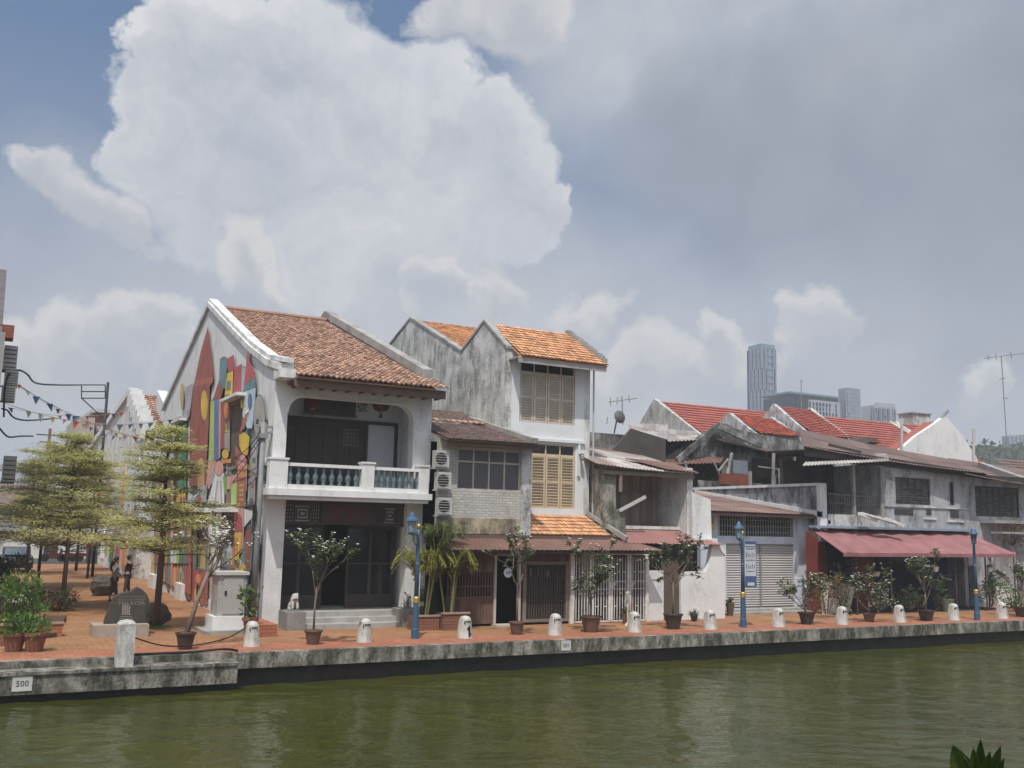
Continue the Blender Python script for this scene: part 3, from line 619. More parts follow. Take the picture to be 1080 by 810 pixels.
PT('pink', [(223, 487), (220, 512), (224, 516), (230, 494), (231, 486)]); PT('lil', [(224, 510), (230, 492), (236, 488), (240, 500), (229, 512)])
OV('yel', 241, 479, 3.5, 5); PT('org', [(232, 486), (247, 484), (247, 488), (232, 490)])
PT('wht', [(232, 494), (240, 500), (240, 532), (222, 532), (227, 512)]); OV('pink', 234.5, 494, 4.5, 8); PT('lil', [(232, 508), (233.2, 508), (231, 531), (229.5, 531)]); PT('lil', [(236, 508), (237, 508), (238, 531), (236.5, 531)])
PT('grn', [(239, 503), (243.5, 502), (243, 524), (240, 520)]); PT('pink', [(243, 503), (254, 500), (254, 510), (247, 516), (243, 516)]); PT('lg', [(247, 512), (254, 508), (253, 532), (247, 532)]); PT('brn', [(242, 522), (247, 516), (247, 532), (242, 532)])
PT('yel', [(256, 459), (262, 456), (267, 461), (265, 481), (259, 478), (256, 470)]); PT('brick', [(252, 470), (258, 478), (264, 486), (263, 500), (254, 500), (252, 486)])
PT('pink', [(255, 516), (254.5, 488), (258, 480), (262, 480), (264.5, 488), (264, 518)]); PT('org', [(255.5, 504), (256, 496), (259, 492), (262, 496), (262, 504)]); PT('brick', [(254, 505), (263, 504), (263, 534), (254, 534)])
for k in range(4): PT('och', [(256, 511 + 5 * k), (261, 510.6 + 5 * k), (261, 513 + 5 * k), (256, 513.4 + 5 * k)])
PT('lb', [(206, 524), (213, 518), (219, 524), (217, 532), (206, 532)]); PT('crim', [(207, 532), (210, 524), (214, 521), (217, 532)]); PT('lil', [(214, 512), (222, 512), (221, 530), (217, 530)])
PT('yel', [(190, 522), (199, 520), (199, 533), (188, 533)]); PT('brick', [(193, 525), (195, 525), (195, 533), (193, 533)]); PT('brick', [(197, 524), (198.4, 524), (198.4, 533), (197, 533)])
# lower band
PT('wht', [(222, 536), (238, 536), (236, 604), (224, 604)]); PT('grn', [(227, 540), (232, 538), (231, 566), (228, 566)]); OV('lg', 229, 546, 1.5, 6)
PT('pink', [(251, 536), (262, 536), (261, 580), (251, 590)]); PT('crim', [(251.5, 562), (252, 549), (256, 543), (259, 547), (260, 562)]); PT('yel', [(252, 562), (259.5, 561), (258, 578), (255, 592), (251.5, 590)])
for k in range(4): PT('org', [(251.5, 568 + 5 * k), (254.5, 568 + 5 * k), (254.5, 571 + 5 * k), (251.5, 571 + 5 * k)])
PT('wht', [(262, 537), (275, 540), (276, 548), (270, 546), (262, 556)])
PT('teal', [(258, 592), (264, 560), (272, 548), (277.5, 560), (277, 598), (262, 600)]); PT('red', [(264, 560), (269.5, 556), (268, 597), (263, 599)])
PT('lb', [(258, 590), (263, 598), (262, 622), (256, 640), (255, 616)]); OV('yel', 261, 600, 3, 6); OV('org', 261, 608, 2.4, 5)
PT('red', [(257, 622), (262, 615), (261, 640), (256, 640)]); PT('teal', [(256, 640), (261, 638), (261, 655), (256, 655)]); PT('brn', [(262, 600), (277, 598), (276, 606), (270, 601), (263, 607)])
PT('brn', [(206, 536), (212, 536), (211, 600), (204, 602)]); PT('och', [(205, 544), (207.5, 544), (207, 572), (205, 572)]); PT('pink', [(208, 538), (211, 538), (210.5, 560), (208, 560)])
PT('org', [(202, 540), (205, 540), (205, 552), (202, 552)]); PT('lb', [(200, 548), (202.4, 548), (202, 570), (200, 570)]); PT('yel', [(203, 552), (206, 551), (206, 560), (203, 560)])
PT('teal', [(198, 562), (206, 560), (207, 598), (197, 602)]); PT('grn', [(200, 602), (206, 598), (208, 620), (202, 628)])
PT('crim', [(203, 640), (205, 604), (210, 600), (216, 604), (221, 602), (224, 608), (222, 640), (217, 640), (215, 618), (212, 616), (209, 640)]); OV('org', 213, 610, 3, 5)
PT('yel', [(209, 622), (211, 620), (211, 636), (209, 638)]); PT('pink', [(200, 618), (204, 612), (204, 640), (201, 640)]); PT('brick', [(214, 624), (219, 616), (219, 640), (215, 644)]); PT('grn', [(198, 610), (201, 606), (202, 630), (198, 634)])
for k in range(5): PT('brick', [(220, 622 + 6 * k), (223.4, 622 + 6 * k), (223.4, 625 + 6 * k), (220, 625 + 6 * k)])
rnd = random.Random(5); x = 163.0; keys = ['red', 'crim', 'brick', 'yel', 'och', 'teal', 'blue', 'lb', 'lil', 'grn', 'pink', 'org', 'grey', 'brn', 'dg', 'wht', 'lg']
while x < 204:                                                     # narrow painted houses further along the wall
    wd = rnd.uniform(1.8, 4.2); f = (x - 150) / 54; base = 602 + (x - 147) * .47 - 2
    for (t, b) in ((470 + 30 * (1 - f), 500), (498, 532), (540, 566), (562, 594), (590, base)):
        if b - t < 8 or (x > 186 and t < 530): continue
        t2 = t + rnd.uniform(0, 6); c = rnd.choice(keys); PT(c, [(x, t2 + 5), (x + wd * .5, t2), (x + wd * .95, t2 + 5), (x + wd * .95, b), (x, b)])
        if rnd.random() < .5: PT(rnd.choice(keys), [(x + wd * .25, t2 + 9), (x + wd * .65, t2 + 9), (x + wd * .65, t2 + 17), (x + wd * .25, t2 + 17)])
    x += wd
mu.obj('mural_paint', mu_m, h)
m = MB(); lp = PX(266, 531, X0)
for k, (s_, sz) in enumerate((('JOM', .3), ('KE SUNGAI', .3), ('MELAKA', .3))):
    p = PX(266.5, 528.5 + k * 3.3, X0); text_into(m, s_, .26, (X0 - .05, p.y, p.z), (0, -1, 0), (0, 0, 1), depth=.004)
m.obj('wall_lettering', darkchar, h)
# windows and canopies in the mural wall
def side_window(px0, px1, py0, py1, canopy=True):
    a = PX(px0, py0, X0); b = PX(px1, py1, X0); z0, z1 = min(a.z, b.z), max(a.z, b.z); y0, y1 = min(a.y, b.y), max(a.y, b.y)
    m = MB(); m.wall((X0 - .1, y0, z0), (0, 1, 0), (0, 0, 1), (.12, 0, 0), y1 - y0, z1 - z0, [(.12, y1 - y0 - .12, .12, z1 - z0 - .12)]); wn = m.obj('window', mat('window_frame_grey', (.24, .2, .17)), h)
    m = MB(); m.box(X0 - .06, X0 - .05, y0 + .12, y1 - .12, z0 + .12, z1 - .12); m.obj('shutter', mat('brown_shutter', (.13, .1, .08), var=.2), wn)
    if canopy: m = MB(); m.box(X0 - .42, X0, y0 - .2, y1 + .25, z1 + .02, z1 + .13); m.obj('canopy', white, h)
side_window(246, 256, 425, 494); side_window(239.5, 250, 541, 600); side_window(211, 221, 541, 604); side_window(188, 193, 449, 520); side_window(172, 177, 540, 590)
m = MB()
for a, b in ((183, 222), (228, 252)):
    p, q = PX(a, 534, X0), PX(b, 534, X0)
    m.box(X0 - .28, X0, q.y, p.y, 3.62, 3.74)
m.obj('wall_ledge', white, h)
for k in range(7): y = 35 + k * 2.4; m = MB(); m.box(X0 - (.35 if k % 3 == 0 else .12), X0, y, y + 1.5, 0, .35 + .3 * (k % 3 == 0)); m.obj('wall_plinth', white, h)
m = MB(); m.box(7.35, 7.97, 28.7, 30.6, 0, .34); tag(m.obj('brick_block', mat('orange_brick', (.35, .13, .07), brick=(.25, .1, 'XZ', .012))), 'low orange brick block at the foot of the white corner column', 'block')
# ================================================================== H2: small brick house between the corner house and the tall one
def win_y(parent, x0, x1, z0, z1, Y, bays, fr=.05, transom=0, pane_m=None, frame_m=None, name='window', louvre=False):
    """window set in a wall facing -Y: frame grid with panes"""
    m = MB(); W, H = x1 - x0, z1 - z0; pane_m = pane_m or glass; frame_m = frame_m or wood_grey
    hs = []
    for i in range(bays):
        a = fr + i * (W - fr) / bays; b = (i + 1) * (W - fr) / bays
        if transom: hs += [(a, b, fr, H - transom - fr), (a, b, H - transom, H - fr)]
        else: hs.append((a, b, fr, H - fr))
    m.wall((x0, Y - .03, z0), (1, 0, 0), (0, 0, 1), (0, .07, 0), W, H, hs); f = m.obj(name, frame_m, parent)
    m = MB()
    if louvre:
        for a, b, c, d in hs:
            n = max(2, int((d - c) / .11))
            for k in range(n):
                z = z0 + c + (k + .5) * (d - c) / n; m.tv = random.random(); m.prism([(x0 + a, Y + .03, z - .055), (x0 + a, Y - .01, z + .02), (x0 + a, Y + .0, z + .03), (x0 + a, Y + .04, z - .045)], (b - a, 0, 0))
        m.obj('louvres', pane_m, f)
    else:
        m.box(x0 + fr, x1 - fr, Y + .01, Y + .02, z0 + fr, z1 - fr); m.obj('pane', pane_m, f)
    return f
def shutters(parent, x0, x1, z0, z1, Y, n, mt, transom):
    f = win_y(parent, x0, x1, z1 - transom, z1, Y, n, .05, 0, glass, mt, 'transom_window')
    w_ = (x1 - x0) / n
    for i in range(n):
        a, b = x0 + i * w_ + .012, x0 + (i + 1) * w_ - .012; H = z1 - transom - z0
        m = MB(); m.tv = random.random()
        m.wall((a, Y - .05, z0), (1, 0, 0), (0, 0, 1), (0, .05, 0), b - a, H, [(.07, b - a - .07, .08, H * .48), (.07, b - a - .07, H * .52, H - .08)])
        for c, d in ((.08, H * .48), (H * .52, H - .08)):
            k = int((d - c) / .1)
            for q in range(k):
                z = z0 + c + (q + .5) * (d - c) / k; m.prism([(a + .07, Y - .005, z - .05), (a + .07, Y - .045, z + .02), (a + .07, Y - .035, z + .035), (a + .07, Y + .005, z - .035)], (b - a - .14, 0, 0))
        m.obj('shutter', mt, parent)
h = thing('small_brick_house', 'narrow white brick house with a brown roof between the corner shophouse and tall house', 'house', (15.2, 31, 0))
Y = 29.8
wx0, wz1 = Xz(483, 472, Y); wx1, wz0 = Xz(549, 519, Y)
brickwhite = mat('white_painted_brick', (.52, .5, .46), var=.15, brick=(.26, .09, 'XZ', .012), streak=.5, sth=.64, blotch=.4, bcol=(.36, .3, .2), bth=.55, bump=.4)
m = MB(); m.wall((13.42, Y, 3.02), (1, 0, 0), (0, 0, 1), (0, .22, 0), 3.13, 3.2, [(wx0 - 13.42, wx1 - 13.42, wz0 - 3.02, wz1 - 3.02)])
m.box(13.42, 16.45, Y + .22, 33.6, 3.02, 3.1); m.obj('wall', brickwhite, h)
m = MB(); m.box(13.42, 16.55, Y - .03, Y, 3.02, 3.55); m.obj('stained_band', mat('stained_yellow_plaster', (.45, .38, .26), var=.25, streak=.8, sth=.5, blotch=.5), h)
m = MB(); m.box(16.55, 16.95, Y - .04, 30.9, 2.9, 6.3); m.obj('pier', mould, h)
win_y(h, wx0, wx1, wz0, wz1, Y + .08, 4, .06, .42, mat('grey_window_film', (.1, .1, .105), rough=.4), mat('pale_wood_frame', (.42, .38, .33), var=.2))
m = MB(); m.box(13.42, 16.5, 31.5, 31.6, 3.1, 6.2); m.obj('room_back', dark, h)
m = MB()
tiles(m, (13.4, 29.15, 6.12), (16.98, 29.15, 6.12), (16.5, 32.2, 6.95), (13.4, 32.2, 6.95), 26, 14, .012, .015, 2)
slab(m, (13.4, 29.2, 6.1), (16.95, 29.2, 6.1), (16.5, 32.2, 6.92), (13.4, 32.2, 6.92), .05)
rf = m.obj('roof', brown_roof, h)
m = MB(); tiles(m, (13.4, 32.15, 6.98), (16.4, 32.15, 6.98), (16.4, 32.5, 7.1), (13.4, 32.5, 7.1), 13, 1, .05, .03, 4); m.obj('ridge_tiles', tile_old, rf)
m = MB(); tiles(m, (13.4, 32.5, 7.08), (16.4, 32.5, 7.08), (16.4, 34.5, 7.7), (13.4, 34.5, 7.7), 22, 8, .012, .015, 2); m.obj('upper_roof', brown_roof, rf)
m = MB(); m.bar((16.72, 29.2, 6.22), (16.3, 33.4, 7.3), .3, .22); m.obj('parapet', concrete, h)
m = MB(); m.box(13.42, 17.0, 29.3, 29.36, 5.92, 6.08); m.obj('fascia', mat('brown_fascia', (.14, .09, .07)), h)
# air conditioners on its wall
for k, (px, py, lab) in enumerate(((466, 484, 'top air conditioner of three on the white brick wall'), (468, 507, 'middle air conditioner of three on the white brick wall'), (469, 534, 'lowest air conditioner of three, just above the palms'))):
    x, z = Xz(px, py, 29.5); t = thing('air_conditioner', lab, 'air conditioner', (x, 29.6, z - .3), 'air conditioners on the brick house')
    m = MB(); m.box(x - .24, x + .24, 29.42, 29.74, z - .28, z + .28); m.box(x - .27, x + .27, 29.5, 29.8, z - .33, z - .29); m.obj('casing', acm, t)
    m = MB(); m.lathe((0, 0, 0), [(.2, 0), (.2, .01)], 16); m.v = [(x - .06 + p[0], 29.415 - p[2], z + p[1]) for p in m.v]; m.obj('fan', black, t)
    m = MB()
    for q in range(6): m.box(x - .27, x + .15, 29.395, 29.405, z - .22 + q * .085, z - .205 + q * .085)
    m.obj('grille', acm, t)
# ================================================================== H3: tall house
TX0, TX1 = 16.5, 20.15
h = thing('tall_shuttered_house', 'tall narrow white house with beige louvred shutters, orange tiled roof and a mouldy double gable', 'house', (18.3, 37, 0))
m = MB()
w1 = Xz(549, 380, 31) + Xz(606, 449, 31); w2 = Xz(560, 467, 31) + Xz(606, 537, 31)
m.wall((TX0 + .25, 31, 3.05), (1, 0, 0), (0, 0, 1), (0, .25, 0), TX1 - TX0 - .5, 6.75, [(w1[0] - TX0 - .25, w1[2] - TX0 - .25, w1[3] - 3.05, w1[1] - 3.05), (w2[0] - TX0 - .25, w2[2] - TX0 - .25, w2[3] - 3.05, w2[1] - 3.05)])
m.box(TX0 + .25, TX1 - .25, 31.5, 31.55, 3.1, 9.6)
m.box(TX0 + .25, TX1 - .25, 30.9, 31, 6.42, 6.52); m.box(TX1 - .55, TX1 - .45, 30.92, 31, 5.2, 6.42)
m.obj('wall', mat('cool_white_plaster', (.66, .665, .67), var=.08, streak=.4, scol=(.25, .24, .22), sth=.66), h)
m = MB(); gp = [(31, 3.05), (31, 9.72), (32.84, 11.02), (34.8, 10.12), (40.29, 12.45), (43.5, 11.35), (43.5, 3.05)]
gable(TX0, .25, gp); m.obj('gable_wall', mould, h)
m = MB(); gable(TX1 - .25, .25, [(31, 0), (31, 9.62), (32.84, 10.92), (34.8, 10.02), (40.29, 12.35), (43.5, 11.25), (43.5, 0)]); m.box(TX0 + .25, TX1 - .25, 43.2, 43.5, 3.05, 11.3); m.obj('side_wall', white2, h)
m = MB(); coping(TX0 - .04, .32, [(30.95, 9.72), (32.84, 11.04), (34.8, 10.14), (40.29, 12.47), (43.6, 11.35)], .1, 0); m.obj('gable_coping', concrete, h)
m = MB()
tiles(m, (TX0 + .2, 30.15, 9.36), (TX1 + .25, 30.15, 9.36), (TX1 + .1, 32.7, 10.95), (TX0 + .2, 32.7, 10.95), 20, 12, .02, .035, 2)
slab(m, (TX0 + .2, 30.2, 9.33), (TX1 + .25, 30.2, 9.33), (TX1 + .1, 32.7, 10.9), (TX0 + .2, 32.7, 10.9), .06)
tiles(m, (TX0 + .28, 34.8, 10.15), (TX1, 34.8, 10.15), (TX1, 40.2, 12.42), (TX0 + .28, 40.2, 12.42), 20, 24, .02, .035, 2)
slab(m, (TX0 + .28, 34.8, 10.1), (TX1 - .3, 34.8, 10.1), (TX1 - .3, 32.8, 10.85), (TX0 + .28, 32.8, 10.85), .05)
slab(m, (TX0 + .28, 43.4, 11.2), (TX1 - .3, 43.4, 11.2), (TX1 - .3, 40.2, 12.38), (TX0 + .28, 40.2, 12.38), .05)
m.obj('roof', tile_new, h)
m = MB()
for k in range(16): v = k / 16; y0, z0 = 30.3 + 2.5 * v, 9.5 + 1.55 * v; m.box(TX1 + .1 - .15 * v, TX1 + .32 - .15 * v, y0, y0 + .17, z0, z0 + .13 + .06 * random.random())
m.obj('verge_tiles', concrete, h)
m = MB(); m.box(TX0 + .1, TX1 + .22, 30.22, 30.28, 9.12, 9.32); m.box(TX0 + .1, TX1 + .1, 30.28, 31, 9.3, 9.36); m.obj('fascia', mat('grey_fascia', (.33, .31, .3), var=.1), h)
shutters(h, w1[0] + .01, w1[2] - .01, w1[3], w1[1], 31.06, 4, shutter_m, .42); shutters(h, w2[0] + .01, w2[2] - .01, w2[3], w2[1], 31.06, 3, shutter_y, .42)
m = MB(); a = Xz(612, 482, 30.9); m.box(a[0] - .06, a[0] + .06, 30.7, 31, a[1] + .08, a[1] + .12); m.lathe((a[0], 30.75, a[1] - .14), [(.05, 0), (.08, .06), (.08, .18), (.03, .24)], 8); m.obj('wall_lamp', steel, h)
m = MB()
tiles(m, (16.98, 29.85, 3.02), (20.4, 29.85, 3.02), (20.0, 31, 3.74), (16.98, 31, 3.74), 18, 6, .02, .035, 2); slab(m, (16.98, 29.9, 3.0), (20.4, 29.9, 3.0), (20.0, 31, 3.7), (16.98, 31, 3.7), .06)
m.obj('skirt_roof', tile_new, h)
m = MB(); m.bar((20.05, 31, 3.86), (20.75, 29.4, 2.95), .14, .14); m.obj('skirt_coping', concrete, h)
m = MB(); m.tube([(20.25, 30.9, 9.3), (20.25, 30.9, 3.8)], .035, 6); m.obj('downpipe', acm, h)
# ================================================================== cafe front and its iron gate
h = thing('cafe_front', 'dark timber cafe frontage with an open doorway under a rusty tin awning', 'shopfront', (17.5, 29.6, 0))
Y = 29.55
m = MB()
sheet(m, (13.2, 28.75, 2.52), (21.95, 28.75, 2.56), (20.6, 30.3, 3.08), (14.1, 30.3, 3.06), 5, 1, .012, .18)
aw = m.obj('awning', rust, h)
m = MB(); m.box(13.3, 21.9, 28.82, 28.88, 2.42, 2.5)
for k in range(6): m.bar((13.6 + k * 1.5, 28.9, 2.46), (14.3 + k * 1.22, 29.75, 2.72), .05)
m.obj('awning_frame', darkwood, aw)
m = MB(); m.box(13.7, 20.2, 29.75, 29.84, 2.4, 3.0); m.obj('header_wall', mat('brown_header', (.13, .085, .07), var=.2), h)
dx0, dx1 = Xz(523, 600, Y)[0], Xz(546, 600, Y)[0]
m = MB(); random.seed(3)
x = 13.7
while x < dx0 - .1:
    m.tv = random.random(); m.box(x, x + .1, Y, Y + .03, .08, .95); m.tv = random.random(); m.box(x, x + .1, Y, Y + .03, 1.75, 2.5)
    x += .107
x = 13.75
while x < dx0 - .12: m.tv = random.random(); m.box(x, x + .045, Y, Y + .04, .95, 1.75); x += .105
m.box(13.7, dx0 - .08, Y - .03, Y, .92, .97); m.box(13.7, dx0 - .08, Y - .03, Y, 1.28, 1.32)
m.obj('slat_wall', wood, h)
m = MB(); m.box(dx0 - .08, dx0, Y - .08, Y + .05, 0, 2.35); m.box(dx1, dx1 + .1, Y - .08, Y + .05, 0, 2.35); m.box(dx0, dx1, Y - .08, Y + .05, 2.3, 2.38); m.box(dx0 - .1, dx1 + .1, Y - .35, Y + .1, 0, .06); m.obj('door_frame', mat('pale_wood_frame', (.3, .24, .19), var=.2), h)
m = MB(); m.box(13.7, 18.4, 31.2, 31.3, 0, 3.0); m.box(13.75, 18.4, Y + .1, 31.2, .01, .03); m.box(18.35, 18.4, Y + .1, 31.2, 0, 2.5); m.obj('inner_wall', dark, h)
cx0, cx1 = dx1 + .22, Xz(600, 600, Y)[0]
m = MB(); m.wall((cx0, Y - .02, .08), (1, 0, 0), (0, 0, 1), (0, .08, 0), cx1 - cx0, 2.05, [(.12, cx1 - cx0 - .12, .1, 1.93)]); m.obj('cabinet_frame', wood_grey, h)
m = MB(); x = cx0 + .14
while x < cx1 - .15: m.tv = random.random(); m.box(x, x + .05, Y + .02, Y + .05, .18, 2.0); x += .1
for z in (.75, 1.15, 1.55): m.box(cx0 + .12, cx1 - .12, Y + .0, Y + .02, z, z + .04)
m.obj('cabinet_lattice', darkwood, h)
m = MB(); x = cx0
while x < cx1 + .05: m.tv = random.random(); m.box(x, x + .1, Y, Y + .03, 2.14, 2.5); x += .105
m.obj('top_boards', wood, h)
m = MB(); m.box(cx0 + .12, cx1 - .12, Y + .2, Y + .25, .1, 2.0); m.obj('cabinet_back', darkwood, h)
for k in range(6):
    x = cx0 + .35 + k * .17; m = MB(); m.lathe((x, Y + .12, 1.6), [(.05, 0), (.05, .18), (.02, .24), (.02, .3)], 8)
    tag(m.obj('bottle', glass if k % 2 else acm), 'small bottle on the upper shelf behind the cafe lattice', 'bottle', 'bottles behind the cafe lattice')
t = thing('round_sign', 'round white sign hanging in the open cafe doorway', 'sign', (dx0 + .4, Y - .1, 1.8))
c = PY(536, 604, Y - .1)
m = MB(); m.lathe((0, 0, 0), [(.155, 0), (.165, .012), (.155, .025)], 24); m.v = [(c.x + p[0], c.y + p[2], c.z + p[1]) for p in m.v]; m.obj('board', flat('signwhite', (.68, .7, .74)), t)
m = MB(); text_into(m, 'val', .17, (c.x, c.y - .003, c.z), (1, 0, 0), (0, 0, 1)); m.obj('lettering', mat('blue_lettering', (.05, .08, .2)), t)
m = MB(); m.tube([(c.x, c.y + .012, c.z + .16), (c.x, c.y + .012, 2.3)], .006, 4); m.obj('cord', black, t)
h = thing('iron_gate', 'white folding iron gate with rust spots beside the cafe cabinet', 'gate', (20, 29.5, 0))
gx0, gx1 = Xz(603, 600, 29.5)[0], Xz(682, 600, 29.5)[0]
m = MB(); m.box(gx0 - .05, gx1 + .05, 29.47, 29.53, 2.36, 2.43); m.box(gx0 - .05, gx1 + .05, 29.47, 29.53, .03, .07)
m.box(gx0 - .06, gx0 + .06, 29.44, 29.56, 0, 2.45); m.box(gx1 - .05, gx1 + .07, 29.44, 29.56, 0, 2.45); m.obj('gate_frame', rustiron, h)
N = 4; W = (gx1 - gx0) / N; random.seed(11)
for i in range(N):
    m = MB(); a = gx0 + i * W + .07; b = a + W - .1
    for q in (a, b): m.box(q - .035, q + .035, 29.46, 29.53, .08, 2.35)
    n = 6
    for k in range(1, n):
        x = a + (b - a) * k / n; cuts = sorted(random.uniform(.3, 2.2) for _ in range(1)); m.box(x - .012, x + .012, 29.48, 29.505, .1, 2.3)
        z = random.choice((.55, 1.0, 1.75, 2.05)); m.box(x, x + (b - a) / n, 29.482, 29.503, z, z + .025)
    for z in (1.15, 1.42): m.box(a, b, 29.478, 29.507, z, z + .02)
    for k in range(4): m.bar((a - .1 + .05 * k, 29.455, 1.17), (a + .02 + .05 * k, 29.455, 1.4), .02)
    m.obj('gate_leaf', rustiron, h)
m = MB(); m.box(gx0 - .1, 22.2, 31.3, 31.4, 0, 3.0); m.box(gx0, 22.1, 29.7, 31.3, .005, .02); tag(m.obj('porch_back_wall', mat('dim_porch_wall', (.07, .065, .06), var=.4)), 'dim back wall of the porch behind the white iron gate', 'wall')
# ================================================================== H5: house with the recessed upper porch
h = thing('open_porch_house', 'weathered white house with a recessed upper porch under patched tin sheets', 'house', (22.4, 31.5, 0))
m = MB(); px0, px1 = 20.3, 20.85
m.prism([(px0, 30.2, 3.35), (px1, 30.2, 3.2), (px1 - .05, 30.2, 5.3), (px0 - .1, 30.2, 5.5)], (0, 3.0, 0)); m.prism([(20.0, 30.15, 3.0), (21.25, 30.15, 3.0), (21.2, 30.15, 3.9), (20.9, 30.15, 4.0), (20.3, 30.15, 3.5)], (0, .5, 0)); m.obj('ruined_pier', mat('mossy_ruined_plaster', (.4, .38, .33), var=.3, streak=.9, scol=(.05, .055, .035), sth=.5, sscale=2.2, blotch=.7, bcol=(.14, .13, .09), bscale=2, bth=.5, bump=.7), h)
m = MB()
m.wall((24.15, 30.2, 3.0), (0, 1, 0), (0, 0, 1), (.28, 0, 0), 4.5, 2.7); m.box(20.6, 24.15, 32.15, 32.25, 2.9, 5.9); m.box(20.6, 24.15, 30.6, 32.15, 3.3, 3.42)
m.obj('wall', white2, h)
m = MB(); random.seed(4)
for k in range(35): m.tv = random.random(); x = 21.0 + k * .09; m.box(x, x + .07, 32.05, 32.11, 3.5, 5.6)
m.obj('slat_screen', mat('brown_slats', (.27, .21, .17), var=.2, tint=.3), h)
m = MB(); m.box(20.95, 24.15, 31.97, 32.03, 3.42, 3.56); m.box(20.95, 24.1, 31.97, 32.04, 4.7, 4.75); m.obj('rail', wood_grey, h)
m = MB(); sheet(m, (19.75, 29.9, 5.62), (24.5, 29.9, 5.48), (24.6, 33.8, 6.4), (20.2, 33.8, 6.72), 5, 2, .018, .16, sag=.06); m.obj('patched_roof', grey_tin, h)
m = MB(); sheet(m, (22.9, 29.86, 5.58), (24.4, 29.86, 5.52), (24.5, 31.6, 5.98), (22.2, 31.6, 6.05), 2, 1, .018, .16); m.obj('rusty_sheet', rust, h)
m = MB(); sheet(m, (20.1, 33.4, 6.55), (24.6, 33.4, 6.3), (24.2, 38, 7.1), (20.2, 38, 7.5), 6, 2, .018, .2, sag=.05); m.obj('upper_roof', brown_roof, h)
m = MB(); m.box(20.2, 24.4, 30.05, 30.12, 5.28, 5.42); m.tube([(20.95, 30.1, 5.4), (20.95, 30.1, 4.65)], .07, 8); m.obj('fascia', wood_grey, h)
m = MB(); m.bar((20.9, 30.1, 3.95), (21.95, 29.9, 4.5), .07, .12); m.obj('broken_board', acm, h)
m = MB(); sheet(m, (20.6, 29.4, 2.8), (25.25, 29.4, 2.78), (24.3, 30.9, 3.38), (20.9, 30.9, 3.38), 5, 1, .012, .2); m.obj('tin_canopy', pink_tin, h)
m = MB(); m.prism([(24.2, 29.95, 2.85), (25.15, 29.95, 2.85), (25.1, 29.95, 4.5), (24.2, 29.95, 4.75)], (0, .25, 0)); m.box(24.2, 25.3, 29.8, 29.95, 2.82, 3.0); m.obj('parapet', white, h)
gy = 29.6
a = Xz(682, 602, gy); b = Xz(700, 602, gy); c = Xz(718, 603, gy); d = Xz(745, 603, gy); e = Xz(764, 575, gy); f = Xz(746, 570, gy)
m = MB(); m.box(a[0], b[0], gy, gy + .2, 0, a[1]); m.box(c[0], d[0], gy, gy + .2, 0, c[1]); 
m.prism([(d[0], gy, 0), (e[0], gy, 0), (e[0], gy, e[1] - .12), (d[0] + .45, gy, f[1] + .0), (d[0] + .3, gy, f[1] - .2), (d[0] + .15, gy, c[1] + .3), (d[0], gy, c[1])], (0, .22, 0))
m.prism([(d[0] + .4, gy - .05, f[1] - .15), (e[0] + .03, gy - .05, e[1] - .4), (e[0] + .03, gy - .05, e[1] - .2), (d[0] + .42, gy - .05, f[1] + .05)], (0, .3, 0))
m.obj('forecourt_wall', white, h)
m = MB(); m.box(b[0], c[0], gy + .1, gy + .15, .02, 2.2); m.obj('door', mat('brown_door', (.1, .075, .06), var=.2), h)
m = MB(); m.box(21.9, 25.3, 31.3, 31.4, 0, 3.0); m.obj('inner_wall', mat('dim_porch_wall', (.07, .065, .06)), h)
# ================================================================== H6: shuttered shop
h = thing('shuttered_shop', 'single storey pale blue shop with closed roller shutters beneath a long grille window', 'shop', (30, 34, 0))
Y = 32.0
sx0, sx1 = Xz(766, 600, Y)[0], Xz(838, 600, Y)[0]; pr = Xz(851, 600, Y)[0]
wz0, wz1 = 3.1, 3.95; wl, wr = Xz(757, 550, Y)[0], Xz(837, 550, Y)[0]
m = MB(); m.wall((26.3, Y, 0), (1, 0, 0), (0, 0, 1), (0, .25, 0), pr - 26.3, 4.05, [(sx0 - 26.3, sx1 - 26.3, 0, 2.78), (wl - 26.3, wr - 26.3, wz0, wz1)])
m.box(sx1 + .1, pr + .02, Y - .15, Y, .2, 4.0); m.box(26.2, sx0 - .1, Y - .1, Y, 0, 2.95); m.obj('wall', bluewhite, h)
m = MB(); mid = (sx0 + sx1) / 2
n = 26
for k in range(n): m.tv = random.random(); z = .15 + k * 2.63 / n; m.prism([(sx0, Y + .1, z), (sx0, Y + .06, z + .04), (sx0, Y + .1, z + 2.63 / n)], (sx1 - sx0, 0, 0))
m.obj('roller_shutter', alu, h)
m = MB(); m.box(mid - .04, mid + .04, Y + .02, Y + .07, .15, 2.78); m.obj('shutter_guide', steel, h)
m = MB(); n = 30
for k in range(n + 1): x = wl + (wr - wl) * k / n; m.box(x - .014, x + .014, Y + .05, Y + .08, wz0, wz1)
for z in (3.27, 3.52, 3.77): m.box(wl, wr, Y + .045, Y + .085, z - .012, z + .012)
m.box(wl, wl + .12, Y + .02, Y + .1, wz0, wz1); m.box(wl + (wr - wl) * .33, wl + (wr - wl) * .33 + .08, Y + .02, Y + .1, wz0, wz1); m.obj('window_grille', mat('grey_green_iron', (.3, .33, .3)), h)
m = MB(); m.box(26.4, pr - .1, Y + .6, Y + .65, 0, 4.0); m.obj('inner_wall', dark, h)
m = MB(); m.box(26.2, 32.5, 31.2, Y, 0, .14); m.box(26.2, 32.6, 30.7, 31.2, 0, .07); m.obj('step', concrete, h)
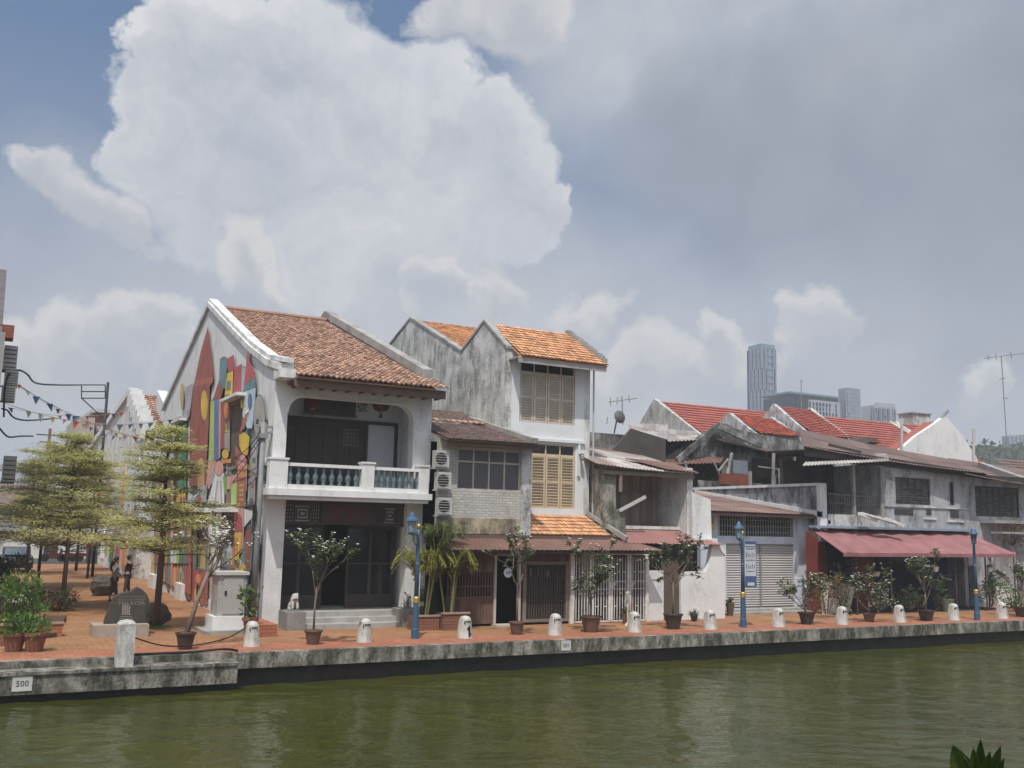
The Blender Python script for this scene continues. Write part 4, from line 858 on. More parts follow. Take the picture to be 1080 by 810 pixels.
m = MB(); sheet(m, (26.0, 31.3, 4.1), (pr - .05, 31.3, 4.06), (pr - .05, 39.4, 5.2), (26.0, 39.4, 5.25), 6, 4, .012, .2); m.box(26.2, pr, 31.42, 31.48, 3.92, 4.03); m.obj('roof', mat('brown_sheet_roof', (.2, .13, .11), var=.2, tint=.2), h)
m = MB(); m.wall((pr - .02, 31.2, 2.9), (0, 1, 0), (0, 0, 1), (.25, 0, 0), 8.4, 2.45); m.obj('party_wall', mat('moss_black_wall', (.36, .37, .39), var=.3, streak=.92, scol=(.03, .03, .032), sth=.5, sscale=1.8, bump=.4), h)
wcop = mat('white_mouldy_coping', (.64, .64, .63), var=.15, streak=.75, sth=.66, sscale=3)
m = MB(); m.box(pr - .1, pr + .35, 31.1, 39.7, 5.34, 5.46)
m.prism([(pr - .14, 31.0, 3.98), (pr - .14, 31.0, 4.22), (pr - .14, 39.5, 5.34), (pr - .14, 39.5, 5.2)], (.12, 0, 0)); m.box(pr - .14, pr + .26, 31.0, 31.2, 2.95, 5.34); m.obj('party_wall_coping', wcop, h)
m = MB(); c = PY(747, 552, 31.9); m.box(c.x - .3, c.x + .22, 31.78, 31.86, c.z - .28, c.z + .28); bx = thing('yellow_poster', 'small yellow and orange poster board beside the grille window', 'poster', (c.x, 31.8, c.z - .3)); m.obj('board', flat('posteryellow', (.5, .38, .05)), bx)
m = MB(); m.box(c.x - .28, c.x + .2, 31.76, 31.78, c.z + .0, c.z + .2); m.box(c.x - .28, c.x - .1, 31.755, 31.775, c.z - .2, c.z - .02); m.obj('print', flat('posterorange', (.42, .13, .04)), bx)
# ================================================================== H7: blackened house behind, H8: restaurant house
h = thing('blackened_house', 'soot black derelict house with sagging tin roofs and a rotten gable, behind the shuttered shop', 'house', (28, 42, 0))
m = MB()
def pz(px, py, Y): return tuple(PY(px, py, Y))
Yg = 41
m.prism([pz(640, 500, Yg), pz(865, 520, Yg), pz(865, 470, Yg), pz(757, 449, Yg), pz(700, 484, Yg), pz(640, 484, Yg)], (0, .3, 0))
m.wall((22, Yg + 3, 0), (1, 0, 0), (0, 0, 1), (0, .3, 0), 18, 8.4); m.obj('wall', black_wall, h)
m = MB(); a = Xz(694, 530, Yg - .9); b = Xz(852, 455, Yg - .9)
m.box(*sorted((Xz(672, 500, Yg - .2)[0], Xz(735, 500, Yg - .2)[0])), Yg - .5, Yg, 5.0, 6.2); m.box(Xz(735, 500, 40.5)[0], Xz(860, 500, 40.5)[0], 40.4, Yg, 5.2, 5.9); m.obj('lower_wall', black_wall, h)
for (q0, q1, y0, y1, nm, mt) in ((742, 760, 490, 512, 'opening_shade_panel', dark), (773, 788, 485, 500, 'blue_grey_panel', mat('blue_grey_boards', (.2, .22, .26), var=.3)), (793, 815, 483, 512, 'opening_shade_panel', dark), (820, 858, 480, 512, 'opening_shade_panel', dark), (726, 742, 490, 512, 'opening_shade_panel', dark)):  # openings are solid near-black panels, their inner shade put into the colour
    p, q = Xz(q0, y0, Yg - .52), Xz(q1, y1, Yg - .52); m = MB(); m.box(p[0], q[0], Yg - .56, Yg - .5 if mt is not dark else Yg - .5, q[1], p[1]); m.obj(nm, mt, h)
p, q = Xz(760, 499, 39.6), Xz(789, 512, 39.6); m = MB(); m.box(p[0], q[0], 39.55, 39.75, q[1], p[1]); m.obj('brick_parapet', brickred, h)

for a_, b_, w_ in (((752, 486, 39.9), (764, 512, 39.9), .08), ((768, 484, 39.9), (757, 498, 39.9), .08), ((772, 478, 40.1), (766, 510, 39.8), .14), ((791, 497, 39.5), (791, 513, 39.5), .14), ((816, 478, 40.2), (815, 512, 40.0), .12), ((838, 482, 40.2), (840, 512, 40.0), .1), ((800, 492, 40.1), (830, 496, 40.1), .07), ((722, 486, 40.2), (727, 512, 40.0), .12)):
    m = MB(); m.bar(pz(*a_), pz(*b_), w_); m.obj('broken_post', mat('pale_broken_post', (.35, .33, .3), streak=.6), h)
def psheet(m, pts, nx, ny, amp=.03, wl=.25, sag=0): sheet(m, *[PY(x, y, Y) for x, y, Y in pts], nx, ny, amp, wl, sag=sag)
m = MB(); psheet(m, [(694, 490, 40.1), (760, 488, 40.1), (765, 480, 41.2), (702, 482, 41.2)], 4, 1); m.obj('rusty_lean_to', rust, h)
m = MB()
psheet(m, [(668, 462, 40.5), (704, 464, 40.5), (705, 448, 46), (662, 446, 46)], 3, 2); psheet(m, [(704, 466, 40.5), (740, 464, 40.5), (735, 455, 46), (700, 452, 46)], 3, 2)
m.obj('grey_roof', grey_tin, h)
m = MB(); m.prism([pz(636, 487, 40.4), pz(702, 486, 40.4), pz(702, 463, 40.4), pz(666, 452, 40.4)], (0, .15, 0)); m.obj('dark_gable', mat('dark_boards', (.075, .065, .06), var=.3), h)
m = MB(); psheet(m, [(756, 464, 40.5), (868, 484, 40.5), (930, 462, 47), (757, 446, 44.5)], 8, 2, .03, .25, .15); m.obj('sagging_roof', mat('sooty_roof', (.1, .075, .065), var=.35, tint=.35, blotch=.6, bcol=(.035, .03, .028)), h)
m = MB(); m.bar(pz(757, 449, 40.7), pz(803, 470, 40.2), .16, .3); m.bar(pz(757, 449, 40.7), pz(714, 486, 40.4), .16, .3); m.obj('barge_board', black_wall, h)
h = thing('red_awning_restaurant', 'two storey grey white house with an open upper veranda over a wide faded red awning', 'restaurant', (36.5, 34, 0))
Y = 31.0; ex0, ex1 = pr + .24, 41.9
vx = Xz(926, 520, Y)[0]
f1 = Xz(944, 503, Y) + Xz(982, 533, Y); f2 = Xz(1001, 508, Y) + Xz(1007, 533, Y); vv = [Xz(a, b, Y) + Xz(c, d, Y) for a, b, c, d in ((943, 536.5, 963, 543), (977, 537, 982, 543), (1002, 538, 1011, 546))]
uz = 3.5
m = MB(); hol = [(f1[0] - vx, f1[2] - vx, f1[3] - uz, f1[1] - uz), (f2[0] - vx, f2[2] - vx, f2[3] - uz, f2[1] - uz)]
m.wall((vx, Y, uz), (1, 0, 0), (0, 0, 1), (0, .25, 0), ex1 - vx, 2.95, hol)
m.box(vx - .02, ex1, Y - .05, Y, 4.55, 4.62); m.wall((vx, Y + .25, uz), (0, 1, 0), (0, 0, 1), (.25, 0, 0), 6, 2.95); m.box(ex1 - .25, ex1, Y + .25, 40, 0, 6.4)
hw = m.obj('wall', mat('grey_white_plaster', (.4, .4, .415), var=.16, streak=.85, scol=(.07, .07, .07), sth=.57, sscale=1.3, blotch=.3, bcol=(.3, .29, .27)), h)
win_y(h, f1[0], f1[2], f1[3], f1[1], Y + .08, 5, .06, 0, mat('green_grey_louvre', (.1, .11, .11), tint=.3), darkwood, 'louvred_window', True)
win_y(h, f2[0], f2[2], f2[3], f2[1], Y + .08, 1, .05, 0, glass, darkwood)
for a in vv: m = MB(); m.box(a[0], a[2], Y - .03, Y + .0, a[3], a[1]); m.obj('vent', mat('dark_vent', (.05, .05, .05)), h)
m = MB()
for a in vv[1:]: m.box(a[0] - .25, a[2] + .3, Y - .06, Y - .001, a[3] - .22, a[3] - .14); m.box(a[0] - .25, a[2] + .3, Y - .06, Y - .001, a[1] + .06, a[1] + .12)
m.obj('sill', white2, h)
# veranda
m = MB(); m.box(ex0, vx, 33.6, 33.8, uz, 6.6); m.obj('veranda_back_wall', mat('brown_veranda_wall', (.12, .1, .09), var=.35, streak=.6), h)
m = MB(); m.box(ex0, vx, Y - .2, 33.6, uz + .2, uz + .35); m.box(ex0, vx, Y - .22, Y - .05, uz, uz + .62); m.obj('veranda_parapet', mould2, h)
m = MB(); m.bar((ex0, Y - .1, 5.0), (vx, Y - .1, 4.92), .05); m.bar((ex0, Y - .1, 4.6), (vx, Y - .1, 4.55), .03)
x = ex0 + .1
while x < vx: m.box(x, x + .02, Y - .11, Y - .09, 4.1, 5.0); x += .14
m.box(ex0 + 1.4, ex0 + 1.5, Y - .14, Y - .04, 4.1, 5.2); m.obj('veranda_rail', mat('grey_rail', (.13, .125, .115), var=.3), h)
for q in (899, 928): x = Xz(q, 500, Y - .1)[0]; m = MB(); m.box(x - .07, x + .07, Y - .2, Y - .06, 4.1, 6.3); m.obj('veranda_post', mat('pale_post', (.3, .29, .27), streak=.5), h)
m = MB(); psheet(m, [(846, 491, 30.0), (938, 486, 30.0), (934, 478, 32.5), (852, 484, 32.5)], 5, 1, .02, .2); m.obj('veranda_roof', grey_tin, h)
m = MB(); psheet(m, [(848, 471, 31.0), (1044, 500, 30.2), (1012, 486, 35.5), (842, 452, 38.0)], 10, 2, .015, .2, .1); m.obj('roof', brown_roof, h)
m = MB(); p = PY(850, 470, 31.2); q = PY(1040, 498.5, 30.5); m.prism([p, q, (q.x, q.y, q.z - .3), (p.x, p.y, p.z - .45)], (0, .1, 0)); m.prism([(p.x, 31.4, p.z - .15), (41.8, 31.4, 6.42), (41.8, 33.6, 6.42), (p.x, 33.6, p.z - .1)], (0, 0, -.05)); m.bar(pz(874, 469, 31.0), pz(908, 477, 30.9), .05, .12); m.obj('eaves_board', mat('black_brown_board', (.05, .042, .038), var=.35), h)
m = MB(); m.bar(pz(907, 541, 30.3), pz(952, 554, 30.0), .3, .08); m.bar(pz(906, 542, 30.2), pz(925, 549, 30.2), .12, .12); m.bar(pz(934, 547, 30.1), pz(953, 555, 29.9), .12, .14); m.obj('loose_board', white2, h)
# awning
ax0, ax1 = 31.15, 42.0
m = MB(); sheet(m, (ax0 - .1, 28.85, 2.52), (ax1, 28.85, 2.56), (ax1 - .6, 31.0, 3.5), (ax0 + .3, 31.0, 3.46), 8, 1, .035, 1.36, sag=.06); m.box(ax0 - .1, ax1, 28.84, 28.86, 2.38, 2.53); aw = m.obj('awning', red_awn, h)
m = MB(); m.box(ax0 + .2, ax1 - .5, 30.6, 31.0, 3.52, 3.62); m.obj('awning_gutter', mat('blue_grey_gutter', (.24, .28, .34)), aw)
m = MB(); m.prism([(ax0, 30.35, 3.1), (ax0, 31, 3.4), (ax0, 31, 0.05), (ax0, 30.5, .05)], (.05, 0, 0)); m.box(ax0 + .05, ax0 + 1.0, 30.85, 30.95, .05, 2.9); m.obj('side_curtain', red_wall, h)
wx = Xz(905, 640, 30.5)[0]
m = MB(); m.box(wx - .4, wx + .75, 30.2, 30.4, 0, 2.6); m.obj('red_wall', mat('dark_red_wall', (.13, .045, .035), var=.25, streak=.4), h)
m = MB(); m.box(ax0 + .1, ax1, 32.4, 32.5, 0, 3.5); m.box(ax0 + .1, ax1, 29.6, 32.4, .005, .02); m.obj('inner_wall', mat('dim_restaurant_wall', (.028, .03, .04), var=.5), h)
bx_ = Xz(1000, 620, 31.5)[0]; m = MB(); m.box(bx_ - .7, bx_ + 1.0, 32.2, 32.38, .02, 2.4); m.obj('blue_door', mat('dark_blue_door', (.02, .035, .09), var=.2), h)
for k in range(6): x = ax0 + 1 + k * 2.05; m = MB(); m.tube([(x, 29.2, 0), (x, 29.2, 2.6)], .035, 6); m.obj('awning_post', darkwood, h)
# leaning white board
t = thing('white_board', 'pale cream board leaning beside the red wall behind the bushes', 'board', (32, 30, 0)); m = MB()
m.prism([pz(868, 652, 29.9), pz(894, 652, 29.9), pz(903, 617, 29.9), pz(866, 612, 29.9)], (0, .06, 0)); m.obj('panel', mat('cream_board', (.5, .46, .4), var=.15, streak=.3), t)
# ================================================================== H9
h = thing('end_house', 'grey white house with a wide dark window at the right end of the row', 'house', (46, 35, 0)); Y = 31
g1 = Xz(1028, 512, Y) + Xz(1076, 546, Y)
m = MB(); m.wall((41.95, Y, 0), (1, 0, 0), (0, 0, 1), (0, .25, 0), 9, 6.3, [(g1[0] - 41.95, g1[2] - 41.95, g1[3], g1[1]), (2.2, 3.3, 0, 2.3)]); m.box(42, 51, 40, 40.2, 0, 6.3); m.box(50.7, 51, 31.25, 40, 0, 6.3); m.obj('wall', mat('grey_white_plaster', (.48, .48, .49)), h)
win_y(h, g1[0], g1[2], g1[3], g1[1], Y + .08, 7, .07, 0, mat('green_grey_louvre', (.1, .11, .11)), darkwood, 'louvred_window', True)
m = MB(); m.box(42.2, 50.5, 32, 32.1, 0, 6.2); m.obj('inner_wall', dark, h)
m = MB(); psheet(m, [(1018, 500, 30.1), (1130, 517, 30.1), (1130, 500, 38), (1000, 483, 36)], 8, 3, .015, .2, .08); rf = m.obj('roof', brown_roof, h)
m = MB(); m.bar(pz(1034, 490, 34), pz(1085, 508, 30.2), .3, .25); m.obj('roof_coping', concrete, rf)
m = MB(); m.box(42, 51, 30.3, 30.38, 6.0, 6.22); m.obj('fascia', mat('black_brown_board', (.05, .042, .038)), h)
m = MB(); p = PY(1060, 551, 30.5); m.box(p.x - 1.2, p.x + 4, 30.2, 31, p.z - .05, p.z + .1); m.box(p.x - 1.5, p.x + 4, 29.6, 30.2, p.z - .55, p.z - .45); m.obj('canopy', concrete, h)
for a in (1049, 1060): m = MB(); x = Xz(a, 620, 30.8)[0]; m.box(x, x + .8, 30.7, 30.9, 0, 2.6); m.obj('pier', white2, h)
# ================================================================== back row of red roofs
def red_house(name, label, X0, X1, yf, yr, yb, ze, zr, wallm, roofm, gable_left=True, nx=None):
    t = thing(name, label, 'house', ((X0 + X1) / 2, yr, 0))
    m = MB(); m.wall((X0 + .3, yf, 0), (1, 0, 0), (0, 0, 1), (0, .3, 0), X1 - X0 - .6, ze); m.wall((X0 + .3, yb - .3, 0), (1, 0, 0), (0, 0, 1), (0, .3, 0), X1 - X0 - .6, ze)
    P_ = [(yf, 0), (yf, ze), (yr, zr + .15), (yb, ze), (yb, 0)]
    for X in (X0, X1 - .3): m.prism([(X, y, z) for y, z in P_], (.3, 0, 0))
    m.obj('wall', wallm, t)
    m = MB(); n = nx or int((X1 - X0) / .35)
    tiles(m, (X0 + .2, yf - .3, ze - .05), (X1 - .2, yf - .3, ze - .05), (X1 - .2, yr, zr), (X0 + .2, yr, zr), n, 16, .03, .06, 2)
    slab(m, (X0 + .2, yb + .3, ze - .05), (X1 - .2, yb + .3, ze - .05), (X1 - .2, yr, zr), (X0 + .2, yr, zr), .08); m.obj('roof', roofm, t)
    m = MB()
    for X in (X0 - .08, X1 - .38): coping(X, .45, [(yf - .4, ze), (yr, zr + .2), (yb + .4, ze)], .2, 0)
    m.obj('gable_coping', concrete, t); return t
stonewall = mat('white_stone_gable', (.55, .54, .5), var=.2, streak=.6, sth=.55, blotch=.4, bcol=(.3, .27, .23))
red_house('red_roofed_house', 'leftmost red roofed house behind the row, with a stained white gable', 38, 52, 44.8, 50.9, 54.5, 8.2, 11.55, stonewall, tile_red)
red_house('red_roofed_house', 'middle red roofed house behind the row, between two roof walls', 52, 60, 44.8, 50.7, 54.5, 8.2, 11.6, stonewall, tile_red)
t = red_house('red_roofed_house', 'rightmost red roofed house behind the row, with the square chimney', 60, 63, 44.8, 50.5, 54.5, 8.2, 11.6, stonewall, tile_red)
p = PY(970, 440, 51); m = MB(); m.box(p.x - 1.2, p.x + .7, 50.6, 52, 10, p.z + .2); m.box(p.x - 1.3, p.x + .8, 50.5, 52.1, p.z + .2, p.z + .3); m.obj('chimney', mould, t)
t = thing('white_gable_house', 'house with a tall plain white gable rising above the brown roofs on the right', 'house', (57, 44, 0))
YG = 42.8
def g3(q): p = PY(q[0], q[1], YG); return (p.x, YG, max(0, p.z))
m = MB(); m.prism([g3(q) for q in ((946, 560), (1034, 560), (1032, 489), (1030, 482), (1015, 460), (1000, 441), (996, 439), (986, 447), (966, 460), (950, 474), (946, 480))], (0, .3, 0)); m.box(g3((946, 480))[0] + .1, g3((1034, 480))[0] - .1, YG + .3, 44.6, 0, 8)
m.obj('wall', mat('bright_white_gable', (.68, .67, .65), var=.06, streak=.4, sth=.64), t)
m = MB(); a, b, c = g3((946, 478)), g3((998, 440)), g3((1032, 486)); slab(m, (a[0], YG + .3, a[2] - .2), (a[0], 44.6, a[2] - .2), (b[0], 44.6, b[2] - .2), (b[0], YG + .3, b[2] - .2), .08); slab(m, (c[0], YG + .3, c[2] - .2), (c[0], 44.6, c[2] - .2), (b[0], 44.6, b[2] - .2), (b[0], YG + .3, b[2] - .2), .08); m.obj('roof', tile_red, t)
for q, y0, y1 in ((951, 446, 474), (1027, 452, 482)): m = MB(); a, b = PY(q, y0, YG - .1), PY(q, y1 + 20, YG - .1); m.tube([b, a], .09, 8); m.obj('vent_pipe', acm, t)
m = MB(); a = PY(994, 441, YG); b = PY(1001, 437, YG); m.bar((a.x, YG + .1, a.z), (b.x, YG + .1, b.z + .25), .2, .12); m.obj('ridge_tip', concrete, t)
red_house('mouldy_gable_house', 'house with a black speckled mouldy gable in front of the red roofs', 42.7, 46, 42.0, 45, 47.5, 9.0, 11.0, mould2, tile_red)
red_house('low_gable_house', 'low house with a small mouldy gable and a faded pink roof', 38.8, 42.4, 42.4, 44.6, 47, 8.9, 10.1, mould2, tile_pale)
t = thing('brown_roofed_house', 'brown roofed house just right of the tall shuttered house, half hidden', 'house', (24, 46, 0))
m = MB(); m.box(21.5, 27.2, 44.6, 50, 0, 7.6); m.obj('wall', black_wall, t)
m = MB(); tiles(m, (20.3, 43.8, 7.6), (27.6, 43.8, 7.5), (26.6, 47.2, 9.6), (20.3, 47.2, 9.75), 26, 10, .03, .05, 2); slab(m, (20.3, 51, 7.6), (27.6, 51, 7.6), (26.6, 47.2, 9.6), (20.3, 47.2, 9.7), .06); m.obj('roof', brown_roof, t)
t = thing('far_roof_house', 'far house with a sloping brown roof at the right edge', 'house', (78, 50, 0))
m = MB(); m.box(66, 100, 41, 50, 0, 6.6); m.obj('wall', black_wall, t)
m = MB(); tiles(m, (60, 39, 6.2), (110, 39, 6.2), (110, 47, 9.1), (66.5, 47, 9.1), 70, 10, .03, .06, 2); m.obj('roof', brown_roof, t)
# ================================================================== towers
def tower(name, label, x0, x1, y0, y1, zt, nb, nf, wallm, slotm, cat='tower'):
    t = thing(name, label, cat, ((x0 + x1) / 2, y0, 0)); m = MB(); m.box(x0, x1, y0, y1, 0, zt); m.obj('body', slotm, t)
    m = MB(); W = x1 - x0; D = y1 - y0; rr = random.Random(2)
    for i in range(nb):
        for j in range(nf):
            z0 = zt * j / nf; z1 = zt * (j + 1) / nf
            off = .25 if (j // 3 + i) % 2 else 0
            a = x0 + W * (i + off) / nb; m.box(a, a + W / nb * .5, y0 - .3, y0, z0, z1 - .12)
            if i < max(3, int(nb * D / W)):
                k = max(3, int(nb * D / W)); b = y0 + D * (i + off) / k; m.box(x0 - .3, x0, b, b + D / k * .5, z0, z1 - .12)
    m.obj('cladding_panels', wallm, t)
    return t
tg = mat('tower_glass', (.015, .032, .065), rough=.2, var=.15, bump=0, scale=.1); tp = mat('tower_panel', (.2, .25, .31), var=.1, bump=0, scale=.1)
tx1 = PY(819, 400, 300).x; tx0 = PY(788, 400, 309).x
t = tower('glass_tower', 'tall blue grey glass tower on the skyline', tx0, tx1, 300, 309, 78.5, 7, 27, tp, tg)
m = MB(); m.box(tx0 + .3, tx1 - .2, 300.5, 308.5, 78.5, 80.4); m.obj('roof_plant', mat('teal_crown', (.14, .24, .27), bump=0), t)
m = MB(); m.box(tx0 + 3, tx0 + 4.6, 299.4, 300, 10, 77)
for k in range(26): m.box(tx0 + 2.7, tx0 + 4.9, 299.1, 299.4, 4 + k * 2.85, 5 + k * 2.85)
m.obj('balcony_stack', tp, t)
mw_, mg = mat('block_white', (.34, .35, .38), var=.1, bump=0, scale=.1), mat('block_glass', (.02, .03, .05), rough=.25, bump=0, scale=.1)
def px_block(t, q0, q1, ytop, Y, D, mt, nm='body', z0=0): a = PY(q0, ytop, Y + D); a.z = PY((q0 + q1) / 2, ytop, Y).z; b = PY(q1, ytop, Y); m = MB(); m.box(a.x, b.x, Y, Y + D, z0, a.z); m.obj(nm, mt, t); return a.x, b.x, a.z
def px_windows(t, q0, q1, y0, y1, Y, nx, nz, mt):
    m = MB(); a = PY(q0, y0, Y); b = PY(q1, y1, Y); rr = random.Random(q0)
    for i in range(nx):
        for j in range(nz):
            if rr.random() < .12: continue
            w_, h_ = (b.x - a.x) / nx, (a.z - b.z) / nz; x, z = a.x + i * w_, b.z + j * h_; m.box(x + w_ * .2, x + w_ * (.5 + .3 * rr.random()), Y - .12, Y, z + h_ * .12, z + h_ * .9)
    m.obj('windows', mt, t)
t = thing('apartment_block', 'long white and grey apartment block with a raised right wing, left of the smaller one', 'building', (215, 230, 0))
px_block(t, 838, 886, 422, 230, 7, mw_); px_block(t, 884, 907, 409, 229, 4, mat('block_grey', (.2, .23, .28), bump=0), 'wing'); px_windows(t, 853, 884, 423, 445, 230, 9, 4, mg); px_windows(t, 891, 907, 411, 445, 229, 6, 8, mw_)
a = PY(836, 413, 229); b = PY(886, 411, 229); m = MB(); m.box(a.x, b.x, 230.3, 244, a.z - .3, a.z + .3); m.obj('roof_canopy', mat('teal_crown', (.14, .24, .27)), t)
m = MB()
for k in range(6): x = a.x + (b.x - a.x) * k / 6; m.box(x, x + .4, 230.4, 230.8, 30, a.z - .3)
c = PY(846, 420, 231); m.box(c.x, PY(884, 420, 231).x, 231, 240, 30, c.z + 1.6); m.obj('roof_frame', mg, t)
m = MB(); d = PY(825, 430, 228); e = PY(838, 418, 228); m.box(d.x, e.x, 228, 240, 0, d.z); m.box(e.x - 2, e.x, 228, 240, 0, e.z); m.obj('annex', mg, t)
t = thing('small_apartment_block', 'smaller white apartment block with vertical dark bands, right of the longer one', 'building', (245, 235, 0))
px_block(t, 908, 945, 428, 235, 5, mw_); px_windows(t, 918, 945, 428, 447, 234.9, 11, 1, mg); px_windows(t, 918, 945, 428, 447, 234.8, 6, 5, mat('block_grey', (.2, .23, .28))); px_block(t, 922, 944, 425, 237, 2, mw_, 'roof_storey')
t = thing('distant_block', 'distant grey block on the wooded rise at the right edge', 'building', (300, 200, 0)); px_block(t, 1062, 1085, 457, 205, 10, mat('block_grey', (.2, .23, .28))); px_windows(t, 1063, 1085, 458, 470, 204.9, 5, 3, mw_)
# ================================================================== hills with a far wood
m = MB(); random.seed(9); N = 40
ridge = []
for i in range(N + 1): q = 1015 + i * 6; ridge.append(PY(q, 474 - 3 * math.sin(i * .5) - min(12, i * .5), 190))
b0 = [(p.x, 170, -1) for p in ridge]; m.v = b0 + [tuple(p) for p in ridge] + [(p.x + 60, 330, -1) for p in ridge]
for k in (0, 1):
    for i in range(N): q = k * (N + 1) + i; m.f.append((q, q + 1, q + N + 2, q + N + 1)); m.m.append(0); m.t.append(.5)
struct(m.obj('hills', mat('wooded_hill', (.03, .045, .02), bump=0), smooth=True))
m = MB()
for i in range(2600):
    p = random.choice(ridge); t_ = random.random() ** .6; base = Vector((p.x + random.uniform(-4, 4), 170 + 20 * t_ + random.gauss(0, 1), p.z * t_ + random.uniform(0, 2.2) * random.random())); leaf(m, base, rv() + Vector((0, 0, .6)), rv(), random.uniform(.9, 2.0), random.uniform(.6, 1.3))
for i in range(900):                                                # low treeline between and behind the houses
    q = random.choice((random.uniform(640, 690), random.uniform(985, 1045), random.uniform(955, 975))); p = PY(q, 470, 150); base = Vector((p.x, 150 + random.uniform(-3, 3), random.uniform(0, 1) * (p.z * 0.9))); leaf(m, base, rv(), rv(), 2, 1.4)
m.obj('far_wood', leaf_f, origin=(300, 180, 0))['kind'] = 'stuff'
# ================================================================== street on the left
def street_house(name, label, X, X2, yf, yr, yb, ze, zr, wm, rm, cm):
    t = thing(name, label, 'house', ((X + X2) / 2, yr, 0)); m = MB(); m.prism([(X, yf, 0), (X, yf, ze), (X, yr, zr), (X, yb, ze), (X, yb, 0)], (.3, 0, 0)); m.prism([(X2, yf, 0), (X2, yf, ze), (X2, yr, zr), (X2, yb, ze), (X2, yb, 0)], (.3, 0, 0)); m.wall((X + .3, yf, 0), (1, 0, 0), (0, 0, 1), (0, .3, 0), X2 - X - .3, ze); m.obj('wall', wm, t)
    m = MB(); tiles(m, (X + .3, yf, ze), (X2, yf, ze), (X2, yr, zr - .1), (X + .3, yr, zr - .1), 18, 16, .08, .06, 3); slab(m, (X + .3, yb, ze), (X2, yb, ze), (X2, yr, zr - .1), (X + .3, yr, zr - .1), .1); m.obj('roof', rm, t)
    m = MB(); n = 7
    for k in range(n):
        v0, v1 = k / n, (k + 1) / n; y0, y1 = yf + (yr - yf) * v0, yf + (yr - yf) * v1; z1 = ze + (zr - ze) * v1; m.box(X - .25, X + .5, y0, y1 - .01, z1 - 1.0, z1 + .1)
    m.prism([(X - .2, yr, zr - .1), (X - .2, yb, ze - .1), (X - .2, yb, ze + .3), (X - .2, yr, zr + .3)], (.6, 0, 0)); m.obj('stepped_coping', cm, t); return t
wcm = mat('white_mouldy_coping', (.55, .55, .54))
a = PX(139, 414, 8.0); b = PX(154, 450, 8.0)
t = street_house('street_house', 'white street house with a stepped mouldy gable behind the mural house', 8.0, 14, 58, min(a.y, 78), 96, 8.2, a.z if a.y < 80 else 13.5, white2, tile_old, wcm)
rnd = random.Random(8); y = 59.0; keys2 = ['red', 'crim', 'brick', 'lb', 'lil', 'pink', 'org', 'yel', 'teal', 'grn', 'wht']
while y < 92:
    for z0, z1 in ((.3, 2.9), (3.6, 6.9)):
        if rnd.random() < .25: continue
        w_ = rnd.uniform(.8, 2.6); m = MB(); a0 = z0 + rnd.uniform(0, .6); a1 = z1 - rnd.uniform(0, 1.2); m.prism([(7.94, y, a0), (7.94, y + w_, a0), (7.94, y + w_, a1 - .5), (7.94, y + w_ / 2, a1), (7.94, y, a1 - .5)], (.055, 0, 0)); m.obj('painted_panel', flat('mural_' + (kk := rnd.choice(keys2)), PC[kk]), t)
    y += rnd.uniform(1.4, 3.4)
m = MB(); a = PX(170, 412, 8.3); b = PX(178, 428, 8.3); m.prism([(8.1, b.y, b.z - 1.0), (8.1, b.y, b.z), (8.1, a.y, a.z), (8.1, a.y, a.z - 1.0)], (.5, 0, 0)); m.obj('roof_upstand', wcm, t)
# dark far building and end of street
t = thing('dark_far_house', 'dark brown windowless house at the far end of the street', 'house', (8, 100, 0)); a = PY(100, 435, 100); b = PY(131, 435, 100)
m = MB(); m.box(a.x, b.x + 3, 100, 112, 0, a.z); m.obj('wall', mat('dark_brown_wall', (.15, .115, .1), var=.25, streak=.4), t); m = MB(); m.box(a.x - .3, b.x + 3.2, 99.6, 112, a.z, a.z + .35); m.obj('roof_edge', mould, t); m = MB(); m.box(a.x - 1.6, a.x - .02, 99, 111, 0, a.z - .6); m.obj('side_wall', mat('sand_plaster', (.4, .35, .28)), t)
t = thing('garden_wall', 'long low white wall across the far end of the street', 'wall', (0, 86, 0)); m = MB(); m.box(-14, 9, 86, 86.3, 0, 2.1); m.obj('body', white2, t); m = MB(); m.box(-14, 9, 85.9, 86.4, 2.1, 2.2); m.obj('coping', concrete, t); m = MB(); a = PY(46, 580, 85.9); m.box(a.x, a.x + 1.0, 85.92, 86.0, 0, 1.95); m.obj('door', darkwood, t)
t = thing('far_street_houses', 'long grey row building closing the far street', 'building', (-10, 100, 0)); m = MB(); m.box(-40, 5.2, 98, 110, 0, 4.2); m.obj('wall', mat('grey_far_wall', (.3, .3, .29), var=.2), t); m = MB(); slab(m, (-40, 97.5, 4.1), (5.4, 97.5, 4.1), (5.4, 104, 6.2), (-40, 104, 6.2), .2); m.obj('roof', brown_roof, t)
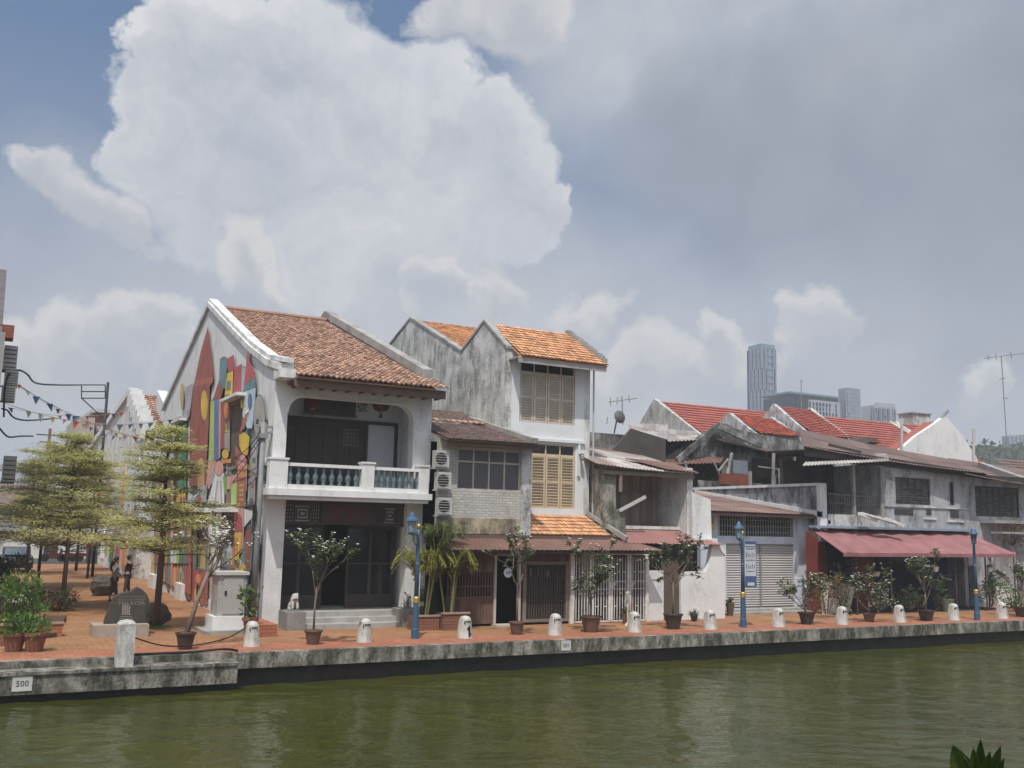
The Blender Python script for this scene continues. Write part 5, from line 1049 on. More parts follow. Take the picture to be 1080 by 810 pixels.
# left building
LX = .60
t = thing('left_shophouse', 'edge of a tiled grey shophouse at the left border of the picture', 'house', (-4, 42, 0))
p1 = PX(7, 345, LX); 
m = MB(); m.box(-9, LX - .25, 36, 52, 0, 9.3); m.obj('wall', mat('grey_far_wall', (.3, .3, .29)), t)
m = MB(); gz = 9.3; m.prism([(LX - .35, 36, gz), (LX - .35, 44, 13.2), (LX - .35, 52, gz)], (-.4, 0, 0)); m.obj('gable', mat('dark_gable_tiles', (.11, .1, .095), var=.3), t)
m = MB(); slab(m, (-9, 36, gz), (LX - .7, 36, gz), (LX - .7, 44, 13), (-9, 44, 13), .1); slab(m, (-9, 52, gz), (LX - .7, 52, gz), (LX - .7, 44, 13), (-9, 44, 13), .1); m.obj('roof', tile_old, t)
def street_ac(px, py, Y, s, lab):
    p = PY(px, py, Y); r = thing('air_conditioner', lab, 'air conditioner', (p.x, p.y, p.z - s / 2), 'air conditioners on the left shophouse'); m = MB(); m.box(p.x - .22, p.x + .2, Y - .45, Y + .4, p.z - s * .42, p.z + s * .42); m.obj('casing', mat('grey_casing', (.5, .5, .48)), r)
    m = MB()
    for q in range(5): m.box(p.x - .19, p.x + .17, Y - .47, Y - .45, p.z - s * .35 + q * s * .15, p.z - s * .32 + q * s * .15)
    m.obj('grille', darkstone, r); m = MB(); m.bar((p.x - .9, Y, p.z - s * .45), (p.x + .2, Y, p.z - s * .45), .06); m.obj('bracket', steel, r)
street_ac(11, 379, 38, 1.0, 'topmost air conditioner on the left shophouse wall'); street_ac(12, 400, 38, .6, 'middle air conditioner on the left shophouse wall'); street_ac(9, 416, 38, .6, 'third air conditioner down on the left shophouse wall'); street_ac(10, 495, 40, 1.1, 'lowest air conditioner on the left shophouse wall, beside the trees')
p = PY(4, 351, 37); m = MB(); m.box(p.x - .6, p.x + .3, 36.6, 37.4, p.z - .22, p.z + .22); tag(m.obj('brick_ledge', brickred), 'orange brick ledge sticking out from the left shophouse', 'ledge')
# poles and wires
def pole(name, lab, base, top, r, extra=None, mt=polem, cat='pole', grp=None):
    t = thing(name, lab, cat, base, grp); m = MB(); m.tube([base, top], [r * 1.1, r], 10); m.obj('post', mt, t, smooth=True); return t
bp = Vector((7.7, 30.6, 0)); tp_ = Vector((7.7, 30.6, PY(284, 446, 30.6).z))
t = pole('utility_pole', 'grey steel utility pole in front of the white corner column', bp, tp_, .1)
m = MB()
for dz in (.1, .28): m.box(7.45, 8.15, 30.55, 30.65, tp_.z - dz - .06, tp_.z - dz)
m.box(7.56, 7.84, 30.45, 30.75, tp_.z - .5, tp_.z - .35); m.obj('bracket', steel, t)
m = MB(); 
for x in (7.5, 7.8, 8.1): m.lathe((x, 30.6, tp_.z - .06), [(.03, 0), (.045, .04), (.03, .08), (.04, .12), (.02, .16)], 8)
m.obj('insulator', darkwood, t)
m = MB(); m.box(7.5, 7.6, 30.42, 30.52, 3.3, 3.75); m.tube([(7.52, 30.46, 3.3), (7.5, 30.44, 2.9)], .02, 5); m.tube([(7.57, 30.49, 0.1), (7.57, 30.49, 6.2)], .018, 5); m.obj('cable_box', black, t)
q = PY(98, 403, 60); b0 = PY(111, 440, 60)
t = pole('frame_pole', 'dark pole with a square steel frame above the trees', (b0.x, 60, 0), (b0.x, 60, PY(111, 403, 60).z), .075, mt=black)
m = MB(); c = [PY(x, y, 60) for x, y in ((86, 406), (111, 406), (111, 420), (86, 420), (86, 413), (111, 413), (108, 440))]
for i, j in ((0, 1), (1, 2), (2, 3), (3, 0), (4, 5), (3, 6)): m.bar(c[i], c[j], .055)
m.obj('frame', black, t)
b0 = PY(53, 452, 90); t = pole('far_pole', 'slim wooden pole with short crossarms in the distance', (b0.x, 90, 0), tuple(b0), .12, mt=barkdark)
m = MB()
for dz, w_ in ((.5, 1.0), (1.1, .7)): m.box(b0.x - w_, b0.x + w_, 89.95, 90.05, b0.z - dz - .1, b0.z - dz)
m.obj('crossarm', barkdark, t)
def wire(name, lab, pts, r, mt=black, cat='cable', sub=6):
    out = []
    P_ = [Vector(p) for p in pts]
    for i in range(len(P_) - 1):
        a, b, c, d = P_[max(0, i - 1)], P_[i], P_[i + 1], P_[min(len(P_) - 1, i + 2)]
        for k in range(sub):
            t = k / sub; out.append(.5 * ((2 * b) + (c - a) * t + (2 * a - 5 * b + 4 * c - d) * t * t + (3 * b - a - 3 * c + d) * t ** 3))
    out.append(P_[-1]); m = MB(); m.tube(out, r, 6); return tag(m.obj(name, mt, smooth=True), lab, cat)
def pw(seq): return [PY(x, y, Y) for x, y, Y in seq]
wire('cable', 'thick black cable looping from the left wall to the steel frame', pw([(4, 440, 37), (5, 410, 37), (10, 394, 37.5), (20, 390.5, 38.5), (29, 395, 40), (38, 404, 44), (60, 406, 50), (86, 406, 59.8)]), .035)
wire('cable', 'shorter black cable hanging below the looping one at the left', pw([(2, 431, 37), (8, 433, 37.5), (14, 440, 38), (24, 443, 40), (38, 443, 44), (60, 441, 52)]), .03)
wire('cable', 'lowest black wire near the tree tops at the left', pw([(0, 452, 37), (4, 457, 37.5), (10, 461, 38), (22, 460, 42), (35, 460, 46)]), .03)
wire('cable', 'thin dark wire from the utility pole into the balcony', [(7.8, 30.6, tp_.z - .12), (9.0, 30.5, tp_.z - .22), (10.3, 30.45, tp_.z - .2)], .02)
for k in range(3): wire('service_wire', ('highest', 'middle', 'lowest')[k] + ' of three thin wires from the grey pole to the mural wall', [(7.7, 30.6, tp_.z - .2 - .12 * k), (7.75, 32.8, tp_.z - .7 - .25 * k), (7.9, 35.5, tp_.z - .9 - .45 * k)], .012)
# bunting
random.seed(21); pal = [(.5, .08, .07), (.06, .12, .25), (.6, .58, .55), (.5, .4, .15), (.12, .2, .28), (.45, .25, .3)]
pens = [mat('pennant_%s' % n, c, bump=0, var=.1, trans=.3) for n, c in zip(('red', 'blue', 'white', 'yellow', 'teal', 'pink'), pal)]
for (Y_, za, zb, lab) in ((40, 7.9, 6.4, 'nearest string of pennants across the street'), (45, 7.6, 8.0, 'second string of pennants across the street'), (50, 9.3, 7.2, 'third string of pennants, sagging above the trees'), (56, 8.6, 9.6, 'fourth string of pennants, high over the street'), (63, 11.2, 8.2, 'farthest string of pennants over the street')):
    t = thing('bunting', lab, 'bunting', (4, Y_, za), 'strings of pennants over the street'); pts = []
    for k in range(17): u = k / 16; pts.append(Vector((.6 + 7.4 * u, Y_ + 5 * (u - .5), za * (1 - u) + zb * u - 1.0 * 4 * u * (1 - u) * .55)))
    m = MB(); m.tube(pts, .012, 4); m.obj('string', greychar, t)
    for k in range(1, 16):
        if random.random() < .25: continue
        p = pts[k]; s = random.uniform(.16, .26); m = MB(); sw = random.uniform(-.1, .1); m.prism([p + Vector((-s * .55, 0, 0)), p + Vector((s * .55, .02, 0)), p + Vector((sw, sw, -s * 1.3))], (0, .006, 0)); m.obj('pennant', random.choice(pens), t)
# antenna masts
def mast(lab, px, ytop, ybot, Y, r, arms):
    a, b = PY(px[0], ytop, Y), PY(px[1], ybot, Y); t = thing('antenna_mast', lab, 'antenna', tuple(b)); m = MB(); m.tube([b, a], r, 6); m.obj('mast', steel, t)
    m = MB()
    for (x0, y0, x1, y1) in arms: m.tube([PY(x0, y0, Y), PY(x1, y1, Y)], r * .8, 5)
    m.obj('boom', steel, t)
mast('tall thin antenna mast with a long boom at the right edge', (1056, 1062), 375, 470, 55, .05, [(1038, 378, 1084, 372), (1042, 375, 1043, 380), (1050, 373, 1051, 380), (1066, 371, 1067, 378), (1054, 400, 1060, 399), (1057, 420, 1063, 420)])
mast('thin bare mast above the red roofs near the apartment block', (845, 845), 400, 455, 48, .03, [(843, 402, 847, 402)])
mast('old television aerial on the brown roof beside the tall house', (656, 657), 418, 448, 46, .035, [(642, 424, 672, 420), (644, 419, 644, 428), (651, 419, 651, 427), (663, 417, 664, 425), (640, 447, 641, 440)])
c = PY(651, 440, 45.5); m = MB(); m.lathe((0, 0, 0), [(.02, 0), (.22, .04), (.36, .12), (.37, .135)], 18); m.v = [(c.x + p[0], c.y - .4 + p[2] * 1.2 + p[1] * .2, c.z + p[1]) for p in m.v]; m.bar((c.x, c.y, c.z), (c.x, c.y + .3, c.z - .9), .06); tag(m.obj('satellite_dish', mat('dark_dish', (.1, .1, .1), rough=.6)), 'dark satellite dish on the brown roof beside the aerial', 'satellite dish')
# ================================================================== bollards, posts, lamps
wpaint = mat('white_painted_concrete', (.54, .53, .49), var=.18, streak=.75, scol=(.12, .11, .09), sth=.55, sscale=3.5, blotch=.35, bcol=(.3, .27, .2), bscale=4, bth=.55)
bol = [(384, 677, 'in front of the shop steps'), (490, 672, 'with a black painted stroke, beside the palm planters'), (585, 669, 'in front of the cafe cabinet'), (669, 664, 'at the right end of the white iron gate'), (749, 663, 'in front of the sculpted white wall'), (821, 661, 'in front of the roller shutter'), (888, 659.7, 'before the leaning cream board'), (949, 658, 'under the left half of the red awning'), (1006, 656, 'left of the rightmost lamp post'), (1057, 653, 'right of the rightmost lamp post'), (265, 682.5, 'before the grey utility cabinet')]
Bp = []
for i, (x, y, lab) in enumerate(bol):
    p = G(x, y); p.y = 26.45 + .012 * (30 - p.x); p.x = PY(x, y, p.y).x; Bp.append(p); t = thing('bollard', 'short white bollard ' + lab, 'bollard', (p.x, p.y, 0), 'white bollards along the quay')
    m = MB(); s = random.uniform(.96, 1.04); m.lathe((p.x, p.y, 0), [(.225 * s, 0), (.222 * s, .03), (.175, .46), (.155, .56), (.11, .625), (.04, .645)], 14, sq=.35); m.obj('body', wpaint, t, smooth=False)
    m = MB(); rr = random.Random(i)
    m.box(p.x - .07, p.x + .1, p.y - .195, p.y - .15, .49, .505); m.box(p.x - .115, p.x - .1, p.y - .205, p.y - .15, .42, .5)
    if i == 1: m.box(p.x + .01, p.x + .05, p.y - .235, p.y - .17, .06, .36); m.box(p.x - .04, p.x + .01, p.y - .225, p.y - .17, .28, .32); m.box(p.x + .05, p.x + .09, p.y - .23, p.y - .17, .12, .16)
    m.obj('black_mark', black, t); t.rotation_euler = (rr.uniform(-.03, .03), rr.uniform(-.035, .035), rr.uniform(-.12, .12))
p = G(132, 699); p.y = 24.98; c = PY(132, 680, 25.0)
t = thing('square_post', 'tall square white post standing on the left quay ledge', 'post', (c.x, 25.0, -.13)); m = MB(); m.prism([(c.x - .19, 24.83, -.13), (c.x + .19, 24.83, -.13), (c.x + .19, 25.2, -.13), (c.x - .19, 25.2, -.13)], (0, 0, 0.96)); m.lathe((c.x, 25.015, .83), [(.27, 0), (.2, .07), (.02, .1)], 4); m.obj('body', wpaint, t)
L = Bp[-1]; wire('chain', 'black chain sagging from the tall square post to the first bollard', [(c.x + .2, 25.1, .5), (c.x + .9, 25.5, .25), (c.x + 1.7, 25.9, .17), (c.x + 2.6, 26.2, .28), (L.x - .18, L.y, .48)], .018, black, 'chain')
wire('hose', 'black hose trailing along the left quay kerb', [(3.2, 25.45, .06), (4.3, 25.42, .07), (5.0, 25.44, .07), (5.7, 25.36, .12), (6.1, 25.5, .05)], .03, black, 'hose')
def lamp(px, Y, side, labs, arm, glassm):
    b = PY(px, 660, Y); x = b.x; t = thing('street_lamp', labs, 'street lamp', (x, Y, 0), 'blue street lamps on the quay')
    m = MB(); m.lathe((x, Y, 0), [(.115, 0), (.115, .26), (.1, .3), (.088, .9), (.078, 1.02)], 12); m.obj('base', blue, t, smooth=False)
    m = MB(); m.lathe((x, Y, 1.0), [(.09, 0), (.105, .04), (.085, .09), (.1, .14), (.09, .2)], 12); m.lathe((x, Y, 2.12), [(.055, 0), (.062, .04), (.055, .08)], 12); m.lathe((x, Y, 3.16), [(.03, 0), (.06, .05), (.064, .1), (.04, .14), (.01, .155)], 12); m.obj('gold_ring', gold, t, smooth=True)
    m = MB(); m.lathe((x, Y, 1.18), [(.072, 0), (.06, .95), (.052, 1.7), (.045, 1.98)], 12); m.obj('post', blue, t, smooth=True)
    lx, ly = x + arm[0], Y + arm[1]; m = MB(); m.tube([(x, Y, 2.98), (lx, ly, 3.0)], .022, 6); m.tube([(x, Y, 2.6), (x + arm[0] * .5, Y + arm[1] * .5, 2.75), (x + arm[0] * .8, Y + arm[1] * .8, 2.97)], .018, 6); m.obj('arm', blue, t)
    m = MB(); m.lathe((lx, ly, 3.0), [(.06, 0), (.11, .05), (.1, .09)], 8); lh = m.obj('lantern', blue, t)
    m = MB(); m.lathe((lx, ly, 3.09), [(.09, 0), (.135, .3)], 8); m.obj('lantern_glass', glassm, lh)
    m = MB(); m.lathe((lx, ly, 3.39), [(.2, 0), (.18, .05), (.11, .12), (.09, .17), (.05, .22), (.02, .26)], 8); m.obj('lantern_cap', blue, lh)
    return t, x
lg = mat('lantern_glass', (.22, .27, .3), rough=.25, var=.1, bump=0)
lamp(438, 27.0, -1, 'blue street lamp in front of the palms', (-.33, -.25), lg)
t, x = lamp(784, 26.7, -1, 'blue street lamp carrying a long banner, before the roller shutter', (-.42, -.3), lg)
bn = thing('lamp_banner', 'long white and blue banner fixed to the middle street lamp', 'banner', (x + .3, 26.7, 1.2))
a, b = PY(786, 571, 26.7), PY(800, 619, 26.7)
m = MB(); m.box(x + .1, x + .62, 26.69, 26.71, b.z, a.z); m.obj('cloth', flat('banner_white', (.5, .52, .56)), bn)
m = MB(); m.tube([(x, 26.7, a.z + .02), (x + .66, 26.7, a.z + .02)], .014, 6); m.tube([(x, 26.7, b.z - .02), (x + .66, 26.7, b.z - .02)], .014, 6); m.obj('rod', steel, bn)
H_ = a.z - b.z; m = MB(); m.box(x + .1, x + .62, 26.684, 26.69, a.z - .06 * H_, a.z); m.box(x + .1, x + .62, 26.684, 26.69, b.z, b.z + .24 * H_); m.box(x + .6, x + .62, 26.683, 26.69, b.z, a.z); m.box(x + .1, x + .62, 26.684, 26.69, a.z - .12 * H_, a.z - .1 * H_); m.obj('blue_bands', flat('banner_blue', (.05, .09, .2)), bn)
m = MB()
for z, n, s in ((.82, 7, .06), (.57, 8, .05), (.33, 7, .04)):
    for k in range(n): m.box(x + .16 + k * .4 / n, x + .16 + (k + .7) * .4 / n, 26.686, 26.69, b.z + z * H_, b.z + z * H_ + s)
for z in (.65, .4):
    for k in range(5): m.box(x + .15 + k * .09, x + .185 + k * .09, 26.686, 26.69, b.z + z * H_, b.z + (z + .11 - .02 * (k % 3)) * H_)
m.obj('print', flat('banner_print', (.14, .13, .17)), bn)
m = MB(); m.box(x + .2, x + .52, 26.682, 26.686, b.z + .03 * H_, b.z + .1 * H_); m.obj('logo_patch', flat('banner_white', (.5, .52, .56)), bn)
lamp(1031, 26.1, -1, 'blue street lamp in front of the right end of the red awning', (-.4, -.3), mat('lantern_dark_glass', (.06, .08, .1), rough=.2, bump=0))
# ================================================================== potted frangipanis
def frangi(px, py, Y, label, potr, poth, potm, top, spread, seed, lean=(0, 0), nleaf=7, fl=.5, bare=False, forks=4, trunk_h=.45, trunk_r=.035):
    r_ = random.Random(seed); b = PY(px, py, Y); x = b.x; t = thing('potted_frangipani', label, 'potted tree', (x, Y, 0), 'potted frangipanis along the quay')
    m = MB(); m.lathe((x, Y, 0), [(potr * .62, 0), (potr * .66, .03), (potr * .9, poth * .75), (potr, poth * .9), (potr * 1.08, poth * .92), (potr * 1.08, poth), (potr * .9, poth), (potr * .86, poth * .93)], 18); m.obj('pot', potm, t)
    m = MB(); m.lathe((x, Y, poth * .86), [(potr * .9, 0), (potr * .5, .06), (.03, .07)], 14); m.obj('soil', soil, t)
    tm, lm, fm = MB(), MB(), MB(); tips = []; nodes = []
    base = Vector((x, Y, poth * .8)); th = top - poth; fork = base + Vector((lean[0] * .55, lean[1] * .55, th * trunk_h))
    mid = base.lerp(fork, .5) + Vector((r_.uniform(-.05, .05), r_.uniform(-.05, .05), 0)); tm.tube([base, mid, fork], [trunk_r * 1.15, trunk_r, trunk_r * .85], 7)
    def grow(p, d, lv, rad):
        L = th * (.2, .16, .12, .09)[lv] * r_.uniform(.5, 1.5); q = p + d * L; mid = p.lerp(q, .5) + Vector((r_.uniform(-.03, .03), r_.uniform(-.03, .03), -.01)); tm.tube([p, mid, q], [rad, rad * .85, rad * .7], 6)
        nodes.append((q, d, lv))
        if lv == 3: tips.append((q, d)); return
        for k in range(r_.choice((2, 2, 3))):
            dd = (d * .75 + Vector((r_.gauss(0, 1), r_.gauss(0, 1), r_.gauss(.25, .7))) * .5 * spread / .7).normalized(); grow(q, dd, lv + 1, rad * .62)
    for k in range(forks):
        a = 6.283 * k / forks + r_.uniform(-.5, .5); d = Vector((math.cos(a) * spread * .75, math.sin(a) * spread * .75, r_.uniform(.45, 1.15))) + Vector((lean[0] * .3, lean[1] * .3, 0)); grow(fork - Vector((0, 0, r_.uniform(0, .24) * th * (.4 if bare else 1))), d.normalized(), 0, trunk_r * .62)
    def lf1(c, d):
        a = r_.uniform(0, 6.283); dd = d * .4 + Vector((math.cos(a), math.sin(a), r_.uniform(-.7, .6))); random.seed(r_.random()); leaf(lm, c, dd, (r_.gauss(0, .5), r_.gauss(0, .5), 1), r_.uniform(.11, .2), r_.uniform(.045, .07))
    for q, d, lv in nodes:
        if lv == 0 or (bare and r_.random() < .75): continue
        for k in range(int(nleaf * (.55, .55, .8, 1.0)[lv])): lf1(q - d * r_.uniform(-.03, .16), d)
    for q, d in tips:
        if r_.random() < fl * 1.0:
            for k in range(r_.randint(1, 2)):
                c = q + d * .06 + Vector((r_.uniform(-.07, .07), r_.uniform(-.07, .07), r_.uniform(-.02, .08)))
                s = r_.uniform(.036, .052)
                for j in range(5):
                    a = 6.283 * j / 5 + r_.random(); dd = Vector((math.cos(a), math.sin(a) - .35, .35)); leaf(fm, c, dd, (0, -.6, 1), s, s * .75)
    tm.obj('trunk', bark, t, smooth=True)
    if lm.v: lm.obj('foliage', leaf_d, t)
    if fm.v: fm.obj('flowers', petal, t)
frangi(195, 684, 26.6, 'leaning bare potted frangipani thick with white flowers, by the utility cabinet', .25, .42, potdark, 3.0, .55, 3, (.95, .5), 3, 1.0, True, 5, .62, .06)
frangi(330, 679, 26.6, 'slender potted frangipani with a rounded crown in front of the shop entrance', .24, .38, potbrown, 3.35, .3, 4, (0.05, 0), 11, .55, forks=4, trunk_h=.42, trunk_r=.028)
frangi(545, 668, 27.1, 'thin potted frangipani with sparse flowers before the cafe doorway', .24, .38, potbrown, 3.0, .5, 5, (0, 0), 8, .5, forks=3, trunk_h=.5)
frangi(623, 668, 27.0, 'bushy potted frangipani in a large clay pot before the iron gate', .33, .5, potbrown, 3.1, .55, 6, (0, 0), 12, .5, forks=5, trunk_h=.35)
frangi(710, 665, 27.0, 'dense potted frangipani in a black tub before the brown door', .32, .5, potdark, 3.4, .6, 7, (0, 0), 13, .45, forks=5, trunk_h=.42)
frangi(851, 659, 26.9, 'leaning multi stemmed potted frangipani before the pale pilaster', .3, .42, potdark, 2.6, .75, 8, (-.25, 0), 9, .5, forks=4, trunk_h=.3)
frangi(917, 658, 26.9, 'potted frangipani in a small clay pot before the red wall', .24, .32, potbrown, 2.5, .6, 9, (0, 0), 9, .45, forks=4, trunk_h=.3)
frangi(977, 655, 26.6, 'potted frangipani in a black tub under the middle of the red awning', .32, .4, potdark, 2.85, .6, 10, (-.05, 0), 10, .3, forks=5, trunk_h=.35)
frangi(1078, 653, 26.6, 'potted frangipani cut by the right edge of the picture', .32, .42, potdark, 2.6, .7, 11, (0, 0), 11, .45, forks=5, trunk_h=.35)
# ================================================================== palms in brick planters and other plants
def planter(x0, x1, y0, y1, z, label, m1=None):
    t = thing('brick_planter', label, 'planter', ((x0 + x1) / 2, (y0 + y1) / 2, 0), 'brick planters'); m = MB(); m.wall((x0, y0, 0), (1, 0, 0), (0, 0, 1), (0, .12, 0), x1 - x0, z); m.wall((x0, y1 - .12, 0), (1, 0, 0), (0, 0, 1), (0, .12, 0), x1 - x0, z); m.box(x0, x0 + .12, y0 + .12, y1 - .12, 0, z); m.box(x1 - .12, x1, y0 + .12, y1 - .12, 0, z); m.obj('walls', m1 or mat('planter_brick', (.22, .1, .065), brick=(.25, .09, 'XZ', .012), bump=.3), t)
    m = MB(); m.box(x0 - .03, x1 + .03, y0 - .03, y0 + .14, z, z + .05); m.obj('rim', mat('planter_rim', (.3, .22, .17)), t); m = MB(); m.poly([(x0 + .1, y0 + .1, z - .05), (x1 - .1, y0 + .1, z - .05), (x1 - .1, y1 - .1, z - .05), (x0 + .1, y1 - .1, z - .05)]); m.obj('soil', soil, t)
planter(12.35, 13.2, 28.9, 29.5, .42, 'left brick planter at the foot of the palms'); planter(13.25, 14.15, 28.7, 29.4, .5, 'right brick planter beneath the palms, next to the cafe wall')
def palm(x, y, z0, n, top, label, lm, seed, stems=4, spread=.9, dry=0):
    r_ = random.Random(seed); t = thing('areca_palm', label, 'palm', (x, y, z0), 'areca palms by the shop'); sm, fm = MB(), MB(); random.seed(seed)
    for s in range(stems):
        a = r_.uniform(0, 6.283); b = Vector((x + .15 * math.cos(a), y + .12 * math.sin(a), z0)); hgt = (top - z0) * r_.uniform(.4, .62); e = b + Vector((.2 * math.cos(a), .2 * math.sin(a), hgt)); sm.tube([b, b.lerp(e, .5) + Vector((0, 0, .05)), e], [.035, .03, .022], 6)
        for k in range(n):
            a2 = r_.uniform(0, 6.283); L = r_.uniform(.75, 1.15) * spread; d = Vector((math.cos(a2), math.sin(a2) * .8, 0)); pts = []
            up = r_.uniform(.25, .75) * (top - z0 - hgt)
            for q in range(9): u = q / 8; pts.append(e + d * L * u + Vector((0, 0, up * math.sin(u * 2.3) * 1.1 - .45 * u * u * L)))
            sm.tube(pts, [.012 - .001 * q for q in range(9)], 4)
            for q in range(1, 9):
                for w_ in (0, .5):
                    p = pts[q - 1].lerp(pts[q], w_); tg_ = (pts[q] - pts[q - 1]).normalized(); sd = tg_.cross(Vector((0, 0, 1))).normalized()
                    for sgn in (-1, 1): leaf(fm, p, sd * sgn + tg_ * .7 + Vector((0, 0, .15 - .35 * r_.random())), (0, 0, 1), r_.uniform(.2, .34) * (1 - .45 * abs(q / 8 - .4)), .035)
    sm.obj('stems', mat('palm_stem', (.2, .2, .07), var=.2), t); fm.obj('fronds', lm, t)
palm(12.75, 29.2, .4, 11, 2.9, 'left yellowing areca palm behind the first lamp post', leaf_p, 31, 5, .68); palm(13.6, 29.05, .45, 13, 3.1, 'right areca palm with yellow fronds beside the cafe wall', leaf_p, 32, 5, .68)
palm(13.35, 29.35, 1.9, 9, 3.75, 'taller green areca palm rising behind the yellow ones under the air conditioners', leaf_pg, 33, 4, .8)
def shrub(name, label, c, rx, ry, rz_, n, L, lm, seed, flowers=None, cat='shrub', grp=None, stem=True):
    r_ = random.Random(seed); random.seed(seed); t = thing(name, label, cat, (c[0], c[1], c[2] - rz_), grp); lf, sm, fl = MB(), MB(), MB(); c = Vector(c)
    cl = [c + Vector((r_.uniform(-1, 1) * rx * .75, r_.uniform(-1, 1) * ry * .75, r_.uniform(-.8, .85) * rz_)) for _ in range(14)]
    for q in cl: sm.tube([Vector((c.x + (q.x - c.x) * .15, c.y + (q.y - c.y) * .15, c.z - rz_)), q], [.015, .008], 5)
    for k in range(n):
        q = r_.choice(cl); d = Vector((r_.gauss(0, 1), r_.gauss(0, 1), r_.gauss(0, 1))).normalized(); p = q + Vector((d.x * rx, d.y * ry, d.z * rz_)) * .38 * r_.random() ** .4; leaf(lf, p, d + Vector((0, 0, .2)), rv(), L * r_.uniform(.7, 1.3), L * .45)
        if flowers and r_.random() < flowers[1]:
            for j in range(4): leaf(fl, p + d * .05, rv(), rv(), .07, .06)
    sm.obj('stems', barkdark, t); lf.obj('foliage', lm, t)
    if fl.v: fl.obj('flowers', flowers[0], t)
    return t
c = PY(12, 612, 31); shrub('hedge_bush', 'large bright green bush at the left edge', (c.x - .2, 31, .95), 1.1, .8, .85, 1900, .13, leaf_g, 41)
c = G(56, 646); shrub('flower_shrub', 'low dark shrub with red blossoms beside the left tree', (c.x, c.y + .6, .42), .75, .6, .4, 900, .12, leaf_d, 42, (petal_r, .06))
c = G(10, 572) ; shrub('far_hedge', 'dark clipped hedge behind the bright bush at the left', (1.0, 44, .9), 1.2, 2.5, .8, 1500, .16, mat('dark_hedge_leaf', (.03, .045, .025), tint=.4, bump=0), 43)
for (px, lab, seed) in ((14, 'left terracotta pot with a green plant by the quay kerb', 44), (36, 'right terracotta pot with a green plant by the quay kerb', 45)):
    p = G(px, 687); t = shrub('potted_plant', lab, (p.x, p.y, .64), .38, .35, .24, 420, .1, leaf_g, seed, cat='potted plant', grp='terracotta potted plants'); off = OFF[t.name]
    m = MB(); m.lathe((p.x, p.y, 0), [(.18, 0), (.26, .38), (.29, .38), (.29, .45), (.25, .45)], 16); m.obj('pot', potclay, t)
planter(-1.5, G(24, 690).x - .2, 28.6, 29.3, .5, 'brick planter with grey slabs at the left edge')
p = G(20, 664); t = thing('stone_lantern', 'short grey stone pillar with a flat white cap before the bright bush', 'garden pillar', (p.x, p.y, 0)); m = MB(); m.box(p.x - .2, p.x + .2, p.y - .2, p.y + .2, 0, .45); m.box(p.x - .14, p.x + .14, p.y - .14, p.y + .14, .45, .8); m.obj('post', stone, t); m = MB(); m.box(p.x - .33, p.x + .33, p.y - .33, p.y + .33, .8, .86); m.lathe((p.x, p.y, .86), [(.09, 0), (.07, .12), (.02, .16)], 8); m.obj('cap', acm, t)
m = MB(); m.prism([(G(28, 668).x, 29.8, .0), (G(56, 668).x, 30.2, .0), (2.9, 35.5, 0), (1.2, 35.5, 0)], (0, 0, .12)); tag(m.obj('planting_bed', soil), 'bare brown planting bed around the red flowered shrub', 'planting bed')
p = G(48, 667); planter(p.x - .3, p.x + .35, 30.4, 30.9, .34, 'small orange planter box beside the planting bed', mat('orange_brick', (.35, .13, .07)))
# plants in front of the shop houses on the right
def rc(px, py, Y): q = PY(px, py, Y); return q.x, q.z
for (px, Y, rx, rz_, n, L, lm, lab, seed) in ((872, 28.6, .75, .75, 650, .12, mat('dry_bush_leaf', (.13, .1, .045), tint=.5, bump=0), 'brownish bush before the leaning cream board', 51), (888, 29.4, .5, .95, 380, .14, leaf_d, 'tall thin leafy shrub beside the red curtain', 52), (990, 29.6, .55, .6, 420, .13, leaf_d, 'leafy shrub under the red awning left of the lamp', 53), (960, 29.4, .55, .5, 380, .12, leaf_d, 'low dark shrub under the middle of the red awning', 54), (1044, 29.4, .8, .7, 650, .13, leaf_d, 'dense shrub right of the rightmost lamp', 55), (1068, 28.6, .6, .5, 450, .13, leaf_g, 'brighter shrub at the right edge by the last bollard', 56), (930, 29.5, .5, .45, 320, .11, mat('variegated_leaf', (.25, .27, .18), tint=.4, bump=0), 'pale variegated plant right of the red wall', 57), (1070, 30.4, .9, .8, 300, .13, mat('dry_bush_leaf', (.13, .1, .045)), 'dry twiggy creeper on the end house', 58)):
    x, _ = rc(px, 640, Y); shrub('shrub', lab, (x, Y, rz_ + (.15 if seed != 58 else 2.9)), rx, .4, rz_, n, L, lm, seed)
for (px, py, Y, lab) in ((987, 603, 29.0, 'white hanging pot left under the red awning'), (1044, 603, 29.0, 'white hanging pot right under the red awning'), (925, 608, 29.6, 'small white box hanging on the red wall')):
    c = PY(px, py, Y); t = thing('hanging_pot', lab, 'hanging pot', tuple(c)); m = MB(); m.lathe(c, [(.09, 0), (.14, .18), (.15, .2)], 12); m.obj('pot', acm, t); m = MB(); m.tube([(c.x, c.y, c.z + .2), (c.x, c.y, 2.5)], .008, 4); m.obj('cord', black, t)
    if px != 925:
        m = MB(); random.seed(px)
        for k in range(60): leaf(m, c + Vector((0, 0, .2)), rv() + Vector((0, 0, .3)), rv(), .18, .05)
        m.obj('foliage', leaf_d, t)
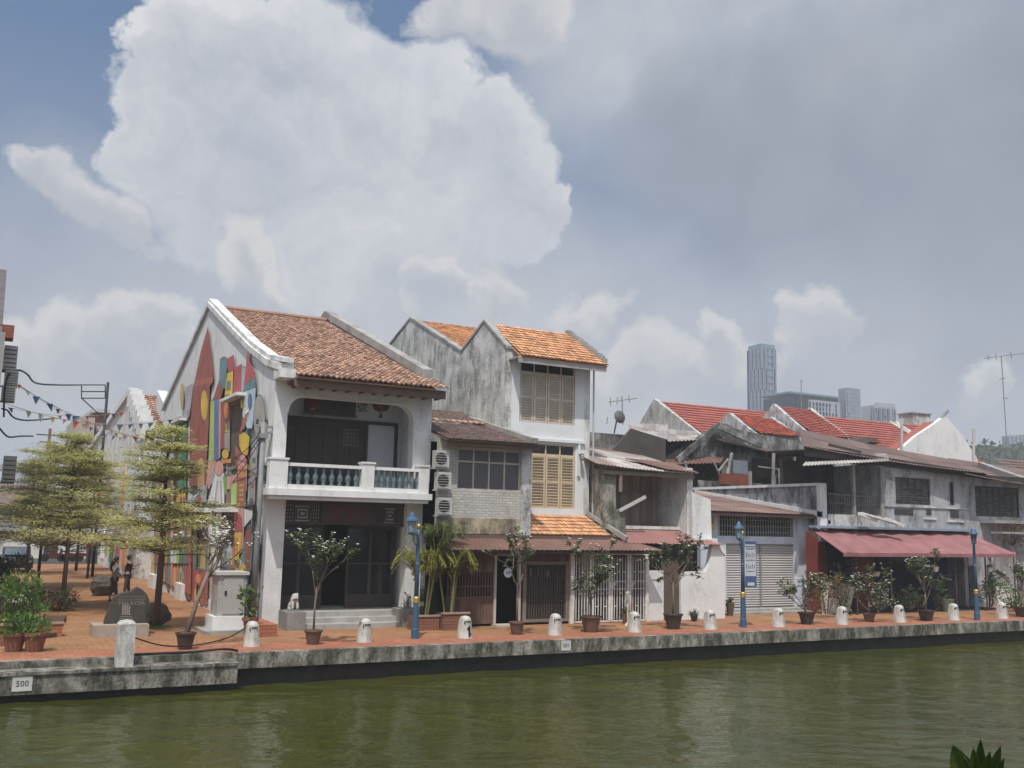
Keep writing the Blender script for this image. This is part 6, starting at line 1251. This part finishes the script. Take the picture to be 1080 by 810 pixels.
for (px, py, Y, r, hh, mt, lab) in ((1000, 656, 29.3, .28, .55, mat('grey_green_pot', (.14, .15, .12)), 'large grey pot under the red awning by the lamp'), (770, 645, 30.4, .16, .5, potbrown, 'small brown pot beside the sculpted white wall'), (660, 655, 28.9, .14, .35, potclay, 'tiny clay pot at the foot of the iron gate'), (732, 650, 29.0, .13, .2, potdark, 'little dark bowl on the ground by the white wall')):
    c = PY(px, py, Y); t = thing('plant_pot', lab, 'plant pot', (c.x, Y, 0)); m = MB(); m.lathe((c.x, Y, 0), [(r * .7, 0), (r, hh * .8), (r * 1.1, hh), (r * .9, hh)], 14); m.obj('pot', mt, t); m = MB(); random.seed(px)
    for k in range(40): leaf(m, (c.x, Y, hh * .95), rv() + Vector((0, 0, 1.2)), rv(), .3, .04)
    m.obj('foliage', leaf_d, t)
c = PY(662, 636, 28.4); m = MB(); m.lathe((c.x, 28.4, 0), [(.12, 0), (.1, .04), (.03, .1), (.03, .75), (.06, .85), (.08, 1.1), (.05, 1.15)], 10); tag(m.obj('stand_ashtray', wpaint), 'thin pale standing ashtray before the iron gate', 'ashtray')
# ================================================================== cabinet, monument, boulders
t = thing('utility_cabinet', 'pale grey metal utility cabinet on a white plinth beside the mural wall', 'cabinet', (6.9, 30.6, 0))
x0, x1 = Xz(222, 660, 30.1)[0], Xz(258, 660, 30.1)[0]; zt = Xz(245, 606, 30.3)[1]
m = MB(); m.box(x0 - .25, x1 + .1, 29.6, 31.2, 0, .1); m.obj('slab', concrete, t); m = MB(); m.prism([(x0 + .02, 29.95, .1), (x1, 29.95, .1), (x1, 31.0, .1), (x0 + .02, 31.0, .1)], (0, 0, .38)); m.obj('plinth', white, t)
m = MB(); m.box(x0 + .14, x1 - .05, 30.05, 30.9, .48, zt); m.obj('body', mat('grey_cabinet', (.36, .35, .325), var=.1, streak=.3, sth=.6), t); m = MB(); m.box(x0 + .05, x1 + .03, 29.97, 30.98, zt, zt + .09); m.obj('top', acm, t)
m = MB(); m.box(x0 + .3, x1 - .12, 30.02, 30.05, .55, zt - .06); dr = m.obj('door', mat('grey_cabinet_door', (.36, .35, .33), var=.08), t); m = MB(); m.box(x0 + .33, x0 + .39, 29.99, 30.02, 1.1, 1.22); m.obj('handle', black, dr)
p = PY(264, 655, 29.0); t = shrub('potted_plant', 'small thin plant in a clay pot behind the first bollard', (p.x, 29.0, .95), .3, .25, .4, 70, .22, leaf_g, 46, cat='potted plant', grp='terracotta potted plants'); m = MB(); m.lathe((p.x, 29.0, 0), [(.13, 0), (.2, .42), (.24, .44), (.24, .52), (.2, .52)], 14); m.obj('pot', potclay, t)
YM = 30.1; t = thing('stone_monument', 'dark engraved stone monument on a pale base in the paved street', 'monument', (4.1, 30.1, 0))
a, b = PY(98, 665, 29.7), PY(157, 665, 29.7); m = MB(); m.box(a.x, b.x, 29.7, 30.7, 0, .34); m.obj('base', mat('pale_base', (.36, .3, .24), var=.15, streak=.3), t)
ol = [(109, 661), (111, 652), (116, 640), (120, 629.5), (128, 626), (138, 624), (145, 619.5), (151, 622.5), (155, 627), (157.5, 633), (156.5, 639), (153.5, 642), (153.5, 661)]
m = MB(); W3 = [PY(x, y, YM) for x, y in ol]; W3 = [Vector((p.x, p.y, max(.34, p.z))) for p in W3]; cen_ = sum(W3, Vector()) / len(W3); fr = [cen_ + (p - cen_) * .97 + Vector((0, -.03, 0)) for p in W3]; n = len(W3)
m.add(fr + W3 + [p + Vector((.03, .42, 0)) for p in W3], [tuple(range(n))[::1]] + [(i, (i + 1) % n, n + (i + 1) % n, n + i) for i in range(n)] + [(n + i, n + (i + 1) % n, 2 * n + (i + 1) % n, 2 * n + i) for i in range(n)] + [tuple(range(3 * n - 1, 2 * n - 1, -1))]); m.obj('slab', slate, t)
m = MB(); yl = YM - .036
def mline(px, py, s_, sz):
    c = PY(px, py, yl); text_into(m, s_, sz, (c.x, yl, c.z), (1, 0, 0), (0, 0, 1), depth=.004)
mline(139, 629.5, 'SELAMAT DATANG KE', .07); mline(139, 632.5, 'BANDARAYA WARISAN', .07); mline(139, 636.3, 'MALAYSIA', .155); mline(133, 655.3, 'MELAKA', .085)
for k, hgt in enumerate((.28, .33, .31, .24)): c = PY(129.5 + k * 2.2, 646, yl); m.box(c.x - .022, c.x + .022, yl - .004, yl + .004, c.z - .05, c.z - .05 + hgt)
c = PY(133, 648, yl); 
for k in range(4): m.bar((c.x - .13 - .02 * k, yl, c.z - .06 * k), (c.x + .13 + .03 * k, yl, c.z - .06 * k - .01), .008, .022)
m.obj('engraving', mat('engraved_grey', (.22, .2, .165), var=.1, bump=0), t)
def boulder(px, py, s, lab, sd):
    p = G(px, py); r_ = random.Random(sd); m = MB(); N1, N2 = 12, 8
    prof = []
    for j in range(N2 + 1):
        a = math.pi * j / N2
        for k in range(N1):
            b = 2 * math.pi * k / N1; q = 1 + .14 * math.sin(3 * b + sd) * math.sin(a) + .1 * math.sin(5 * a + b * 2 + sd); m.v.append((p.x + s[0] * q * math.sin(a) * math.cos(b), p.y + s[1] + s[1] * q * math.sin(a) * math.sin(b), max(0, s[2] - s[2] * 1.05 * q * math.cos(a))))
    for j in range(N2):
        for k in range(N1): m.f.append((j * N1 + k, j * N1 + (k + 1) % N1, (j + 1) * N1 + (k + 1) % N1, (j + 1) * N1 + k)); m.m.append(0); m.t.append(.5)
    tag(m.obj('boulder', darkstone, smooth=False), lab, 'boulder', 'boulders in the street')
boulder(165, 662, (.42, .35, .34), 'dark angular boulder right of the stone monument', 1.0); boulder(109, 629, (.55, .5, .42), 'rounded dark boulder beside the two people', 2.4)
# ================================================================== street trees
def terminalia(px, py, label, top, Rs, tiers, seed, tm_, lm, tr=.07, nsc=1.0, z0=2.3):
    r_ = random.Random(seed); random.seed(seed); b = G(px, py); x, y = b.x, b.y; t = thing('street_tree', label, 'tree', (x, y, 0), 'layered street trees'); tm, lf = MB(), MB()
    tm.tube([(x, y, 0), (x + .03, y, top * .4), (x - .02, y, top * .75), (x, y, top)], [tr, tr * .8, tr * .5, tr * .15], 8)
    for i in range(tiers):
        u = i / (tiers - 1); z = z0 + (top - .15 - z0) * min(1, max(0, u + r_.uniform(-.6, .6) / tiers)); R = Rs * (1.0 - .74 * u ** 1.15) * r_.uniform(.62, 1.15); nb = 5 + r_.randint(0, 3)
        for k in range(nb):
            a = 6.283 * (k + r_.uniform(-.4, .4)) / nb + i; L = R * r_.uniform(.45, 1.2); d = Vector((math.cos(a), math.sin(a), 0)); tilt = r_.uniform(-.1, .16); zj = r_.uniform(-.14, .14); pts = [Vector((x, y, z + zj)) + d * L * v + Vector((0, 0, tilt * L * v + .12 * L * math.sin(v * 2.2) - .05 * L * v)) for v in (0, .25, .5, .75, 1)]; tm.tube(pts, [.022, .018, .014, .01, .006], 5)
            subs = [(pts[-1], d)]
            for v in range(1, 5):
                for sg in (-1, 1):
                    if r_.random() < .9:
                        sd = (d * .75 + Vector((-d.y, d.x, 0)) * sg * r_.uniform(.5, .9)).normalized(); l2 = L * (.42 - .06 * v) * r_.uniform(.7, 1.2); e = pts[v] + sd * l2 + Vector((0, 0, r_.uniform(-.02, .07))); tm.tube([pts[v], e], [.008, .004], 4); subs.append((e, sd)); subs.append((pts[v].lerp(e, .55), sd))
            for e, sd in subs:
                for q in range(int(24 * nsc)):
                    c = e + Vector((r_.gauss(0, .2), r_.gauss(0, .2), r_.gauss(.02, .055))); a2 = r_.uniform(0, 6.283); leaf(lf, c, (math.cos(a2), math.sin(a2), r_.uniform(-.15, .5)), (r_.gauss(0, .42), r_.gauss(0, .42), 1), r_.uniform(.06, .12), r_.uniform(.035, .055))
    tm.obj('trunk', tm_, t, smooth=True); lf.obj('crown', lm, t)
terminalia(164, 663, 'near layered street tree with a dark trunk beside the boulder', 6.0, 2.1, 13, 61, barkdark, leaf_t, .11, .95, 2.2)
terminalia(65, 643, 'large layered street tree with a pale leaning trunk, left of the people', 6.2, 3.3, 16, 62, bark, leaf_t, .09, 1.15, 2.0)
lt2 = mat('terminalia_leaf_green', (.38, .38, .14), var=.25, scale=1, bump=0, tint=.4, trans=.45)
terminalia(39, 620, 'layered street tree left of the path, behind the large one', 6.2, 3.3, 14, 63, barkdark, leaf_t, .08, 1.0, 2.2)
terminalia(92, 610, 'slim layered street tree in the middle of the street', 6.3, 2.8, 11, 64, barkdark, leaf_t, .07, 1.0, 2.8)
terminalia(27, 606, 'layered street tree at the left side farther back', 6.3, 3.0, 7, 65, barkdark, lt2, .09, 1.0, 2.8)
terminalia(80, 602, 'distant layered street tree near the motorbikes', 6.8, 2.8, 7, 66, barkdark, lt2, .09, .8, 2.8)
m = MB(); random.seed(5); c = G(164, 663)
for k in range(500): leaf(m, (c.x + random.gauss(0, .2), c.y + random.gauss(0, .18), 0), (random.gauss(0, .4), random.gauss(0, .4), 1), rv(), random.uniform(.05, .14), .015)
m.obj('grass', leaf_g)['kind'] = 'stuff'
m = MB(); random.seed(77)
for k in range(420):
    p = Vector((random.choice((random.uniform(0, 8), random.uniform(5, 45))), random.uniform(25.8, 29.5) if k % 3 else random.uniform(26, 45), 0))
    if p.x > 7.6 and p.y > 29.3: continue
    a = random.uniform(0, 6.28); leaf(m, p + Vector((0, 0, .012)), (math.cos(a), math.sin(a), random.uniform(0, .25)), (0, 0, 1), random.uniform(.06, .14), random.uniform(.03, .06))
m.obj('fallen_leaves', mat('dry_leaf', (.2, .12, .05), tint=.6, bump=0))['kind'] = 'stuff'
# ================================================================== people
def person(x, y, face, label, shirt, trouser, pose, long_hair):
    t = thing('person', label, 'person', (x, y, 0)); c, s = math.cos(face), math.sin(face)
    def W(p): return (x + p[0] * c - p[1] * s, y + p[0] * s + p[1] * c, p[2])
    def part(J, E, R, mt, nm, lv=2):
        v_, f_ = skinned(J, E, R, lv); m = MB(); m.add([W(p) for p in v_], f_); return m.obj(nm, mt, t, smooth=True)
    st = pose['feet']
    # local frame: x forward, y left
    J = [(0, 0, .93), (0, 0, 1.08), (.02, 0, 1.25), (.02, 0, 1.38), (.03, 0, 1.47), (.05, 0, 1.56), (.05, 0, 1.63),
         (st[0] * .5, .1, .5), (st[0], .1, .08), (st[0] + .13, .1, .035), (st[1] * .5, -.1, .5), (st[1], -.1, .08), (st[1] + .13, -.1, .035), (0, .09, .86), (0, -.09, .86),
         (.02, .17, 1.36), *pose['la'], (.02, -.17, 1.36), *pose['ra']]
    E = [(0, 1), (1, 2), (2, 3), (3, 4), (4, 5), (5, 6), (0, 13), (13, 7), (7, 8), (8, 9), (0, 14), (14, 10), (10, 11), (11, 12), (3, 15), (15, 16), (16, 17), (17, 18), (3, 19), (19, 20), (20, 21), (21, 22)]
    R = [(.14, .1), (.115, .085), (.14, .095), (.12, .08), .05, .085, .075, .062, .042, .04, .062, .042, .04, .085, .085, .055, .043, .034, .035, .055, .043, .034, .035]
    body = part(J, E, R, skin, 'body')
    # clothing: slightly larger copies of torso and legs
    m = part([J[0], J[1], J[2], J[3], J[15], J[16], J[19], J[20]], [(0, 1), (1, 2), (2, 3), (3, 4), (4, 5), (3, 6), (6, 7)], [(.158, .125), (.135, .105), (.16, .115), (.14, .1), .075, .062, .075, .062], shirt, 'shirt')
    part([(0, 0, .95), J[13], J[7], (J[8][0], .1, .2), J[14], J[10], (J[11][0], -.1, .2)], [(0, 1), (1, 2), (2, 3), (0, 4), (4, 5), (5, 6)], [(.15, .12), .11, .082, .065, .11, .082, .065], trouser, 'trousers')
    m = MB(); hc = Vector((.035, 0, 1.625))
    for j in range(7):
        a = math.pi * j / 6
        for k in range(12):
            b = 2 * math.pi * k / 12; zz = math.cos(a) * .125; m.v.append(W((hc.x - .012 + .112 * math.sin(a) * math.cos(b) * (.72 if math.cos(b) > 0 and zz < .03 else 1.0), .1 * math.sin(a) * math.sin(b), hc.z + .012 + zz)))
    for j in range(6):
        for k in range(12): m.f.append((j * 12 + k, j * 12 + (k + 1) % 12, (j + 1) * 12 + (k + 1) % 12, (j + 1) * 12 + k)); m.m.append(0); m.t.append(.5)
    if long_hair: m.tube([W((-.05, 0, 1.62)), W((-.1, 0, 1.48)), W((-.12, 0, 1.28)), W((-.11, 0, 1.15))], [.09, .1, .09, .03], 10)
    m.obj('hair', hair, t, smooth=True)
    m = MB()
    for sy in (-1, 1): m.lathe(W((.118, .032 * sy, 1.62)), [(.002, -.008), (.01, 0), (.002, .008)], 6)
    m.obj('eyes', black, t)
    m = MB()
    for J_ in (J[9], J[12]): m.bar(W((J_[0] - .17, J_[1], .03)), W((J_[0] + .06, J_[1], .03)), .085, .06)
    m.obj('shoes', black, t)
    for (hp, sd) in ((pose['la'][2], 1), (pose['ra'][2], -1)):          # fingers
        m = MB()
        for k in range(4):
            b = Vector(hp) + Vector((.02, (k - 1.5) * .018, -.02)); m.tube([W(b), W(b + Vector((.035, 0, -.025))), W(b + Vector((.05, 0, -.055)))], [.009, .008, .006], 6)
        b = Vector(hp) + Vector((.0, -.035 * sd, 0)); m.tube([W(b), W(b + Vector((.03, -.02 * sd, -.01)))], [.01, .007], 6); m.obj('fingers', skin, t, smooth=True)
    return W
pa, pb = G(119, 634), G(133, 629)
patt = mat('patterned_shirt', (.3, .32, .38), var=.5, scale=12, bump=0)
person(pa.x, pa.y, -.3, 'person with long dark hair in a pale patterned top, standing behind the monument', patt, mat('dark_trousers', (.06, .055, .06), bump=0), dict(feet=(.1, -.12), la=[(.05, .22, 1.12), (.2, .2, 1.0), (.26, .19, .98)], ra=[(-.02, -.24, 1.1), (.05, -.25, .88), (.07, -.25, .82)]), True)
Wf = person(pb.x, pb.y, -.2, 'person in black pointing an arm towards the mural, right of the long haired one', black, mat('dark_trousers', (.06, .055, .06)), dict(feet=(.08, -.08), la=[(.05, .24, 1.14), (.2, .2, 1.15), (.27, .18, 1.2)], ra=[(.22, -.22, 1.28), (.45, -.22, 1.36), (.52, -.22, 1.39)]), False)
# ================================================================== cars and motorbikes at the far end
def make_car(loc, label, paintm):
    x, y = loc; t = thing('parked_car', label, 'car', (x, y, 0), 'cars parked at the far end'); m = MB()
    lo = [(-2.1, .35), (-2.15, .7), (-2.0, .88), (-1.1, .95), (1.6, .95), (2.1, .8), (2.15, .4), (1.9, .28), (-1.9, .28)]; up = [(-1.2, .95), (-.55, 1.42), (.9, 1.45), (1.6, .95)]
    m.prism([(x - .85, y + a, z) for a, z in lo], (1.7, 0, 0)); m.prism([(x - .72, y + a * .97, z - .01) for a, z in up], (1.44, 0, 0)); m.obj('body', paintm, t)
    m = MB(); m.prism([(x - .66, y - 1.13, 1.0), (x + .66, y - 1.13, 1.0), (x + .62, y - .6, 1.38), (x - .62, y - .6, 1.38)], (0, -.05, .02)); m.obj('windscreen', mat('sky_glass', (.12, .15, .18), rough=.1, bump=0), t)
    for sx in (-.74, .73): m = MB(); m.prism([(x + sx, y - .9, 1.0), (x + sx, y - .45, 1.36), (x + sx, y + .8, 1.38), (x + sx, y + 1.3, 1.0)], (.012, 0, 0)); m.obj('side_window', glass, t)
    for sx in (-.8, .62):
        for sy in (-1.3, 1.3):
            m = MB(); m.lathe((0, 0, 0), [(.2, 0), (.31, .02), (.31, .16), (.2, .18)], 16); m.v = [(x + sx + p[2], y + sy + p[0], .31 + p[1]) for p in m.v]; wh = m.obj('wheel', black, t)
            m = MB(); m.lathe((0, 0, 0), [(.17, -.01), (.17, .19)], 12); m.v = [(x + sx + p[2], y + sy + p[0], .31 + p[1]) for p in m.v]; m.obj('rim', steel, wh)
    for sx in (-.72, .4): m = MB(); m.box(x + sx, x + sx + .32, y - 2.16, y - 2.08, .62, .76); m.obj('headlight', acm, t)
    m = MB(); m.box(x - .35, x + .35, y - 2.17, y - 2.1, .45, .58); m.obj('grille', black, t)
c1, c2 = PY(20, 570, 64), PY(9, 556, 70)
make_car((c1.x, 66), 'dark parked car with a bright windscreen behind the left trees', mat('dark_car_paint', (.03, .03, .035), rough=.25, bump=0, spec=.6)); make_car((c2.x - 1.2, 73), 'second parked car half hidden behind the dark one', mat('grey_car_paint', (.16, .17, .18), rough=.25, bump=0, spec=.6))
def bike(px, label):
    p = PY(px, 590, 80); x, y = p.x, 80; t = thing('motorbike', label, 'motorbike', (x, y, 0), 'motorbikes parked by the far wall')
    for sx in (-.62, .62):
        m = MB(); m.lathe((0, 0, 0), [(.2, -.04), (.29, -.03), (.29, .03), (.2, .04)], 16); m.v = [(x + sx + q[0], y + q[2], .29 + q[1]) for q in m.v]; m.obj('wheel', black, t)
    m = MB(); m.prism([(x - .5, y - .08, .45), (x - .1, y - .08, .35), (x + .35, y - .08, .4), (x + .55, y - .08, .75), (x + .45, y - .08, 1.0), (x + .3, y - .08, .6), (x - .3, y - .08, .7)], (0, .16, 0)); m.bar((x + .62, y, .29), (x + .42, y, 1.0), .06); m.obj('body', mat('bike_body', (.12, .02, .02), rough=.3, bump=0), t)
    m = MB(); m.box(x - .7, x + .12, y - .12, y + .12, .72, .8); m.obj('seat', black, t); m = MB(); m.tube([(x + .38, y - .33, 1.02), (x + .42, y, 1.0), (x + .38, y + .33, 1.02)], .018, 6); m.obj('handlebar', steel, t); m = MB(); m.lathe((x + .5, y, .86), [(.04, 0), (.08, .04), (.08, .1), (.03, .14)], 10); m.obj('headlight', acm, t)
bike(57, 'motorbike left of the others by the far white wall'); bike(74, 'motorbike in the middle of the three by the far wall'); bike(86, 'motorbike right of the others by the far wall')
p = PY(103, 590, 78); m = MB(); m.box(p.x - .8, p.x + .9, 77, 78, 0, 1.6); m.box(p.x - .9, p.x + 1.0, 76.9, 78.1, 1.6, 1.68); tag(m.obj('kiosk_counter', mat('dark_kiosk', (.06, .05, .045))), 'dark kiosk counter at the end of the paved street', 'kiosk')
# ================================================================== near bank plant at lower right
d1 = ray(1032, 812); base = EYE + d1 * 3.4
t = thing('bank_plant', 'broad dark leaves of a plant on the near bank at the lower right', 'plant', (base.x, base.y, base.z - .35)); m = MB(); sm = MB()
for (tx, ty, wd) in ((1004, 783, .042), (1026, 786, .022), (1034, 777, .02), (1056, 784, .02), (1044, 790, .022), (1016, 796, .024), (1060, 797, .018)):
    tip = EYE + ray(tx, ty) * 3.3; bs_ = base + Vector((0, 0, -.12)); d = tip - bs_; s_ = d.cross(ray(1030, 800)).normalized(); n_ = d.cross(s_).normalized(); vs_, fs_ = [], []
    for k in range(9):
        u = k / 8; w_ = wd * math.sin(math.pi * min(1, u * .9 + .1)) ** .8; c = bs_ + d * u; vs_ += [c - s_ * w_ + n_ * .012, c, c + s_ * w_ + n_ * .012]
    for k in range(8):
        for q in (0, 1): fs_.append((k * 3 + q, k * 3 + q + 1, k * 3 + q + 4, k * 3 + q + 3))
    m.tv = random.random(); m.add(vs_, fs_)
    sm.tube([base + Vector((0, 0, -.35)), bs_], .012, 6)
m.obj('leaves', mat('bank_leaf', (.055, .085, .02), var=.35, scale=9, bump=.1, rough=.45, tint=.3, trans=.3), t); sm.obj('stems', mat('palm_stem', (.2, .2, .07)), t)
m = MB(); m.lathe((base.x, base.y, 1.75), [(.16, 0), (.22, max(.2, base.z - .3 - 1.75)), (.2, max(.2, base.z - .3 - 1.75))], 16); m.obj('pot', potclay, t)
